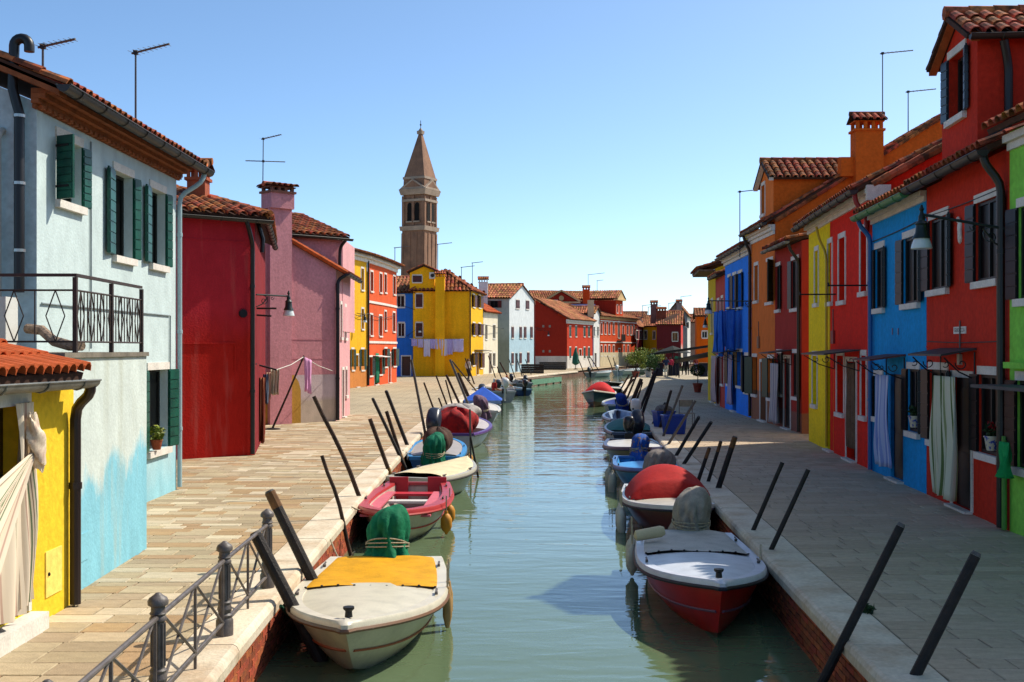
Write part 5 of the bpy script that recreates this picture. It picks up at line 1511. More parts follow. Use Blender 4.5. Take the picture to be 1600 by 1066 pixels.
def far_end():
    cx = lambda x, D: (x - CX) * D / F
    D1 = paint('pane_d', '#22282c', .3)
    t = thing('claret_house', 'claret house at the canal bend, right of the red palace', 'house', (19.5, 172, 0))
    f = block(t, [(18.4, 168), (cx(1005, 172), 172), (cx(1012, 180), 182), (20, 184)], 5.6, plaster('claret_plaster', '#8a2a32', .06), {0: [W(994, 997, 517, 530), W(999, 1003, 517, 530)]}, zr=7.2)
    t = thing('canary_house', 'canary yellow house at the canal bend', 'house', (21, 171, 0))
    block(t, [(cx(1005, 171), 171), (cx(1026, 169), 169), (cx(1028, 179), 180), (cx(1006, 181), 182)], 5.7, plaster('canary_plaster', '#d9ad18', .05), {0: [W(1006, 1011, 517, 530), W(1020, 1024, 518, 530), W(1019, 1024, 545, 560)]}, zr=7.3, ridge_ax=0)
    t = thing('wine_house', 'wine-red house wall with one framed window at the canal bend', 'house', (24, 160, 0))
    block(t, [(cx(1026, 160), 160), (cx(1064, 160), 160), (cx(1072, 163), 166), (cx(1030, 170), 170)], 5.8, plaster('wine_plaster', '#6a2426', .06),
          {0: [W(1050.5, 1059, 520, 533, fm=paint('frame_cream', '#c8b48a'), pm=mat('board_tan', '#7a5030', .8))]}, zr=7.6, ridge_ax=0, mats={1: mixmat('flaked_plaster', '#c23a30', '#b8a898', 2.2, 3.0, .6, 4)})
    chimney(t, (cx(1022, 164), 164), .9, .8, 6, 9.2, plaster('chimney_mauve', '#7c5a56'), n=2)
    chimney(t, (cx(1033, 162), 162), 1.3, .8, 6, 8.2, mat('chimney_brick', '#7a3c2a', .9, .2, 4), n=3)
    t = thing('grey_house', 'grey gabled house standing behind the wine-red house', 'house', (26, 180, 0))
    block(t, [(cx(1042, 178), 178), (cx(1074, 178), 178), (cx(1088, 180), 186), (cx(1050, 188), 190)], 7.6, plaster('grey_far', '#8d8b90', .08), {0: [W(1046, 1052, 489, 495), W(1072, 1076, 504, 512)]}, zr=9.6, ridge_ax=1, mats={1: plaster('pale_far', '#c9c2ba')})
    chimney(t, (cx(1061, 177.5), 177.5), .8, .8, 5, 9.9, plaster('chimney_grey', '#8f7f7c'), n=2)
    t = thing('tangerine_house', 'tangerine orange house half hidden behind the shop awning', 'house', (21, 130, 0))
    block(t, [(cx(1088, 128), 128), (cx(1125, 128), 128), (cx(1130, 136), 138), (cx(1090, 136), 138)], 6.0, plaster('tangerine_plaster', '#cf5a0e', .05), {0: [W(1097, 1105, 518, 528)]}, zr=6.9, ridge_ax=0)
    # rooftops filling the skyline
    rnd = random.Random(9)
    for i, (x, w_, d, h) in enumerate(((985, 50, 205, 7.6), (930, 70, 215, 7.8), (1090, 60, 200, 7.0), (880, 40, 200, 8.2))):
        t = thing('distant_house', ['terracotta-roofed house far behind the canary yellow house', 'terracotta-roofed house far behind the red palace', 'terracotta-roofed house far behind the tangerine house', 'terracotta-roofed house far behind the long brick red house'][i], 'house', (cx(x, d), d, 0))
        a, b = cx(x - w_ / 2, d), cx(x + w_ / 2, d)
        block(t, [(a, d), (b, d), (b + 1, d + 10), (a + 1, d + 10)], h, plaster('distant_plaster', '#9a7a68', .1), zr=h + 1.4)

def tower():
    t = thing('bell_tower', 'tall leaning brick bell tower with belfry, pediments and pyramid spire', 'tower', (-19.6, 240, 0))
    BR = mat('tower_brick', '#8c6a54', .92, .18, .35, col2='#6c5244', bump=.3, bscale=6, streak=.15)
    BR2 = mat('tower_brick_lit', '#7d5c4a')if False else BR
    ST = mat('tower_stone', '#a39180', .9, .15, .5)
    D = 240.0; k = D / F
    hw = 2.62
    rz = R(-26)
    def zpx(y): return H + (HY - y) * k
    def ring(z, h): return [t.location + V((0, 0, z)) + Matrix.Rotation(rz, 3, 'Z') @ V((sx * h, sy * h, 0)) + V((z * .012, 0, 0)) for sx, sy in ((-1, -1), (1, -1), (1, 1), (-1, 1))]
    def band(z0, h0, z1, h1, nm, m):
        a, b = ring(z0, h0), ring(z1, h1); mb = MB(); mb.poly(a); mb.poly(b)
        for i in range(4): mb.poly([a[i], a[(i + 1) % 4], b[(i + 1) % 4], b[i]])
        return mb.build(nm, m, t)
    z1, z2, z3, z4, z5, z6 = zpx(362), zpx(305), zpx(298), zpx(282), zpx(210), zpx(205)
    band(0, hw + .15, z1, hw, 'shaft', BR)
    band(z1, hw + .3, z1 + .9, hw + .45, 'cornice', ST)
    band(z1 + .9, hw - .1, z2, hw - .15, 'belfry', BR)
    band(z2 - .2, hw + .3, z3, hw + .6, 'cornice', ST)
    band(z3, hw - .1, z4, hw - .15, 'attic', BR)
    band(z4, hw, z4 + .5, hw, 'cornice', ST)
    band(z4 + .5, hw - .2, z5, .32, 'spire', BR)
    band(z5, .55, z6, .6, 'spire_cap', ST); band(z6, .4, z6 + .6, .1, 'spire_cap', ST)
    mb = MB(); c = V((z6 * .012, 0, 0)) + t.location; mb.tube([c + V((0, 0, z6)), c + V((0, 0, z6 + 2.2))], .07, 6); mb.blob(c + V((0, 0, z6 + 1.3)), .2, .2, .2, 1, 8, 6); mb.build('finial', IRON, t)
    for i in range(4):
        def fp(u, w_, z, hh=hw):
            a, b = ring(z, hh)[i], ring(z, hh)[(i + 1) % 4]; e = (b - a).normalized(); n = V((e.y, -e.x, 0)); return a.lerp(b, u) + n * w_
        # pediment
        mb = MB(); A, B, C = fp(-.12, .45, z3), fp(1.12, .45, z3), fp(.5, .45, z3 + 2.1)
        A2, B2, C2 = fp(-.12, -.1, z3), fp(1.12, -.1, z3), fp(.5, -.1, z3 + 2.1)
        for q in ((A, B, C), (A2, B2, C2)): mb.poly(q)
        for p, q in (((A, A2), (B, B2)), ((B, B2), (C, C2)), ((C, C2), (A, A2))): mb.poly([p[0], q[0], q[1], p[1]])
        pd = mb.build('pediment', ST, t)
        mb = MB(); mb.poly([fp(.1, .455, z3 + .4), fp(.9, .455, z3 + .4), fp(.5, .455, z3 + 1.75)]); mb.build('tympanum', BR, pd)
        # pilasters on the shaft
        for u in (.04, .35, .65, .96):
            mb = MB(); mb.obox(fp(u - .045, -.02, 1), fp(u + .045, -.02, 1) - fp(u - .045, -.02, 1), (fp(u, .16, 1) - fp(u, -.02, 1)), ring(z1 - .5, hw)[i] - ring(1, hw)[i]); mb.build('pilaster', BR, t)
        # paired belfry arches
        zb, zt = zpx(347), zpx(323)
        for u in (.33, .67):
            mb = MB(); pts = [fp(u - .1, .03, zb), fp(u + .1, .03, zb), fp(u + .1, .03, zt)] + [fp(u + .1 * math.cos(a), .03, zt + .55 * math.sin(a)) for a in [math.pi * j / 8 for j in range(1, 8)]] + [fp(u - .1, .03, zt)]
            mb.poly(pts); mb.build('belfry_arch', DARKIN, t)
            mb = MB(); a = fp(u - .14, 0, zb - .35); mb.obox(a, fp(u + .14, 0, zb - .35) - a, fp(u, .25, zb) - fp(u, 0, zb), V((0, 0, .3))); mb.build('arch_sill', ST, t)
        for u in (.06, .5, .94):
            mb = MB(); a = fp(u - .05, -.3, z1 + 1); mb.obox(a, fp(u + .05, -.3, z1 + 1) - a, fp(u, .12, 9) - fp(u, -.3, 9), V((0, 0, z2 - z1 - 1.4))); mb.build('pilaster', BR, t)
        mb = MB(); a = fp(.0, -.05, zt + .8); mb.obox(a, fp(1, -.05, zt + .8) - a, fp(.5, .2, 9) - fp(.5, -.05, 9), V((0, 0, .5))); mb.build('string_course', ST, t)
mid_left(); far_left(); far_end(); tower()
# ================================================================ boats
def hullfn(L, B, fb, rise, tr=.8, p=2.4, rk=.35, kd=.14):
    def b(t): return B / 2 * ((tr + (1 - tr) * math.sin(math.pi / 2 * t / .42)) if t < .42 else max(0.0, 1 - ((t - .42) / .58) ** p))
    def zs(t): return fb + rise * t ** 2.2 + .05 * (1 - t) ** 3
    def zk(t): return -kd + .10 * max(0, (t - .7) / .3) ** 2
    def P(t, s, sd=1):
        x = b(t) * s ** (.40 + .60 * t ** 3) * sd
        z = zk(t) + (zs(t) - zk(t)) * s ** 1.35
        return V((x, L * (t - .5) - rk * (1 - s) * t ** 4, z))
    return b, zs, P

def fender(label, p, h=.42, r=.085, col='#cfc6b0', group='fenders hung over boat sides', tilt=0.0):
    p = V(p); t = thing('boat_fender', label, 'fender', p, group=group)
    m = paint('fender_' + col[1:], col, .6, .15)
    mb = MB(); mb.lathe([(.02, -h / 2 - .03), (.03, -h / 2), (r * .7, -h / 2 + .03), (r, -h / 2 + .09), (r, h / 2 - .09), (r * .7, h / 2 - .03), (.03, h / 2), (.025, h / 2 + .04)], p, 12); mb.build('body', m, t, True)
    mb = MB(); mb.tube([p + V((0, 0, h / 2 + .03)), p + V((tilt, 0, h / 2 + .28))], .012, 6); mb.build('rope', ROPE, t)
    return t

def motor(t, L, z, col, cover=None, tilt=0.0, x=0.0, s=1.0, covm=None, side=-1, big=1.0):
    "outboard on the transom; local coordinates, bow +y"
    y = -L / 2 - .14
    mx = Matrix.Rotation(R(tilt), 3, 'X')
    c = V((x, y, z)); mo = MB()
    pm = paint('motor_' + col[1:], col, .3)
    def sh(d, th, ph):
        k = 1 - .18 * max(0, -d.z / .2); return V((d.x * k, d.y * k + .04 * (d.z / .2), d.z))
    q_ = .8 if cover else 1.0
    mo.blob(c + mx @ V((0, -.06, (.26 if cover else .42) * s)), .16 * s * q_, .26 * s * q_, .22 * s * q_, .62, 16, 10, sh, mx)
    m_ = mo.build('outboard_motor', pm, t, True, True)
    q = MB(); q.obox(c + mx @ V((-.05, -.12, -.45)), mx @ V((.1, 0, 0)), mx @ V((0, .16, 0)), mx @ V((0, 0, .72))); q.obox(c + mx @ V((-.04, -.22, -.5)), mx @ V((.08, 0, 0)), mx @ V((0, .3, 0)), mx @ V((0, 0, .05))); q.build('leg', pm, m_, False, True)
    q = MB(); q.obox(c + V((-.12, .0, -.12)), V((.24, 0, 0)), V((0, .12, 0)), V((0, 0, .28))); q.build('clamp', IRON, m_, False, True)
    if not cover:
        q = MB(); q.tube([c + mx @ V((0, .15, .3)), c + mx @ V((side * .1, .6, .42))], [.02, .03], 8); q.build('tiller', IRON, m_, False, True)
    if cover:
        rnd = random.Random(int(z * 100) + int(x * 100) + len(cover) + int(L * 50))
        a0 = rnd.uniform(0, 6); lob = rnd.choice((5, 6, 7))
        prof = [(0.0, .45), (.07, .447), (.13, .435), (.18, .41), (.22, .37), (.245, .31), (.255, .24), (.252, .17), (.243, .10), (.235, .045), (.232, .02), (.236, -.005), (.25, -.06), (.268, -.12), (.28, -.19), (.288, -.27), (.29, -.34)]
        n = 96; q = MB(); rings = []
        for r_, zz in prof:
            low = max(0, min(1, (.30 - zz) / .5)); ring = []
            for k in range(n):
                th = 2 * math.pi * k / n
                w_ = 1 + .05 * math.sin(2 * th + a0) + .17 * (abs(math.sin(4.5 * th + 2 * a0 + 5 * zz + 1.5 * noise.noise(V((th, zz * 4, a0))))) - .6) * max(0, min(1, (.44 - zz) / .15)) + .09 * (abs(math.sin(8 * th - 9 * zz + a0)) - .6) * max(0, min(1, (.44 - zz) / .2)) + .15 * low * math.sin(lob * th + a0 + 3 * zz) + .06 * low * math.sin((lob * 2 + 1) * th + 2 * a0 - 5 * zz) + .07 * noise.noise(V((math.cos(th) * 2, math.sin(th) * 2, zz * 5 + a0)))
                lean = .22 * max(0, zz) * math.sin(a0)
                p_ = V((r_ * w_ * math.cos(th) * .92 + lean, r_ * w_ * math.sin(th) * 1.22, zz * (1 + .20 * (r_ / .25) * math.cos(th - a0)) + .04 * min(1, r_ / .2) * noise.noise(V((math.cos(th) * 1.5, math.sin(th) * 1.5, a0)))))
                ring.append(q.add(c + mx @ (p_ * s * big + V((0, -.04, .12 * s)))))
            rings.append(ring)
        for a_, b_ in zip(rings, rings[1:]):
            for k in range(n): q.f.append([a_[k], a_[(k + 1) % n], b_[(k + 1) % n], b_[k]]); q.m.append(0)
        cm = covm or mat('cover_' + cover[1:], cover, .8, .18, 6, bump=1.0, bscale=11, spec=.2)
        q.build('motor_cover', cm, m_, True, True, 80)
        for dz, tl in ((.0, .03), (.02, -.05), (.035, .02)):
            q = MB(); cc = c + mx @ V((0, -.04, .12 * s + dz * big))
            q.tube([cc + mx @ V((.243 * big * s * math.cos(a), .322 * big * s * math.sin(a), tl * math.sin(a + a0))) for a in [2 * math.pi * i / 24 for i in range(25)]], .009, 6, False)
            q.build('tie_rope', ROPE, m_, True, True)
    return m_

def boat(label, stern, bow, B=1.5, fb=.42, rise=.18, hull='#b0b0a0', rim='#c8c2b4', inn='#a9a290', deck=None, dcol='#c8c2b0', cover=None, mot=None, thwarts=(), tr=.8, p=2.4,
         rub='#2a2422', stripe=None, coam=None, group='boats moored along the canal', name='motor_boat', hullm=None, gw=.09, foot=None, rk=.35, deckm=None):
    fb -= .05
    S, Wb = V((stern[0], stern[1], 0)), V((bow[0], bow[1], 0)); d = Wb - S; L = d.length
    c = (S + Wb) / 2; rz = math.atan2(-d.x, d.y)
    t = thing(name, label, 'boat', (c.x, c.y, WZ), rz, group)
    b, zs, P = hullfn(L, B, fb, rise, tr, p, rk)
    hm = hullm or paint('hull_' + hull[1:], hull, .32, .1, streak=.12, spec=.5)
    N, M = 22, 8
    mb = MB()
    ts = [i / N for i in range(N)] + [.985, 1.0]
    idx = {}
    for sd in (-1, 1):
        for i, tt in enumerate(ts):
            for j in range(M + 1): idx[(sd, i, j)] = mb.add(P(tt, j / M, sd))
        for i in range(len(ts) - 1):
            for j in range(M):
                mb.f.append([idx[(sd, i, j)], idx[(sd, i + 1, j)], idx[(sd, i + 1, j + 1)], idx[(sd, i, j + 1)]])
                mb.m.append(1 if (foot and j < foot[0]) else 0)
    for j in range(M):
        mb.f.append([idx[(-1, 0, j)], idx[(-1, 0, j + 1)], idx[(1, 0, j + 1)], idx[(1, 0, j)]]); mb.m.append(0)
    ms = [hm] + ([paint('foot_' + foot[1][1:], foot[1], .5, .2)] if foot else [])
    h = mb.build('hull', ms, t, True, True, 28)
    bm = bmesh.new(); bm.from_mesh(h.data); bmesh.ops.remove_doubles(bm, verts=bm.verts, dist=1e-4); bmesh.ops.recalc_face_normals(bm, faces=bm.faces); bm.to_mesh(h.data); bm.free(); h.data.set_sharp_from_angle(angle=R(28))
    # gunwale
    rm = paint('rim_' + rim[1:], rim, .35, .08, spec=.5); mb = MB()
    path = [(-1, tt) for tt in ts] + [(1, tt) for tt in ts[::-1]]
    rings = []
    for sd, tt in path:
        bo = b(tt); z = zs(tt); y = L * (tt - .5); bi = max(0, bo - gw); yb = y - (gw if bo < gw else 0) * (1 - bo / gw) if bo < gw else y
        rings.append([mb.add(q) for q in (V((sd * (bo + .025), y + (.025 if tt == 1 else 0), z - .07)), V((sd * (bo + .03), y + (.03 if tt == 1 else 0), z + .0)), V((sd * (bo + .012), y, z + .025)), V((sd * (bi + .015), yb, z + .025)), V((sd * bi, yb, z - .03)))])
    for a, c_ in zip(rings, rings[1:]):
        for k in range(4): mb.f.append([a[k], a[k + 1], c_[k + 1], c_[k]]); mb.m.append(0)
    mb.obox(V((-b(0), -L / 2 - .02, zs(0) - .06)), V((2 * b(0), 0, 0)), V((0, .08, 0)), V((0, 0, .08)))
    mb.build('gunwale', rm, t, True, True, 45)
    mb = MB(); mb.tube([V((sd * (b(tt) + .028), L * (tt - .5) + (.03 if tt == 1 else 0), zs(tt) - .055)) for sd, tt in path], .022, 6); mb.build('rubbing_strake', paint('rub_' + rub[1:], rub, .5), t, True, True)
    if stripe:
        mb = MB()
        for sd in (-1, 1): mb.tube([P(tt, .62, sd) + V((sd * .006, 0, 0)) for tt in ts[:-1]], .014, 5)
        mb.build('stripe', paint('stripe_' + stripe[1:], stripe, .4), t, True, True)
    # interior
    im = paint('inside_' + inn[1:], inn, .6, .15, streak=.1); mb = MB(); te = min(.9, deck + .02) if deck is not None else .93
    tin = [.02 + (te - .02) * i / 12 for i in range(13)]
    zf = .06
    for sd in (-1, 1):
        prev = None
        for tt in tin:
            row = []
            for s_, kk in ((1, 1), (.7, .93), (.45, .86), (.22, .8)):
                q = P(tt, s_, sd); x_ = max(0.0, abs(q.x) - (gw if s_ == 1 else .06)) * (kk if s_ < 1 else 1); row.append(mb.add((sd * x_, q.y, max(zf, q.z - .02))))
            q = P(tt, .22, sd); row.append(mb.add((0, q.y, max(zf, q.z - .02))))
            if prev:
                for k in range(4): mb.f.append([prev[k], row[k], row[k + 1], prev[k + 1]]); mb.m.append(0)
            prev = row
    bi = b(0) - gw; mb.poly([(-bi, -L / 2 + .06, zs(0) - .03), (bi, -L / 2 + .06, zs(0) - .03), (bi * .66, -L / 2 + .06, zf), (-bi * .66, -L / 2 + .06, zf)])
    mb.build('inside', im, t, True, True, 40)
    if deck is not None:
        dm = deckm or paint('deck_' + dcol[1:], dcol, .42, .08, spec=.4)
        def dk(u, v):
            tt = deck + (.985 - deck) * v; bi = max(.0, b(tt) - gw + .02); x = (u * 2 - 1) * bi
            return V((x, L * (tt - .5) - (.05 if v == 1 else 0), zs(tt) + .012 + .05 * (1 - (u * 2 - 1) ** 2) * min(1, bi * 2)))
        mb = MB(); mb.grid(dk, 10, 12); mb.build('foredeck', dm, t, True, True, 60)
        bi = b(deck) - gw
        mb = MB(); mb.poly([dk(0, 0), dk(.25, 0), dk(.5, 0), dk(.75, 0), dk(1, 0), V((bi * .66, L * (deck - .5), zf)), V((-bi * .66, L * (deck - .5), zf))]); mb.build('bulkhead', dm, t, False, True)
        mb = MB(); q = V((0, L * .5 - .28, zs(.94) + .03)); mb.lathe([(.035, 0), (.03, .05), (.05, .07), (.05, .09)], q, 10); mb.build('mooring_bitt', IRON, t, True, True)
    if S.y < 30:
        for sd in (-1, 1):
            for tt in (.14, .55):
                mb = MB(); q = V((sd * (b(tt) - gw * .45), L * (tt - .5), zs(tt) + .025)); mb.box(q + V((0, 0, .012)), .03, .05, .024); mb.tube([q + V((0, -.09, .035)), q + V((0, .09, .035))], .012, 6); mb.build('cleat', IRON_B, t, False, True)
    for tt in thwarts:
        bi = b(tt) - gw * .6; mb = MB(); mb.obox(V((-bi, L * (tt - .5) - .12, zs(tt) - .14)), V((2 * bi, 0, 0)), V((0, .24, 0)), V((0, 0, .04))); mb.build('thwart', paint('thwart_' + inn[1:], '#cfc8c0', .5), t, False, True)
    if cover:
        t0, t1, hump, col = cover[:4]; prof = cover[4] if len(cover) > 4 else 'arch'
        cm = mat('canvas_' + col[1:], col, .75, .10, 5, bump=.25, bscale=14, spec=.2, streak=.06)
        def cv(u, v):
            tt = t0 + (t1 - t0) * v; bo = b(tt) - gw * .35; q = u * 2 - 1
            if prof == 'arch': hz = hump * (max(0, 1 - abs(q) ** 2.2)) * (math.sin(math.pi * min(1, max(0, v))) ** .55)
            elif prof == 'tent': hz = hump * (1 - abs(q)) * (1 - abs(2 * v - 1))
            elif prof == 'dome': hz = hump * max(0, 1 - abs(q) ** 2.4) ** .8 * (1 if v > .02 and v < .98 else 0) * (.45 + .55 * math.sin(math.pi * v))
            else: hz = hump * (1 - q * q)
            hz += .012 * math.sin(9 * u + 7 * v) * (1 - q * q)
            edge = -.05 if abs(q) > .96 else 0
            return V((q * bo * (1.0 if abs(q) < .97 else 1.03), L * (tt - .5), zs(tt) + .032 + hz + edge))
        mb = MB(); mb.grid(cv, 20, 16); mb.build('canvas_cover', cm, t, True, True, 60)
        mb = MB()
        for i in range(9):
            q = cv(.04 + .92 * i / 8, 1.0 if cover[4:5] != ['x'] else 1) + V((0, .004, .004)); mb.blob(q, .016, .016, .01, 1, 6, 4)
        mb.build('canvas_studs', IRON, t, False, True)
    if mot: motor(t, L, zs(0), **mot)
    return t, L, b, zs, rz

def locp(o, p): return o.location + Matrix.Rotation(o.rotation_euler.z, 3, 'Z') @ V(p)

GPAT = mat('cover_pattern', '#1f4f9a', .8, .2, 14, col2='#8a6a52', lo=.56, hi=.6)
# ---- left bank
t, L, b, zs, rz = boat('cream motorboat with yellow canvas cover at the front left', (-1.52, 13.9), (-1.43, 9.85), 1.56, .44, .22, '#b9b096', '#cfc6b2', '#c0b79f', deck=.42, dcol='#c6bda6',
     cover=(.03, .46, .03, '#cf9410', 'flat'), mot=dict(col='#333638', cover='#0e6b48', tilt=14, big=1.08), rub='#6b4a34', stripe='#9a4a2a', foot=(2, '#6a6a44'), gw=.13, p=2.5, tr=.84, rk=.85)
for i, (y, x) in enumerate(((-.55, -.80), (-.25, -.80))):
    fender(['flat tan fender board on the cream boat, nearer the stern', 'flat tan fender board on the cream boat, nearer the bow'][i], locp(t, (x, y, .24)), .36, .05, '#b08a58')
mb = MB(); q = [locp(t, (.72, .3, .5)), V((-2.2, 11.4, -.25)), V((-2.25, 11.2, -.1))]
mb.tube([q[0], (q[0] + q[1]) / 2 - V((0, 0, .06)), q[1], q[2]], .018, 6); tag(mb.build('mooring_rope', mat('rope_green', '#1d4a35', .9), None, True, loc=q[1]), 'dark green mooring rope from the cream boat to the quay', 'rope')
t, L, b, zs, rz = boat('open red and white rowing boat with pink benches and no motor', (-1.72, 21.2), (-1.80, 17.0), 1.42, .50, .10, '#b9b39c', '#b23a3c', '#b9a79a', thwarts=(.35, .72), tr=.78, p=3.6, rub='#a8322e', stripe='#b8382f', foot=(2, '#6a6a48'), gw=.17, name='rowing_boat')
mb = MB(); mb.obox((-.52, -L / 2 + .07, zs(0) - .3), (.34, 0, 0), (0, .05, 0), (0, 0, .42)); mb.build('stern_board', paint('stern_red', '#b0202c', .5), t, False, True)
mb = MB(); mb.obox((.18, -L / 2 + .07, zs(0) - .3), (.34, 0, 0), (0, .05, 0), (0, 0, .42)); mb.build('stern_board', paint('stern_red', '#b0202c', .5), t, False, True)
mb = MB(); mb.obox((-.6, -L / 2 + .35, zs(0) - .16), (1.2, 0, 0), (0, .3, 0), (0, 0, .04)); mb.build('stern_bench', paint('bench_red', '#bb2430', .5), t, False, True)
for sd in (-1, 1):
    mb = MB(); mb.obox((sd * .44 - .1, -1.4, .40), (.2, 0, 0), (0, 2.9, 0), (0, 0, .03)); mb.build('side_bench', paint('bench_pink', '#c9606a', .55), t, False, True)
for i, (x, y) in enumerate(((-.62, .9), (-.60, -.1))):
    fender(['round orange float hanging from the bow of the red rowing boat', 'orange float hanging amidships from the red rowing boat'][i], locp(t, (x - .12, y, .22)), .3, .09, '#c8841e')
boat('small white boat under a cream tarpaulin behind the red rowing boat', (-1.98, 22.3), (-.95, 25.3), 1.3, .46, .14, '#a9ac9f', '#b5b0a2', '#2a2622', cover=(.12, .985, .06, '#d8c8a2', 'flat'), p=2.2)
t, L, b, zs, rz = boat('blue boat with grey boarded deck and green covered outboard', (-1.80, 26.6), (-1.95, 31.6), 1.42, .46, .16, '#1b5a92', '#2e86c0', '#2e86c0', deck=.1, dcol='#a39a90', mot=dict(col='#222222', cover='#0f6b4e', tilt=10), p=3.2, gw=.1)
mb = MB()
def hd(d, th, ph): return d * (1 + .12 * math.sin(5 * th + 4 * d.z))
mb.blob((.05, -L / 2 + .95, .78), .34, .4, .3, .9, 24, 16, hd); o = mb.build('canvas_heap', mat('canvas_brown', '#4c3428', .85, .2, 6, bump=.4, bscale=20), None, True, True, 80)
o.location = t.location; o.rotation_euler = t.rotation_euler; tag(o, 'heap of brown canvas on the deck of the blue boat', 'tarpaulin')
for i, y in enumerate((.3, 1.1)):
    fender(['orange float at the side of the blue boat, the nearer one', 'orange float at the side of the blue boat, the farther one'][i], locp(t, (b(.5) + .08, y - 1.2, .2)), .26, .1, '#c8841e')
t, L, b, zs, rz = boat('lilac edged boat with big grey outboard and red cloth', (-1.72, 33.4), (-1.12, 38.6), 1.5, .5, .2, '#b9b2b4', '#5a3a80', '#a89a94', deck=.4, dcol='#bcb0a8', mot=dict(col='#2f3340', tilt=40, s=1.35, x=-.45), p=2.6)
def rc(d, th, ph): return d * (1 + .16 * math.sin(4 * th + 6 * d.z) + .08 * math.sin(9 * th))
mb = MB(); mb.blob(locp(t, (-.1, -1.2, .72)), .55, .6, .42, .85, 28, 16, rc); o = mb.build('red_cloth', mat('cloth_red', '#9c1616', .85, .25, 6, col2='#5a1016', bump=.4, bscale=20), None, True, loc=locp(t, (-.1, -1.2, .5)), ang=80); tag(o, 'crumpled red cloth heaped in the lilac edged boat', 'cloth')
mb = MB(); mb.blob(locp(t, (-.1, -.75, .98)), .58, .3, .28, .85, 24, 14, rc); o = mb.build('grey_cloth', mat('cloth_pale', '#b3aca6', .85, .2, 6, bump=.4, bscale=20), None, True, loc=locp(t, (-.1, -.75, .8)), ang=80); tag(o, 'pale grey cloth laid over the red cloth in the lilac edged boat', 'cloth')
boat('white boat with pointed blue canopy and mauve covered motor', (-1.2, 45.5), (-1.35, 50.5), 1.55, .5, .18, '#b5b1a4', '#d2cdc0', '#cfc8b8', deck=.05, dcol='#cdc5b4', mot=dict(col='#444444', cover='#6d5468', tilt=15, big=1.25), p=3)
mb = MB(); c = V((-1.3, 51.8, .12)); r0 = [c + V((x, y, 0)) for x, y in ((-.85, -1.1), (.85, -1.1), (.85, 1.1), (-.85, 1.1))]; ap = c + V((0, 0, .58))
for k in range(4):
    a_, b_ = r0[k], r0[(k + 1) % 4]
    mb.k = 0; mb.poly([a_, b_, ap]); mb.k = 1; mb.poly([a_, b_, b_ - V((0, 0, .16)), a_ - V((0, 0, .16))])
mb.k = 2
for q in r0: mb.bar(q - V((0, 0, .75)), q, .02)
o = mb.build('boat_canopy', [mat('canopy_blue', '#1a52b4', .7, .1, 4), mat('canopy_pale', '#8fa4c8', .7, .1, 4), IRON], None, False, loc=c - V((0, 0, .75))); tag(o, 'pointed blue boat canopy with pale valance', 'canopy')
boat('white skiff under the pointed blue canopy', (-1.25, 51.2), (-1.4, 54.6), 1.6, .5, .15, '#b8b6ac', '#cfcabc', '#8a877c', p=3)
boat('grey metal workboat with a man in red aboard', (-.45, 63.5), (-2.0, 68.5), 1.75, .62, .12, '#8c9296', '#b5b8b6', '#6a6a64', mot=dict(col='#c9c6be', tilt=10, s=1.2), p=3, foot=(3, '#6a3a2a'))
boat('small blue boat tied beyond the grey workboat', (.75, 72.5), (-.75, 77.5), 1.35, .42, .14, '#27466a', '#8fb0c0', '#a8a294', mot=dict(col='#1c1c1e', tilt=5))
boat('dark boat with black outboard near the green jetty', (.9, 82.5), (.2, 87.5), 1.5, .5, .15, '#5d6a70', '#9aa0a0', '#4a443c', mot=dict(col='#1c1c1e', tilt=35))
boat('dull green boat beyond the ochre house', (-.5, 79.5), (-1.2, 84), 1.4, .5, .15, '#46604e', '#6b7a68', '#57503f')
boat('white boat with dark cover moored by the long red house', (8.1, 119), (10.6, 124), 1.7, .5, .2, '#7d8a86', '#b9bdb6', '#3c3a36', deck=.5, dcol='#9fa8a2', mot=dict(col='#22242a', tilt=30))
boat('pale grey boat moored before the red palace', (11.8, 128), (14.8, 134), 1.8, .55, .22, '#98a29c', '#c2c6be', '#6a6a62', deck=.5, dcol='#b5bab2', mot=dict(col='#d0d0cc', tilt=20))
boat('dark hulled boat moored at the bend before the red palace', (14.5, 137), (17.8, 143), 1.8, .55, .2, '#3f4a48', '#8d958e', '#55524a')
boat('white skiff with black motor left of the grey workboat', (-1.5, 57.2), (-1.7, 61.5), 1.5, .5, .15, '#b5b4aa', '#c8c4b8', '#7a756a', mot=dict(col='#2a2c30', tilt=30, s=1.2), thwarts=(.5,))
boat('brown decked boat between the workboat and the small blue boat', (-.9, 69.3), (-2.0, 73.4), 1.5, .5, .15, '#6a5a4a', '#a89a84', '#4a4238', deck=.4, dcol='#8a7a64', mot=dict(col='#24262a', tilt=20))
boat('white boat moored before the cream house', (-.1, 86.5), (-.7, 91), 1.5, .5, .15, '#b8b8b0', '#c8c8c0', '#8a867a', deck=.5, dcol='#b0aea4', mot=dict(col='#1c1c20', tilt=30))
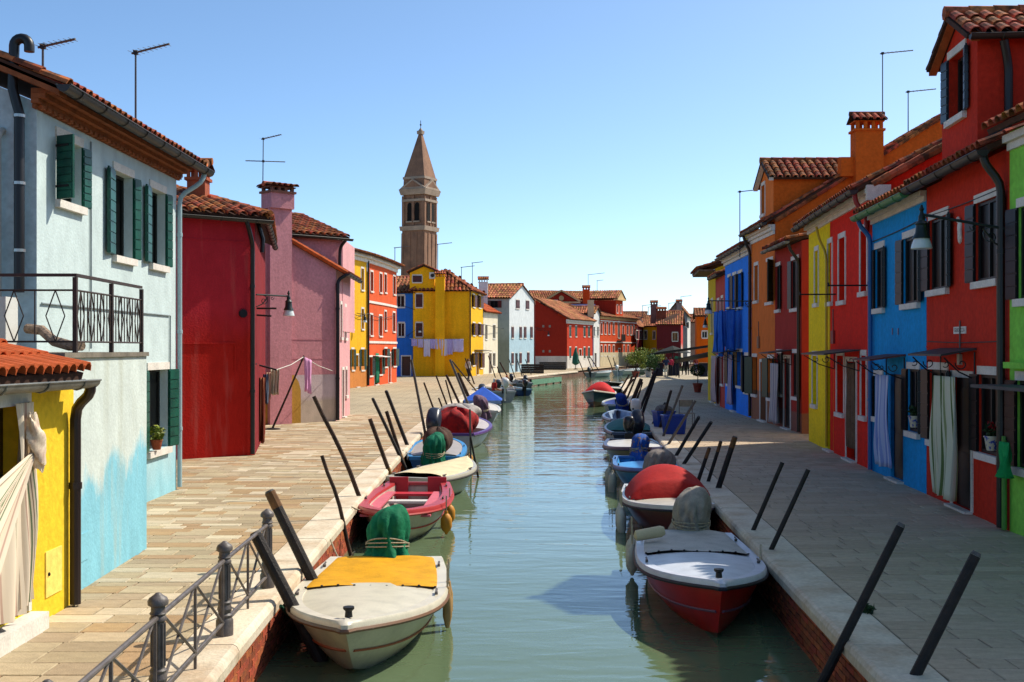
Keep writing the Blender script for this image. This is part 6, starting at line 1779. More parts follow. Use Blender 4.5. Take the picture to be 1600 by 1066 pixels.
# ---- right bank
t, L, b, zs, rz = boat('red motorboat with white foredeck and grey canvas at the front right', (2.34, 15.6), (2.08, 11.4), 1.42, .46, .24, '#a3120e', '#c4c4cc', '#8d8a88', deck=.4, dcol='#c3c6cc', cover=(.02, .40, .05, '#b4b0a8', 'flat'),
     mot=dict(col='#333638', cover='#9c9284', tilt=-4, big=1.05, x=-.1), rub='#1c1a24', stripe='#6a4a5c', foot=(2, '#4a3a2a'), gw=.12, p=2.5, tr=.86, rk=.5)
for i, (y, h) in enumerate(((-1.6, .4), (-1.45, .34))):
    fender(['white fender under the grey canvas of the red motorboat, the outer one', 'white fender under the grey canvas of the red motorboat, the inner one'][i], locp(t, (b(.1) + .09, y, .28 - .06 * i)), h, .08, '#bfb5a2')
mb = MB(); p0 = locp(t, (b(.1) - .12, -1.25, .60)); mb.lathe([(.02, -.2), (.07, -.17), (.075, .15), (.05, .2)], p0, 12, Matrix.Rotation(R(80), 3, 'Y')); tag(mb.build('rolled_fender', paint('fender_cream', '#c5b48e', .7), None, True, loc=p0), 'cream rolled fender lying on the gunwale of the red motorboat', 'fender')
t, L, b, zs, rz = boat('maroon motorboat with arched red canopy', (2.68, 21.2), (2.55, 16.95), 1.5, .46, .22, '#4e1413', '#b9b8b2', '#8a857c', deck=.3, dcol='#b9b3a4', cover=(.1, .58, .5, '#a81c16', 'dome'), mot=dict(col='#333638', cover='#857a72', tilt=20, big=1.25), rub='#1c1a24', gw=.12, p=2.6)
for i, y in enumerate((.0, .22, .44)):
    fender(('farthest', 'middle', 'nearest')[i] + ' white fender in the row of three on the maroon motorboat', locp(t, (b(.55) + .09, y, .16)), .42, .075, '#c3bcae', group='three white fenders on the maroon motorboat')
t, L, b, zs, rz = boat('sky blue motorboat with patterned blue motor cover', (2.95, 26.6), (2.86, 22.3), 1.45, .48, .2, '#1d6fa8', '#3c6ca8', '#2f8ac8', deck=.35, dcol='#3790d0', mot=dict(col='#333638', cover='#1f4f9b', covm=GPAT, tilt=12, big=.9), rub='#1c2a44', gw=.1)
for i, y in enumerate((-.5, .5)):
    fender(['long white fender on the sky blue motorboat, nearer its stern', 'long white fender on the sky blue motorboat, nearer its bow'][i], locp(t, (b(.5) + .09, y, .12)), .55, .09, '#b5ae9c')
boat('dark hulled motorboat with white deck between two blue covered motors', (3.22, 31.6), (3.02, 27.2), 1.5, .48, .2, '#57564c', '#3a3a58', '#c8c2b4', deck=.12, dcol='#c9c4ba', rub='#26263a', mot=dict(col='#22242c', tilt=10))
boat('navy boat with teal tarpaulin and tilted dark outboard', (3.55, 33.8), (3.75, 38.4), 1.5, .5, .2, '#2a2c40', '#5a6078', '#2a4a4c', cover=(.2, .8, .22, '#1f6464', 'arch'), mot=dict(col='#1f2233', tilt=42, s=1.25, x=.1))
boat('lavender grey boat with white outboard', (4.05, 40.2), (4.1, 44.8), 1.45, .5, .15, '#8d8494', '#9fb0c4', '#8fa6c0', mot=dict(col='#cfc9c4', tilt=0, s=1.15, x=.25))
t, L, b, zs, rz = boat('teal and white boat with blue covered outboard', (4.75, 49.8), (4.95, 54.4), 1.55, .55, .15, '#15545f', '#c4c4b8', '#1c3f90', mot=dict(col='#1c2440', cover='#1f3f94', tilt=25), thwarts=(.4,))
boat('white and teal bowed boat with red and blue canopy', (5.0, 63.2), (4.1, 58.0), 1.7, .62, .3, '#1f4a60', '#cfcaba', '#6a5a48', cover=(.1, .5, .55, '#c01c1c', 'arch'), deck=.6, dcol='#b9ae98', foot=(4, '#4a2a1e'))
boat('white cabin-less boat beyond the red and blue canopy', (6.1, 72), (5.4, 67), 1.8, .6, .2, '#a8aca8', '#cfcfc8', '#8a8e88', deck=.3, dcol='#b8bcb4')
boat('dark green boat at the far end of the shaded quay', (7.2, 83), (6.6, 78), 1.8, .6, .2, '#2f3f38', '#8a9088', '#4a4a40', deck=.5, dcol='#9aa09a')

# ================================================================ mooring poles
def pole(label, top, low, r=.05, kind='black', group=None, bank_line=None, side='L', crook=0.0, z_low=0.0, D=None, dep=.9):
    D = D or F * (H - z_low) / (low[1] - HY)
    a, c = AT(low[0], low[1], D), AT(top[0], top[1], D)
    d = (a - c).normalized()
    k = (a.z - (WZ - dep)) / max(.2, -d.z); foot = a + d * k
    c.y += .10 if side == 'L' else -.06
    t = thing('mooring_pole', label, 'pole', foot, group=group)
    mats = {'black': [POLE_K, TANWOOD], 'bark': [POLE_BR, POLE_BR], 'ochre': [POLE_BR, POLE_Y], 'grey': [POLE_G, POLE_G], 'tan': [POLE_K, TANWOOD]}[kind]
    rnd = random.Random(int(top[0] * 7 + top[1]))
    n = 10; pts = []
    for i in range(n + 1):
        q = foot.lerp(c, i / n)
        if crook: q += V((math.sin(i * 1.1) * crook, 0, 0)) + V((rnd.uniform(-1, 1) * crook * .4, 0, 0))
        pts.append(q)
    Lp = (c - foot).length
    if kind == 'ochre':
        m_ = 6; mb = MB(); mb.tube(pts[:m_ + 1], [r * 1.1] * (m_ + 1), 10); mb.build('lower_shaft', mats[1], t, True)
        mb = MB(); mb.tube(pts[m_:], [r * 1.05 - .002] * (n - m_ + 1), 10); mb.build('upper_shaft', mats[0], t, True)
    else:
        mb = MB(); mb.tube(pts, [r * (1.12 - .2 * i / n) for i in range(n + 1)], 10); mb.build('shaft', mats[0], t, True)
    if kind in ('black', 'tan') and r > .03:
        e = (c - foot).normalized(); q = c
        if kind == 'tan':
            mb = MB(); mb.tube([q - e * .18, q + e * .01], [r * .98, r * .95], 10); mb.build('bare_top', mats[1], t, True)
        mb = MB(); mb.tube([q + e * .002, q + e * .03], [r * .95, r * .7], 10); mb.build('cut_end', POLE_G, t, True)
    return t

LP = [
 ('thick black mooring pole with a tan band standing right of the iron railing', (419, 772), (478, 890), .062, 'tan'),
 ('thick black mooring pole leaning through the iron railing beside the cream boat', (396, 838), (450, 940), .062, 'black'),
 ('short thin bark pole left of the red rowing boat', (503, 713), (533, 812), .028, 'bark'),
 ('long crooked bark pole rising left of the red rowing boat', (491, 620), (562, 776), .036, 'bark'),
 ('brown pole with ochre lower half beside the cream tarpaulin boat, the leftmost', (577, 655), (606, 733), .042, 'ochre'),
 ('slim black pole crossing behind the ochre-footed poles', (582, 624), (624, 712), .04, 'black'),
 ('brown pole with ochre lower half beside the blue boat', (603, 643), (625, 710), .042, 'ochre'),
 ('tall black pole beside the bow of the blue boat', (603, 612), (636, 696), .048, 'black'),
 ('tallest grey pole standing at the lilac edged boat', (642, 562), (664, 676), .04, 'grey'),
 ('thin dark pole left of the lilac edged boat', (662, 598), (682, 652), .035, 'bark'),
 ('short dark pole beside the grey and red cloths', (685, 622), (694, 645), .035, 'bark'),
 ('dark pole left of the white boat with the canopy, the taller one', (681, 587), (702, 643), .035, 'bark'),
 ('dark pole left of the white boat with the canopy, the slimmer one', (696, 594), (708, 638), .035, 'bark'),
 ('long pale wooden pole in the bundle by the blue canopy', (703, 562), (733, 636), .055, 'grey'),
 ('ochre wooden pole in the bundle by the blue canopy', (697, 586), (722, 640), .05, 'ochre'),
 ('thick weathered pole in the bundle by the blue canopy', (715, 583), (732, 620), .09, 'bark'),
 ('leaning tan pole above the pole bundle', (706, 564), (745, 612), .04, 'ochre'),
 ('dark pole before the door of the ochre house', (727, 560), (741, 600), .05, 'bark'),
 ('dark pole before the cream house', (763, 556), (774, 590), .045, 'black'),
 ('brown pole before the white house, the leftmost', (777, 573), (785, 595), .05, 'bark'),
 ('long brown pole leaning before the white house', (781, 566), (796, 594), .055, 'ochre'),
 ('thin black pole before the white house, second from the right', (795, 561), (805, 591), .04, 'black'),
 ('thin black pole before the white house door', (808, 561), (816, 588), .045, 'black'),
 ('thin black pole before the right edge of the white house', (821, 562), (830, 585), .045, 'black'),
]
for lb, tp, lw, r, kd in LP:
    pole(lb, tp, lw, r, kd, 'mooring poles', crook=.02 if 'crooked' in lb or 'short thin' in lb else 0)
FP = [((904, 562), (911, 579)), ((917, 556), (926, 578)), ((922, 558), (935, 578)), ((949, 556), (957, 576)), ((958, 559), (963, 576)), ((984, 560), (979, 575))]
for nm_, (tp, lw) in zip(('leftmost thin dark pole', 'second thin dark pole from the left', 'third thin dark pole from the left', 'fourth thin dark pole from the left', 'fifth thin dark pole from the left', 'rightmost thin dark pole'), FP):
    pole(nm_ + ' before the distant red houses', tp, lw, .055, 'bark', 'poles before the distant red houses')
RP = [
 ('thick dark pole nearest the camera on the shaded quay edge', (1519, 866), (1428, 1052), .042, 'black'),
 ('long dark pole with a white band on the shaded quay edge', (1403, 821), (1316, 998), .038, 'black'),
 ('thin dark pole right of the red motorboat, nearer the camera', (1261, 733), (1204, 858), .03, 'black'),
 ('thin dark pole right of the red motorboat, farther from the camera', (1221, 722), (1176, 828), .03, 'black'),
 ('stout dark pole with tan top right of the maroon motorboat', (1147, 684), (1122, 762), .05, 'tan'),
 ('slim pole with tan top beside the maroon motorboat', (1125, 691), (1106, 752), .034, 'tan'),
 ('short pole with tan top beside the red canopy', (1107, 701), (1090, 752), .036, 'tan'),
 ('dark spliced pole beside the sky blue motorboat, the nearer', (1110, 660), (1068, 725), .04, 'black'),
 ('dark spliced pole beside the sky blue motorboat, the farther', (1091, 652), (1056, 712), .04, 'black'),
 ('grey metal pole in front of the blue tubs, leaning most', (1086, 626), (1044, 694), .035, 'grey'),
 ('grey metal pole rising past the blue tubs', (1066, 602), (1036, 682), .035, 'grey'),
 ('black pole left of the blue tubs, the taller', (1048, 611), (1031, 668), .045, 'black'),
 ('black pole left of the blue tubs, the shorter', (1039, 630), (1020, 662), .045, 'black'),
 ('long black pole rising toward the potted bushes, the right one', (1027, 576), (1004, 645), .06, 'black'),
 ('long black pole rising toward the potted bushes, the left one', (1022, 582), (998, 645), .05, 'black'),
]
for lb, tp, lw, r, kd in RP: pole(lb, tp, lw, r, kd, 'mooring poles', side='R')
for i, (tp, lw, r) in enumerate((((1002, 592), (986, 632), .09), ((1000, 610), (990, 636), .04), ((996, 583), (980, 622), .05), ((988, 588), (976, 615), .055), ((990, 592), (972, 616), .05), ((983, 586), (970, 608), .05), ((1004, 597), (992, 636), .03))):
    pole(('thickest dark pole', 'short thin pole', 'tallest leaning pole', 'brown leaning pole', 'most slanted pole', 'leftmost pole', 'thin rightmost pole')[i] + ' in the cluster beside the teal and white boat', tp, lw, r, 'bark', 'clustered poles at the teal boat', side='R')
# the pair standing out in the water
pole('thin grey pole standing upright in the water beside the blue boat', (734, 640), (735, 700), .025, 'grey', 'mooring poles', D=26.8)
pole('thin dark pole leaning in the water beside the blue boat', (735, 684), (741, 715), .025, 'black', 'mooring poles', D=26.5)
# ================================================================ quay furniture and small things
def quay_railing():
    t = thing('quay_railing', 'grey cast iron railing with fluted posts along the front left quay', 'railing', (-2.4, 8.6, 0))
    posts = [V((-2.46, 11.58, 0)), V((-2.405, 9.64, 0)), V((-2.335, 7.6, 0)), V((-2.26, 5.6, 0)), V((-2.19, 3.6, 0))]
    prof = [(.072, 0), (.072, .13), (.06, .15), (.066, .175), (.05, .19), (.062, .225), (.05, .26), (.056, .28), (.045, .295)]
    top = [(.045, .60), (.056, .61), (.056, .625), (.046, .64), (.056, .655), (.046, .67), (.046, .70), (.066, .712), (.068, .735), (.058, .757), (.035, .772), (.014, .79)]
    for p in posts:
        mb = MB(); mb.lathe(prof, p, 20)
        mb.lathe([(.043, .29), (.043, .61)], p, 20); mb.lathe(top, p, 20)
        po = mb.build('post', IRON_B, t, True)
        mb = MB()
        for k in range(10):
            a = 2 * math.pi * k / 10; q = p + V((.043 * math.cos(a), .043 * math.sin(a), 0)); mb.tube([q + V((0, 0, .31)), q + V((0, 0, .59))], .009, 6)
        mb.build('fluting', IRON_B, po, True)
    zt, zb = .63, .12
    for a, b in zip(posts, posts[1:]):
        def P(u, z): return a.lerp(b, u) + V((0, 0, z))
        for z, r, nm in ((zt, .019, 'top_rail'), (zb, .016, 'bottom_rail')):
            mb = MB(); mb.tube([P(0, z), P(1, z)], r, 10); mb.build(nm, IRON_B, t, True)
        for u in (.035, .5, .965):
            mb = MB(); p_ = P(u, 0); mb.box(p_ + V((0, 0, (zt + .005) / 2)), .02, .02, zt - .005); mb.build('bar', IRON_B, t)
        for u0, u1 in ((.04, .5), (.5, .96)):
            for z0, z1 in ((zb, zt), (zt, zb)):
                mb = MB(); off = V((.006, 0, 0)) if z0 == zb else V((-.006, 0, 0)); mb.tube([P(u0, z0) + off, P(u1, z1) + off], .0115, 6); mb.build('diagonal_bar', IRON_B, t)
quay_railing()

def lamp(label, wallp, tip, style='plain', scroll=True, group='wall lamps on brackets'):
    wallp, tip = V(wallp), V(tip); t = thing('street_lamp', label, 'street lamp', wallp, group=group)
    LG = paint('lamp_green', '#16211c', .4)
    mb = MB(); mb.tube([wallp, tip], .02, 8)
    d = (tip - wallp); e = d.normalized()
    if scroll:
        q = [wallp + V((0, 0, -.28)), wallp + e * .3 + V((0, 0, -.05))]; mb.tube([q[0], (q[0] + q[1]) / 2 + V((0, 0, -.05)), q[1]], .013, 6)
        c = wallp + e * .2 + V((0, 0, -.13)); mb.tube([c + (e * math.cos(a) + V((0, 0, math.sin(a)))) * (.02 + .012 * a) for a in [i * .5 for i in range(17)]], .009, 5)
        c = wallp + e * .42 + V((0, 0, -.06)); mb.tube([c + (e * math.cos(a) + V((0, 0, math.sin(a)))) * (.01 + .006 * a) for a in [i * .5 for i in range(14)]], .007, 5)
    mb.build('bracket', LG, t, True)
    mb = MB(); mb.lathe([(.012, .13), (.02, .1), (.035, .07), (.02, .04), (.03, 0), (.045, -.03), (.045, -.08), (.09, -.13), (.075, -.15), (.085, -.25), (.115, -.31), (.12, -.33)], tip, 16); mb.build('hood', LG, t, True)
    mb = MB(); mb.lathe([(.10, -.33), (.125, -.40), (.14, -.46), (.13, -.47)], tip, 16); mb.build('glass_shade', mat('lamp_glass', '#cfd4d0', .25, .03, spec=.5, fine=0), t, True)
    return t
p = F_DR.P(.3, .02, 3.95)
lamp('black wall lamp on a long bracket before the dark red house', F_DR.P(.05, .02, 3.98), AT(1440, 335, 15.6))
rs = Fac((-5.81, 26.02), (-6.98, 32.6), (1, .2))
lamp('green wall lamp on the corner of the crimson house', rs.P(.6, .01, 3.65), AT(451, 463, 27.2))
lamp('green wall lamp before the amber house', (-9.6, 71.2, 4.6), AT(570, 492, 71))
lamp('green wall lamp on the corner of the deep blue house', (-9.2, 100.4, 3.5), AT(656, 511, 99.5))
lamp('black wall lamp with spiral scroll on the orange house', (8.33, 40.0, 4.05), AT(1107, 470, 41.5))
lamp('black wall lamp on the mustard house at the end of the row', (9.1, 52.5, 4.2), AT(1102, 498, 60))
lamp('green wall lamp on the long brick red house', (2.9, 138.8, 5.0), AT(857, 519, 138.5))

# ---- brackets with laundry on the crimson house corner
def crimson_laundry():
    t = thing('clothes_rack', 'black iron clothes brackets on the corner of the crimson house', 'clothes rack', rs.P(.4, 0, 2.0))
    for (px0, py0), (px1, py1), D in (((394, 482), (432, 482), 27), ((394, 492), (424, 494), 27), ((402, 570), (432, 578), 28.5)):
        mb = MB(); mb.tube([AT(px0, py0, D), AT(px1, py1, D)], .022, 8); mb.build('bracket_bar', IRON, t)
    mb = MB(); mb.tube([rs.P(.5, 0, 2.05), AT(402, 570, 28.5)], .02, 6); mb.tube([AT(403, 572, 28.5), AT(403, 690, 28.5)], .012, 6); mb.build('stay', IRON, t)
    D = 28.3
    L_ = [('rust brown curtain hanging from the rack on the crimson house', 402, 414, 590, 692, '#7c3f2c', 3, .06), ('faded blue trousers on the crimson house rack', 411, 419, 585, 632, '#4a5668', 2, .04), ('salmon shirt on the crimson house rack', 416, 424, 582, 625, '#c59a80', 2, .05), ('cream shirt at the tip of the crimson house rack', 423, 437, 577, 618, '#c9c0a4', 3, .05)]
    for i, (lb, x0, x1, y0, y1, c, f, a) in enumerate(L_):
        A, B = AT(x0, y0, D + .12 * i), AT(x1, y0, D + .12 * i); dr = A.z - AT(x0, y1, D).z
        m = striped('rust_stripes', [(0, '#7c3f2c'), (.4, '#a06a4a'), (.6, '#5a2a20'), (.8, '#8f4a34')], 3) if i == 0 else mat('cloth_' + c[1:], c, .9, .12, 5, bump=.3, bscale=20)
        cloth('hanging_cloth', A, B, dr, m, lb, 'laundry', f, a, seed=i + 3, group='laundry on the crimson house rack', taper=.9)
    # prop pole with a pink towel on the line
    base = G(425, 671); top = AT(475, 556, base.y + .3)
    t = thing('line_prop', 'leaning wooden prop holding up the washing line before the pink house', 'prop pole', base)
    mb = MB(); mb.tube([base, base.lerp(top, .5) + V((.01, 0, 0)), top], [.032, .03, .026], 8); mb.build('shaft', POLE_BR, t, True)
    mb = MB(); mb.lathe([(.25, 0), (.25, .02), (.05, .05)], base, 20); mb.build('foot_plate', IRON, t)
    f = Fac((-9.6, 34.7), (-5.84, 38.2)); e1 = f.P(f.uz(520, 580)[0], 0, f.uz(520, 580)[1])
    top2 = AT(474, 558, base.y + .3); st = AT(432, 578, 28.5)
    mb = MB(); mb.tube([st, st.lerp(top2, .5) - V((0, 0, .05)), top2, top2.lerp(e1, .5) - V((0, 0, .05)), e1], .012, 5); o = mb.build('washing_line', mat('line_white', '#cfcabf', .8), None, loc=top2); tag(o, 'white washing line running over the wooden prop', 'washing line')
    A = AT(476, 558, base.y + .4); B = AT(487, 563, base.y + .6)
    cloth('pink_towel', A, B, A.z - AT(480, 611, base.y + .4).z, mat('towel_pink', '#d69ac0', .9, .06, 5), 'pink towel hanging from the washing line before the pink house', 'towel', 2, .03, 8)
crimson_laundry()

def ochre_laundry():
    D = 99.9; A, B = AT(640, 529, D), AT(724, 530, D)
    mb = MB(); mb.tube([A, A.lerp(B, .5) - V((0, 0, .1)), B], .02, 5); tag(mb.build('washing_line', mat('line_white', '#cfcabf', .8), None, loc=A), 'washing line across the wall of the ochre house', 'washing line')
    items = [(643, 652, 541), (653, 661, 543), (662, 672, 557), (671, 681, 545), (680, 690, 546), (690, 699, 556), (699, 707, 554), (707, 724, 550)]
    ms = [mat('linen_%d' % i, c, .9, .06, 4) for i, c in enumerate(('#b8acdc', '#c4bce0', '#d4d0e2'))]
    nm = ['small lilac cloth at the left end', 'second lilac cloth from the left', 'long white shirt third from the left', 'pale cloth in the middle left', 'pale cloth in the middle right', 'long pale cloth third from the right', 'long pale cloth second from the right', 'wide lilac sheet at the right end']
    for i, (x0, x1, y1) in enumerate(items):
        a, b = AT(x0, 530, D - .1), AT(x1, 530, D - .1)
        cloth('laundry_cloth', a, b, a.z - AT(x0, y1, D).z, ms[i % 3], nm[i] + ' of the line on the ochre house', 'laundry', 2, .06, i, group='laundry on the ochre house')
ochre_laundry()

def blue_laundry():
    t = thing('drying_rack', 'thin drying rack under the upper windows of the cobalt blue house', 'drying rack', (8.4, 43.5, 3.6))
    f = Fac((8.352, 40.25), (8.6, 46.5), (-1, 0))
    u0, u1 = f.uz(1160, 490)[0], f.uz(1136, 490)[0]; z = f.uz(1148, 486)[1]
    mb = MB()
    for w_ in (.25, .6): mb.tube([f.P(u0, w_, z), f.P(u1, w_, z)], .012, 5)
    for u in (u0, u1): mb.tube([f.P(u, 0, z), f.P(u, .65, z)], .014, 5)
    mb.build('rails', IRON, t)
    n = 5
    nm = ['blue towel nearest on the cobalt house rack', 'blue garment second on the cobalt house rack', 'blue garment in the middle of the cobalt house rack', 'blue garment fourth on the cobalt house rack', 'pale blue towel farthest on the cobalt house rack']
    for i in range(n):
        a = u0 + (u1 - u0) * (i + .05) / n; b = u0 + (u1 - u0) * (i + .95) / n
        cloth('laundry_cloth', f.P(a, .6 if i % 2 else .3, z), f.P(b, .62 if i % 2 else .5, z), (1.5, 1.7, 1.35, 1.6, 1.3)[i], mat('linen_blue_%d' % i, ('#1c58b4', '#2464c2', '#1a4fa8', '#2e6cc8', '#4a86d4')[i], .9, .1, 4), nm[i], 'laundry', 3, .06, i + 20, group='laundry on the cobalt blue house')
blue_laundry()

# ---- door curtains and small canopies on the shaded row
def curtain(label, f, x0, x1, yt, yb, m, out=.22, folds=4, amp=.05, seed=1):
    u0, u1 = f.uz(x0, yt)[0], f.uz(x1, yt)[0]; z0 = f.uz((x0 + x1) / 2, yt)[1]; z1 = f.uz((x0 + x1) / 2, yb)[1]
    a, b = f.P(u0, out, z0), f.P(u1, out, z0)
    return cloth('door_curtain', a, b, z0 - max(.12, z1), m, label, 'curtain', folds, amp, seed, out=f.n, nv=16, ragged=.01, group='door curtains')
c1 = curtain('green and white striped curtain billowing at the dark red house door', F_DR, 1486, 1519, 588, 776, striped('green_stripes', [(0, '#c9c8b0'), (.34, '#5f7044'), (.5, '#c9c8b0'), (.62, '#8a9468'), (.72, '#c9c8b0')], 6), .26, 4, .06, 2)
c2 = curtain('pale blue and white striped curtain at the bright blue house door', F_BL, 1391, 1412, 586, 728, striped('blue_stripes', [(0, '#a9b4d4'), (.4, '#7f8fc4'), (.55, '#c2c8dc'), (.8, '#8c9acb')], 5), .26, 3, .06, 5)
curtain('brown curtain in the doorway of the scarlet house', F_SC, 1325, 1337, 567, 700, mat('curtain_brown', '#6d5540', .9, .2, 4), .03, 3, .03, 6)
f_m = Fac((8.17, 32.5), (8.29, 36.3), (-1, 0)); curtain('white fringe curtain at the maroon house door', f_m, 1213, 1226, 568, 665, striped('white_fringe', [(0, '#bdb8b4'), (.5, '#98949a')], 9), .18, 5, .04, 7)
f_c = Fac((8.352, 40.25), (8.6, 46.5), (-1, 0)); curtain('lilac curtain at the cobalt blue house door', f_c, 1144, 1150, 554, 632, mat('curtain_lilac', '#a59ab4', .9, .1, 4), .15, 3, .04, 9)
f_r = Fac((8.602, 46.55), (8.87, 50.2), (-1, 0)); curtain('pale pink curtain at the rust red house door', f_r, 1119, 1126, 556, 628, mat('curtain_pink', '#b39a98', .9, .1, 4), .2, 3, .05, 10)

def canopy(label, f, x0, x1, y0, m, out=.75, drop=.09, group='small door canopies', ub=None):
    u0, u1 = sorted((f.uz(x0, y0)[0], f.uz(x1, y0)[0])); z = f.uz((x0 + x1) / 2, y0)[1]
    t = thing('door_canopy', label, 'canopy', f.P((u0 + u1) / 2, 0, z), group=group)
    mb = MB(); mb.obox(f.P(u0, .01, z), f.e * (u1 - u0), f.n * out - V((0, 0, drop)), V((0, 0, .03))); mb.build('roof_panel', m, t)
    for u in (u0 + .06, u1 - .06):
        mb = MB(); a = f.P(u, .02, z - .42); b = f.P(u, out - .05, z - drop - .02); w_ = f.P(u, .02, z - .03)
        mb.tube([w_, a], .012, 5); mb.tube([a, a.lerp(b, .5) + V((0, 0, -.05)), b], .012, 5)
        c = f.P(u, .2, z - .2); mb.tube([c + (f.n * math.cos(q) + V((0, 0, math.sin(q)))) * (.02 + .011 * q) for q in [i * .5 for i in range(14)]], .009, 5)
        c = f.P(u, .42, z - .2); mb.tube([c + (f.n * math.cos(q) + V((0, 0, math.sin(q)))) * (.01 + .008 * q) for q in [i * .5 for i in range(12)]], .008, 5)
        mb.build('scroll_bracket', IRON, t)
    return t
CANG = mat('canopy_dark', '#3a3534', .55, .15, 3, spec=.4); CANR = mat('canopy_rust', '#6a3a36', .6, .2, 3)
canopy('dark iron canopy over the dark red house door', F_DR, 1470, 1527, 547, CANG, .5)
canopy('slanted canopy over the bright blue house door', F_BL, 1385, 1416, 556, CANR, .62)
canopy('long dark canopy shared by the scarlet and yellow doors', F_SC, 1304, 1346, 548, CANG, .75)
canopy('thin canopy over the maroon house door', f_m, 1222, 1238, 548, CANG, .7)
canopy('thin canopy over the cobalt blue house door', f_c, 1140, 1156, 548, CANG, .7)
f_a = Fac((-9.255, 73.65), (-8.73, 78.5), (1, 0)); canopy('small canopy over the coral house door', f_a, 582, 592, 556, WHITE_P, .8)
f_o = Fac((-3.58, 100.4), (-2.72, 108.5), (1, 0)); canopy('wide canopy over the ochre house door', f_o, 741, 754, 547, CANG, .9)
cloth('door_curtain', f_a.P(f_a.uz(585, 560)[0], .1, 2.1), f_a.P(f_a.uz(590, 560)[0], .1, 2.1), 1.95, mat('curtain_green', '#1d7a5a', .9, .1, 4), 'green curtain at the coral house door', 'curtain', 3, .05, 4, group='door curtains')

# ---- pots on the shaded sills
MAJ = mat('majolica', '#c9c2a8', .3, .1, 16, col2='#3a4fa0', lo=.52, hi=.56)
def sillpot(label, f, x, y, fl=None):
    u, z = f.uz(x, y); return flowerpot(label, f.P(u, .01, z), MAJ, LEAF_D, fl, r=.10, h=.2, bloom=.1)
sillpot('painted majolica pot with red flowers on the near sill of the dark red house', F_DR, 1551, 704, PETAL)
sillpot('painted majolica pot with red flowers on the far sill of the dark red house', F_DR, 1469, 684, PETAL)
sillpot('small white pot on the sill of the bright blue house', F_BL, 1430, 668)
gc = F_DR.P(-.25, .2, 1.2)
cloth('green_cloth', gc, gc + V((0, -.3, 0)), .45, mat('cloth_green', '#1f9a55', .9, .1, 5), 'bright green cloth hung at the edge of the light green house', 'cloth', 2, .06, 3, out=V((-1, 0, 0)))

# ---- things standing on the shaded quay
def tub(label, p, r=.36, h=.55, rz=0.0, full=True):
    p = V(p); t = thing('blue_tub', label, 'tub', p, group='blue plastic tubs')
    m = paint('tub_blue', '#123a9a', .35, .1)
    mb = MB(); n = 4
    def ring(z, a, b): return [p + Matrix.Rotation(rz, 3, 'Z') @ V((sx * a, sy * b, z)) for sx, sy in ((-1, -.85), (-.85, -1), (.85, -1), (1, -.85), (1, .85), (.85, 1), (-.85, 1), (-1, .85))]
    rows = [ring(0, r * .82, r * .62), ring(.03, r * .86, r * .66), ring(h - .06, r, r * .78), ring(h - .05, r * 1.07, r * .85), ring(h, r * 1.07, r * .85), ring(h, r * .97, r * .74), ring(.08, r * .8, r * .6)]
    ids = [[mb.add(q) for q in row] for row in rows]
    for a, b in zip(ids, ids[1:]):
        for k in range(8): mb.f.append([a[k], a[(k + 1) % 8], b[(k + 1) % 8], b[k]]); mb.m.append(0)
    mb.f.append(ids[0]); mb.m.append(0); mb.f.append(ids[-1]); mb.m.append(0)
    mb.build('body', m, t)
    if full:
        def nt(d, th, ph): return d * (1 + .18 * noise.noise(d * 9))
        mb = MB(); mb.blob(p + V((0, 0, h + .02)), r * .85, r * .66, .16, .9, 20, 12, nt); mb.build('net_heap', mat('net_grey', '#7a7672', .95, .3, 20, bump=1, bscale=50), t, True)
    return t
tub('blue plastic tub heaped with grey netting, the farther of two', G(1037, 667), .30, .5, .3)
tub('open blue plastic tub, the nearer of two on the shaded quay', G(1053, 678), .32, .54, .1, False)
def chair():
    p = G(1073, 669); t = thing('metal_chair', 'small grey folding chair beside the blue tubs', 'chair', p); m = IRON_B
    for dx in (-.2, .2):
        for dy, up in ((-.2, .45), (.2, .85)):
            mb = MB(); mb.tube([p + V((dx, dy, 0)), p + V((dx, dy * .9, up))], .012, 6); mb.build('leg', m, t)
    mb = MB(); mb.box(p + V((0, 0, .45)), .42, .42, .025); mb.build('seat', CEMENT, t)
    mb = MB(); mb.box(p + V((0, .19, .74)), .42, .02, .2); mb.build('backrest', CEMENT, t)
chair()
def topiary():
    p = G(1090, 613); t = thing('potted_topiary', 'clipped round bush on a thin stem in a terracotta pot', 'potted plant', p)
    mb = MB(); mb.lathe([(.17, 0), (.25, .42), (.28, .42), (.28, .5), (.24, .5), (.22, .42)], p, 18); mb.build('pot', mat('pot_dark', '#7c3828', .85, .15, 6), t, True)
    mb = MB(); mb.tube([p + V((0, 0, .4)), p + V((.02, 0, 1.0))], .025, 6); mb.build('stem', POLE_BR, t)
    leaves(t, 'crown', p + V((0, 0, 1.22)), .42, .42, .34, 1500, .05, LEAF_D, 5, .7)
topiary()
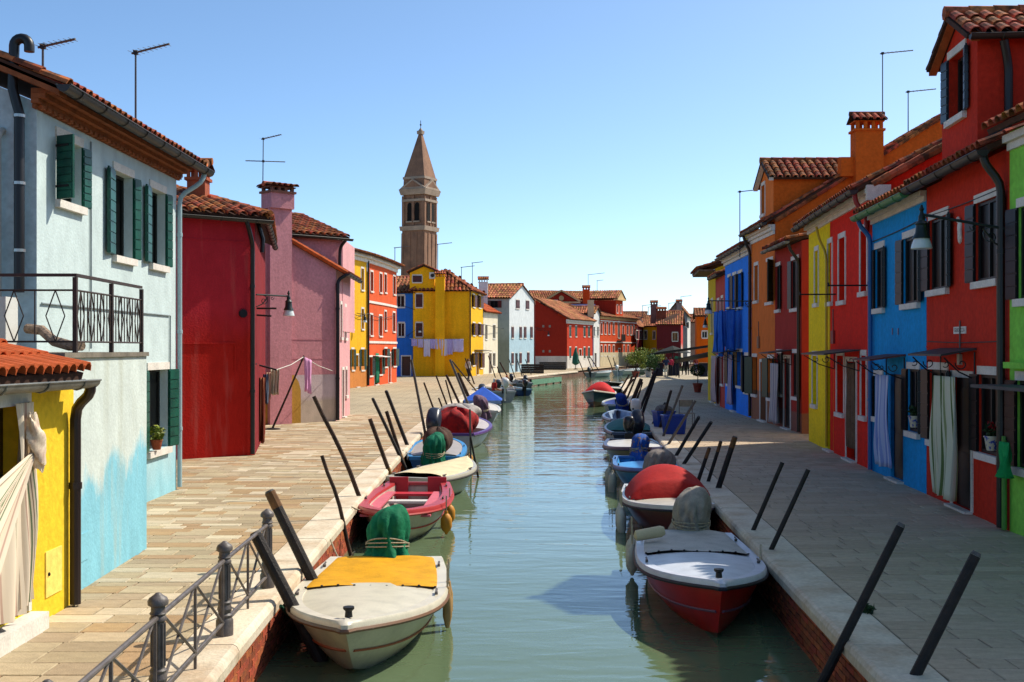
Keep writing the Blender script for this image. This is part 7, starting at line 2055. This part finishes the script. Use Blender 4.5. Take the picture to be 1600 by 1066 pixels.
def bush(label, p, h, r, leafm, n=900, seed=1, pot='#c8c4bc', tall=1.0):
    p = V(p); t = thing('potted_bush', label, 'potted plant', p, group='potted bushes beside the market')
    mb = MB(); mb.lathe([(.22, 0), (.32, .45), (.35, .45), (.35, .52), (.3, .52), (.28, .45)], p, 16); mb.build('pot', paint('pot_' + pot[1:], pot, .7), t, True)
    rnd = random.Random(seed); cl = [(rnd.uniform(-r, r) * .6, rnd.uniform(-r, r) * .6, rnd.uniform(.3, h), rnd.uniform(.25, .5) * r) for _ in range(14)]
    mb = MB()
    for c in cl[:6]: mb.tube([p + V((0, 0, .4)), p + V((c[0] * .5, c[1] * .5, .5 + c[2] * .5)), p + V((c[0], c[1], .5 + c[2]))], [.03, .02, .01], 5)
    mb.build('stems', POLE_BR, t)
    leaves(t, 'crown', p + V((0, 0, .5)), r, r, h, n, .085, leafm, seed, .2, cl)
bush('tall yellow-green bush in a pot at the left of the market', G(993, 590), 2.0, 1.2, LEAF_Y, 1500, 2, '#7c3828')
bush('dark green bush in a white pot at the market edge', G(1013, 589), 1.3, 1.25, LEAF, 1700, 3)
bush('yellowish bush in a pot behind the white pot', G(1022, 585), 1.6, 1.2, LEAF_Y, 1200, 4, '#7c3828')

# ---- market: awnings, dark screens, people
def market():
    AW = mat('awning_black', '#141214', .8, .1, 2)
    t = thing('market_awning', 'long black slanted awning over the market stall at the quay end', 'awning', G(1060, 585))
    D = 101
    a, b = AT(1012, 556, D), AT(1113, 542, D - 12)
    mb = MB(); mb.obox(a, b - a, V((0, 3.2, -.1)), V((0, 0, .18))); mb.build('canvas', AW, t)
    mb = MB()
    for q in (a, a.lerp(b, .5)): mb.tube([V((q.x + .1, q.y + .1, 0)), q + V((.1, .1, 0))], .05, 6)
    mb.build('posts', IRON, t)
    t = thing('market_awning', 'second dark awning with green valance nearer the mustard house', 'awning', G(1090, 590))
    a, b = AT(1055, 563, 99), AT(1112, 551, 80)
    mb = MB(); mb.obox(a, b - a, V((.4, 2.6, -.3)), V((0, 0, .1))); mb.build('canvas', AW, t)
    mb = MB(); mb.poly([AT(1055, 556, 98.9), AT(1065, 558, 98.9), AT(1064, 563, 98.9), AT(1053, 560, 98.9)]); mb.build('valance', mat('valance_green', '#3a7a5c', .8), t)
    mb = MB(); mb.tube([V((a.x + .1, a.y + .1, 0)), a], .04, 6); mb.tube([V((b.x - .1, b.y, 0)), b], .04, 6); mb.build('posts', IRON, t)
    SCR = mat('screen_navy', '#14182a', .8, .15, 2)
    for i, (x0, x1, yt, yb, lb) in enumerate(((1022, 1036, 566, 591, 'dark stall counter behind the white pot'), (1044, 1062, 560, 590, 'dark stall counter behind the man in pale trousers'), (1094, 1106, 566, 592, 'navy screen panel at the right of the market'))):
        D = F * H / (yb - HY) + 7; a, b = AT(x0, yb, D), AT(x1, yb, D); z = min(1.15, AT(x0, yt, D).z)
        t = thing('stall_counter', lb, 'stall', V(((a.x + b.x) / 2, D, 0)))
        mb = MB(); mb.obox(V((a.x, D, 0)), V((b.x - a.x, 0, 0)), V((0, .6, 0)), V((0, 0, z))); mb.build('front_panel', SCR, t)
        mb = MB(); mb.obox(V((a.x - .05, D - .1, z + .003)), V((b.x - a.x + .1, 0, 0)), V((0, .8, 0)), V((0, 0, .05))); mb.build('counter_top', WOOD, t)
    t = thing('market_umbrella', 'dark market umbrella over the stall', 'umbrella', G(1050, 588))
    p = G(1051, 586.5); mb = MB(); mb.tube([p, p + V((0, 0, 2.6))], .04, 8); mb.build('pole', IRON, t)
    mb = MB(); mb.lathe([(1.7, 2.0), (1.68, 2.05), (.05, 2.65), (.02, 2.7)], p, 8); mb.build('canopy', mat('umbrella_dark', '#0c1410', .8), t)
market()

def person(label, p, rz, cols, pose='stand', h=1.72, group=None):
    "one continuous skinned body; materials follow the limbs"
    p = V(p); J = {'pelvis': (0, 0, .95), 'waist': (0, 0, 1.1), 'chest': (0, .01, 1.3), 'neck': (0, 0, 1.45), 'head': (0, .02, 1.56), 'crown': (0, .0, 1.68)}
    for s, n in ((-1, 'l'), (1, 'r')):
        J['sh' + n] = (s * .18, 0, 1.40); J['el' + n] = (s * .25, -.02, 1.13); J['ha' + n] = (s * .24, .10, .90); J['fi' + n] = (s * .23, .14, .80)
        J['hip' + n] = (s * .09, 0, .90); J['kn' + n] = (s * .10, .02, .50); J['an' + n] = (s * .10, -.02, .08); J['to' + n] = (s * .12, .16, .03)
    if pose == 'walk':
        J['knl'] = (-.1, .16, .52); J['anl'] = (-.1, .20, .09); J['tol'] = (-.1, .36, .05); J['anr'] = (.1, -.22, .12); J['tor'] = (.1, -.1, .03)
    if pose == 'reach':
        J['elr'] = (.27, .2, 1.2); J['har'] = (.2, .42, 1.25); J['fir'] = (.18, .5, 1.27); J['ell'] = (-.27, .12, 1.14); J['hal'] = (-.18, .34, 1.1); J['fil'] = (-.15, .42, 1.1)
    if pose == 'sit':
        for s, n in ((-1, 'l'), (1, 'r')):
            J['kn' + n] = (s * .12, .42, .92); J['an' + n] = (s * .12, .45, .50); J['to' + n] = (s * .13, .6, .46); J['ha' + n] = (s * .14, .30, 1.0); J['fi' + n] = (s * .12, .38, .98)
    rad = {'pelvis': .15, 'waist': .135, 'chest': .16, 'neck': .055, 'head': .095, 'crown': .075, 'sh': .07, 'el': .048, 'ha': .034, 'fi': .028, 'hip': .10, 'kn': .065, 'an': .045, 'to': .04}
    E = [('pelvis', 'waist', 1), ('waist', 'chest', 1), ('chest', 'neck', 1), ('neck', 'head', 2), ('head', 'crown', 3)]
    for n in 'lr':
        E += [('chest', 'sh' + n, 1), ('sh' + n, 'el' + n, 1), ('el' + n, 'ha' + n, 1 if cols.get('long', 1) else 2), ('ha' + n, 'fi' + n, 2), ('pelvis', 'hip' + n, 0), ('hip' + n, 'kn' + n, 0), ('kn' + n, 'an' + n, 0), ('an' + n, 'to' + n, 4)]
    names = list(J); me = bpy.data.meshes.new('person'); k = h / 1.72
    me.from_pydata([V(J[n]) * k for n in names], [(names.index(a), names.index(b)) for a, b, _ in E], [])
    o = bpy.data.objects.new('tmp', me); COL.objects.link(o)
    sm = o.modifiers.new('skin', 'SKIN'); sm.use_smooth_shade = True
    for i, n in enumerate(names):
        r = rad.get(n, rad.get(n[:-1], .05)) * k; me.skin_vertices[0].data[i].radius = (r, r * (.72 if n in ('pelvis', 'waist', 'chest') else 1))
    me.skin_vertices[0].data[0].use_root = True
    ss = o.modifiers.new('sub', 'SUBSURF'); ss.levels = 2; ss.render_levels = 2
    dg = bpy.context.evaluated_depsgraph_get(); dg.update()
    bm_ = bpy.data.meshes.new_from_object(o.evaluated_get(dg)); bpy.data.objects.remove(o)
    hx = lambda c, n: mat(n + '_' + c[1:], c, .85, .1, 5)
    ml = [hx(cols['legs'], 'trousers'), hx(cols['top'], 'shirt'), hx('#a87858', 'skin'), hx(cols.get('hair', '#2a1e18'), 'hair'), hx('#1c1816', 'shoe')]
    bm_.materials.clear()
    for m in ml: bm_.materials.append(m)
    segs = [(V(J[a]) * k, V(J[b]) * k, c) for a, b, c in E]
    for f in bm_.polygons:
        c = f.center; best = None
        for a, b, mi in segs:
            ab = b - a; t_ = max(0, min(1, (c - a).dot(ab) / ab.length_squared)); d = (c - a - ab * t_).length
            if best is None or d < best[0]: best = (d, mi)
        mi = best[1]
        if mi in (2, 3) and c.z > 1.48 * k: mi = 3 if (c.z > 1.64 * k or c.y < -.02) else 2
        f.material_index = mi; f.use_smooth = True
    b = bpy.data.objects.new('person', bm_); COL.objects.link(b)
    b.location = p; b.rotation_euler = (0, 0, rz)
    return tag(b, label, 'person', group)
# facial features are below a pixel at this distance; the figures stand 40 to 110 m away
person('standing man in navy jacket and pale trousers seen from behind at the stall', G(1041, 589), R(-8), dict(top='#2c3a5c', legs='#c4bba6', hair='#a09488'), 'reach')
person('person in a crimson top beside the man in pale trousers', G(1048, 587.5), R(20), dict(top='#b42a44', legs='#1c1c24'))
person('person in black walking past the stalls, left of a pair', G(1069, 586.5), R(10), dict(top='#2c2434', legs='#14141a'), 'walk')
person('person in black walking past the stalls, right of a pair', G(1074, 586.5), R(-10), dict(top='#131318', legs='#101014'), 'walk')
person('person in a rust red top with a lilac bag cloth near the navy screen', G(1087, 585), R(30), dict(top='#6e241c', legs='#8a80b4'))
person('man in a red shirt and pale cap sitting in the grey workboat', (-1.02, 66.2, WZ - .42), R(-60), dict(top='#a01c1c', legs='#2c3040', hair='#a8c0c4', long=0), 'sit')
person('person in white with an orange cap sitting by the small blue boat', (-.35, 75.6, WZ - .45), R(-80), dict(top='#b4b8cc', legs='#c8c4bc', hair='#c8541c', long=0), 'sit')
person('person in dark clothes on the quay before the ochre house', (-3.2, 84, 0), R(-40), dict(top='#b8b4ac', legs='#2a2a30'), 'walk')

# ---- jetty, bench and bits on the far bank
def jetty():
    t = thing('jetty', 'low wooden jetty with green painted front beyond the boats', 'jetty', (2.2, 98, 0))
    A = V((.2, 91.0, -.02)); e = V((2.8, 10.5, 0)); L_ = e.length; e.normalize(); n = V((e.y, -e.x, 0))
    mb = MB(); mb.obox(A - V((0, 0, .45)) + n * 1.35, e * L_, n * .06, V((0, 0, .42))); mb.build('fascia', paint('jetty_green', '#5d8a6c', .7, .2), t)
    m = 26
    for i in range(m):
        mb = MB(); mb.obox(A + e * (L_ * i / m), e * (L_ / m - .03), n * 1.4, V((0, 0, .05))); mb.build('plank', WOOD, t)
    for i in range(5):
        mb = MB(); q = A + e * (L_ * i / 4) + n * 1.3; mb.tube([q - V((0, 0, 1.6)), q + V((0, 0, .0))], .08, 8); mb.build('pile', POLE_K, t)
jetty()
def crate(label, p, s=(1.2, .8, .6)):
    p = V(p); t = thing('wooden_crate', label, 'crate', p, group='crates on the far quay')
    for i in range(4):
        mb = MB(); mb.box(p + V((0, -s[1] / 2, s[2] * (i + .5) / 4)), s[0], .04, s[2] / 4 - .03); mb.box(p + V((0, s[1] / 2, s[2] * (i + .5) / 4)), s[0], .04, s[2] / 4 - .03)
        mb.box(p + V((-s[0] / 2 + .02, 0, s[2] * (i + .5) / 4)), .04, s[1] - .05, s[2] / 4 - .03); mb.box(p + V((s[0] / 2 - .02, 0, s[2] * (i + .5) / 4)), .04, s[1] - .05, s[2] / 4 - .03)
        mb.build('slat_course', POLE_K, t)
crate('dark slatted crate before the white foot of the long red house', (4.6, 130.5, 0), (3.0, 1.0, .9))
crate('dark crate stack on the quay before the white house', (2.0, 112.5, 0), (2.2, 1.2, .9))
def folded_umbrella():
    p = V((7.4, 134, 0)); t = thing('folded_parasol', 'folded green parasol before the long red house', 'parasol', p)
    mb = MB(); mb.lathe([(.25, 0), (.25, .08), (.04, .1), (.04, .6)], p, 10); mb.build('stand', IRON, t); mb = MB(); mb.lathe([(.12, .5), (.42, .7), (.34, 1.6), (.12, 2.3), (.03, 2.5)], p, 10); mb.build('cloth', mat('parasol_green', '#1f5a48', .8, .15, 4), t, True)
folded_umbrella()

# ---- antennas and wires
antenna('bent television antenna on the ridge of the pale blue house, left', AT(67, 125, 16.5), .5, (1, -.3), .55)
antenna('tall television antenna above the eaves of the pale blue house', AT(212, 205, 19.5), 1.35, (1, -.4), .7)
antenna('tall double television antenna beside the pink chimney', AT(410, 340, 38.5), 2.65, (1, -.5), .75, arms=2, lean=.03)
antenna('tall television antenna beside the orange chimney', AT(1379, 270, 36.0), 3.75, (1, .1), 1.0)
antenna('shorter television antenna on the orange roof', AT(1419, 205, 37.5), 1.3, (1, .1), .95)
antenna('television antenna left of the orange dormer', AT(1156, 380, 41), 1.85, (1, .1), .75)
for lb, x, y0, h, D, ln in (('thin antenna left of the bell tower', 617, 425, 1.9, 90, 1.2), ('thin antenna right of the bell tower', 684, 430, 2.8, 104, 1.3), ('thin antenna above the ochre roof, the lower', 721, 440, 1.3, 104, 1.2), ('thin antenna above the ochre roof, the higher', 738, 444, 2.0, 108, 1.0), ('antenna above the red pediment roof', 919, 462, 3.0, 165, 2.4), ('thin antenna above the palace roof', 933, 456, 1.6, 165, .9), ('antenna above the canary house, left', 1004, 492, 1.4, 175, 2.2), ('antenna above the canary house, right', 1013, 492, 1.2, 176, 2.0), ('antenna above the wine-red house', 1045, 490, 1.6, 180, 1.6), ('antenna behind the grey house chimney', 1064, 475, 1.2, 190, 1.8)):
    antenna(lb, AT(x, y0, D), h, (1, .1), ln, group='antennas on the far roofs', r=.02 + D * .0001)
def wire(label, pts, r=.01, sag=.3):
    pts = [V(p) for p in pts]; out = []
    for a, b in zip(pts, pts[1:]): out += [a.lerp(b, i / 10) - V((0, 0, sag * math.sin(math.pi * i / 10))) for i in range(10)]
    out.append(pts[-1]); mb = MB(); mb.tube(out, r, 5); tag(mb.build('overhead_wire', WIRE, None, loc=pts[0]), label, 'wire', 'overhead wires')
wire('wire strung across the coral and amber fronts', [AT(545, 485, 70), AT(575, 490, 73), AT(618, 492, 82)], .02, .25)
wire('wire strung from the deep blue house to the long red house', [AT(622, 475, 99), AT(760, 508, 107), AT(838, 514, 138)], .025, .3)
wire('wire strung before the long red house and the palace', [AT(838, 516, 138), AT(938, 516, 151)], .02, .3)
wire('cable along the shaded fronts of the dark red and blue houses', [F_DR.P(.2, .02, 4.55), F_DR.P(3.8, .02, 4.57), F_BL.P(3.6, .02, 4.5)], .01, .02)
wire('low cable along the bright blue and dark red fronts', [F_DR.P(.2, .02, 2.5), F_DR.P(3.8, .02, 2.52)], .008, .02)
def wall_rod(label, f, x0, y0, x1, y1):
    u, z = f.uz(x1, y1); a = f.P(u, .0, z); b = a + f.n * .8
    t = thing('wall_rod', label, 'laundry bar', a); mb = MB(); mb.tube([a, b], .018, 6); mb.build('rod', IRON, t); mb = MB(); mb.tube([b + V((0, 0, -.02)), b + V((0, 0, .06))], .02, 6); mb.build('hook', IRON, t)
wall_rod('black laundry bar between the scarlet and bright blue upper windows', F_SC, 1333, 446, 1358, 446)
wall_rod('black laundry bar on the upper floor of the lemon yellow house', Fac((7.458, 27.03), (7.73, 30.0), (-1, 0)), 1279, 460, 1306, 460)

# ---- mooring lines, weeds and fittings that clutter a working canal
def line(label, a, b, sag=.15, m=None, r=.011):
    a, b = V(a), V(b); pts = [a.lerp(b, i / 10) - V((0, 0, sag * math.sin(math.pi * i / 10))) for i in range(11)]
    mb = MB(); mb.tube(pts, r, 6); tag(mb.build('mooring_rope', m or ROPE, None, True, loc=b), label, 'rope', 'mooring ropes')
line('pale mooring rope from the red rowing boat to the quay', (-2.2, 18.2, -.08), (-2.42, 17.4, .01), .06)
line('pale mooring rope from the red motorboat to the near slim pole', (2.75, 12.9, -.1), (2.98, 13.8, .05), .08)
line('pale mooring rope from the maroon motorboat to the shaded quay', (3.2, 18.4, -.1), (3.28, 19.3, .02), .05)
line('pale mooring rope hanging from the stern of the cream boat', (-1.9, 13.9, -.05), (-2.3, 14.6, -.02), .2)
line('grey mooring rope from the sky blue motorboat to the shaded quay', (3.45, 24.0, -.1), (3.55, 24.8, .02), .05)
line('pale mooring rope from the blue boat to the sunlit quay', (-2.4, 28.0, -.08), (-2.56, 27.0, .02), .06)
w_ = thing('weed_tuft', 'small weed tuft growing from the joint behind the shaded coping', 'weed', G(1355, 958)); leaves(w_, 'blades', G(1355, 958) + V((0, 0, .03)), .07, .05, .05, 70, .035, LEAF_D, 9)
def wall_box(label, f, x, y, w2=.12, h=.2, c='#b5b0a6'):
    u, z = f.uz(x, y); mb = MB(); f.fbox(mb, u - w2 / 2, u + w2 / 2, 0, .05, z - h / 2, z + h / 2); t = thing('wall_box', label, 'meter box', f.P(u, 0, z)); mb.build('case', paint('box_' + c[1:], c, .6), t)
    mb = MB(); mb.tube([f.P(u, .02, z + h / 2), f.P(u, .02, z + h / 2 + .5)], .012, 6); mb.build('conduit', IRON_B, t)
wall_box('small white bell box beside the striped curtain on the dark red house', F_DR, 1502, 562, .1, .16)
wall_box('red painted junction box between the lemon yellow and scarlet houses', F_SC, 1303, 527, .3, .3, '#8a1a14')
wall_box('grey meter box on the orange house front', Fac((8.292, 36.34), (8.35, 40.2), (-1, 0)), 1186, 535, .3, .4, '#8a5a3a')
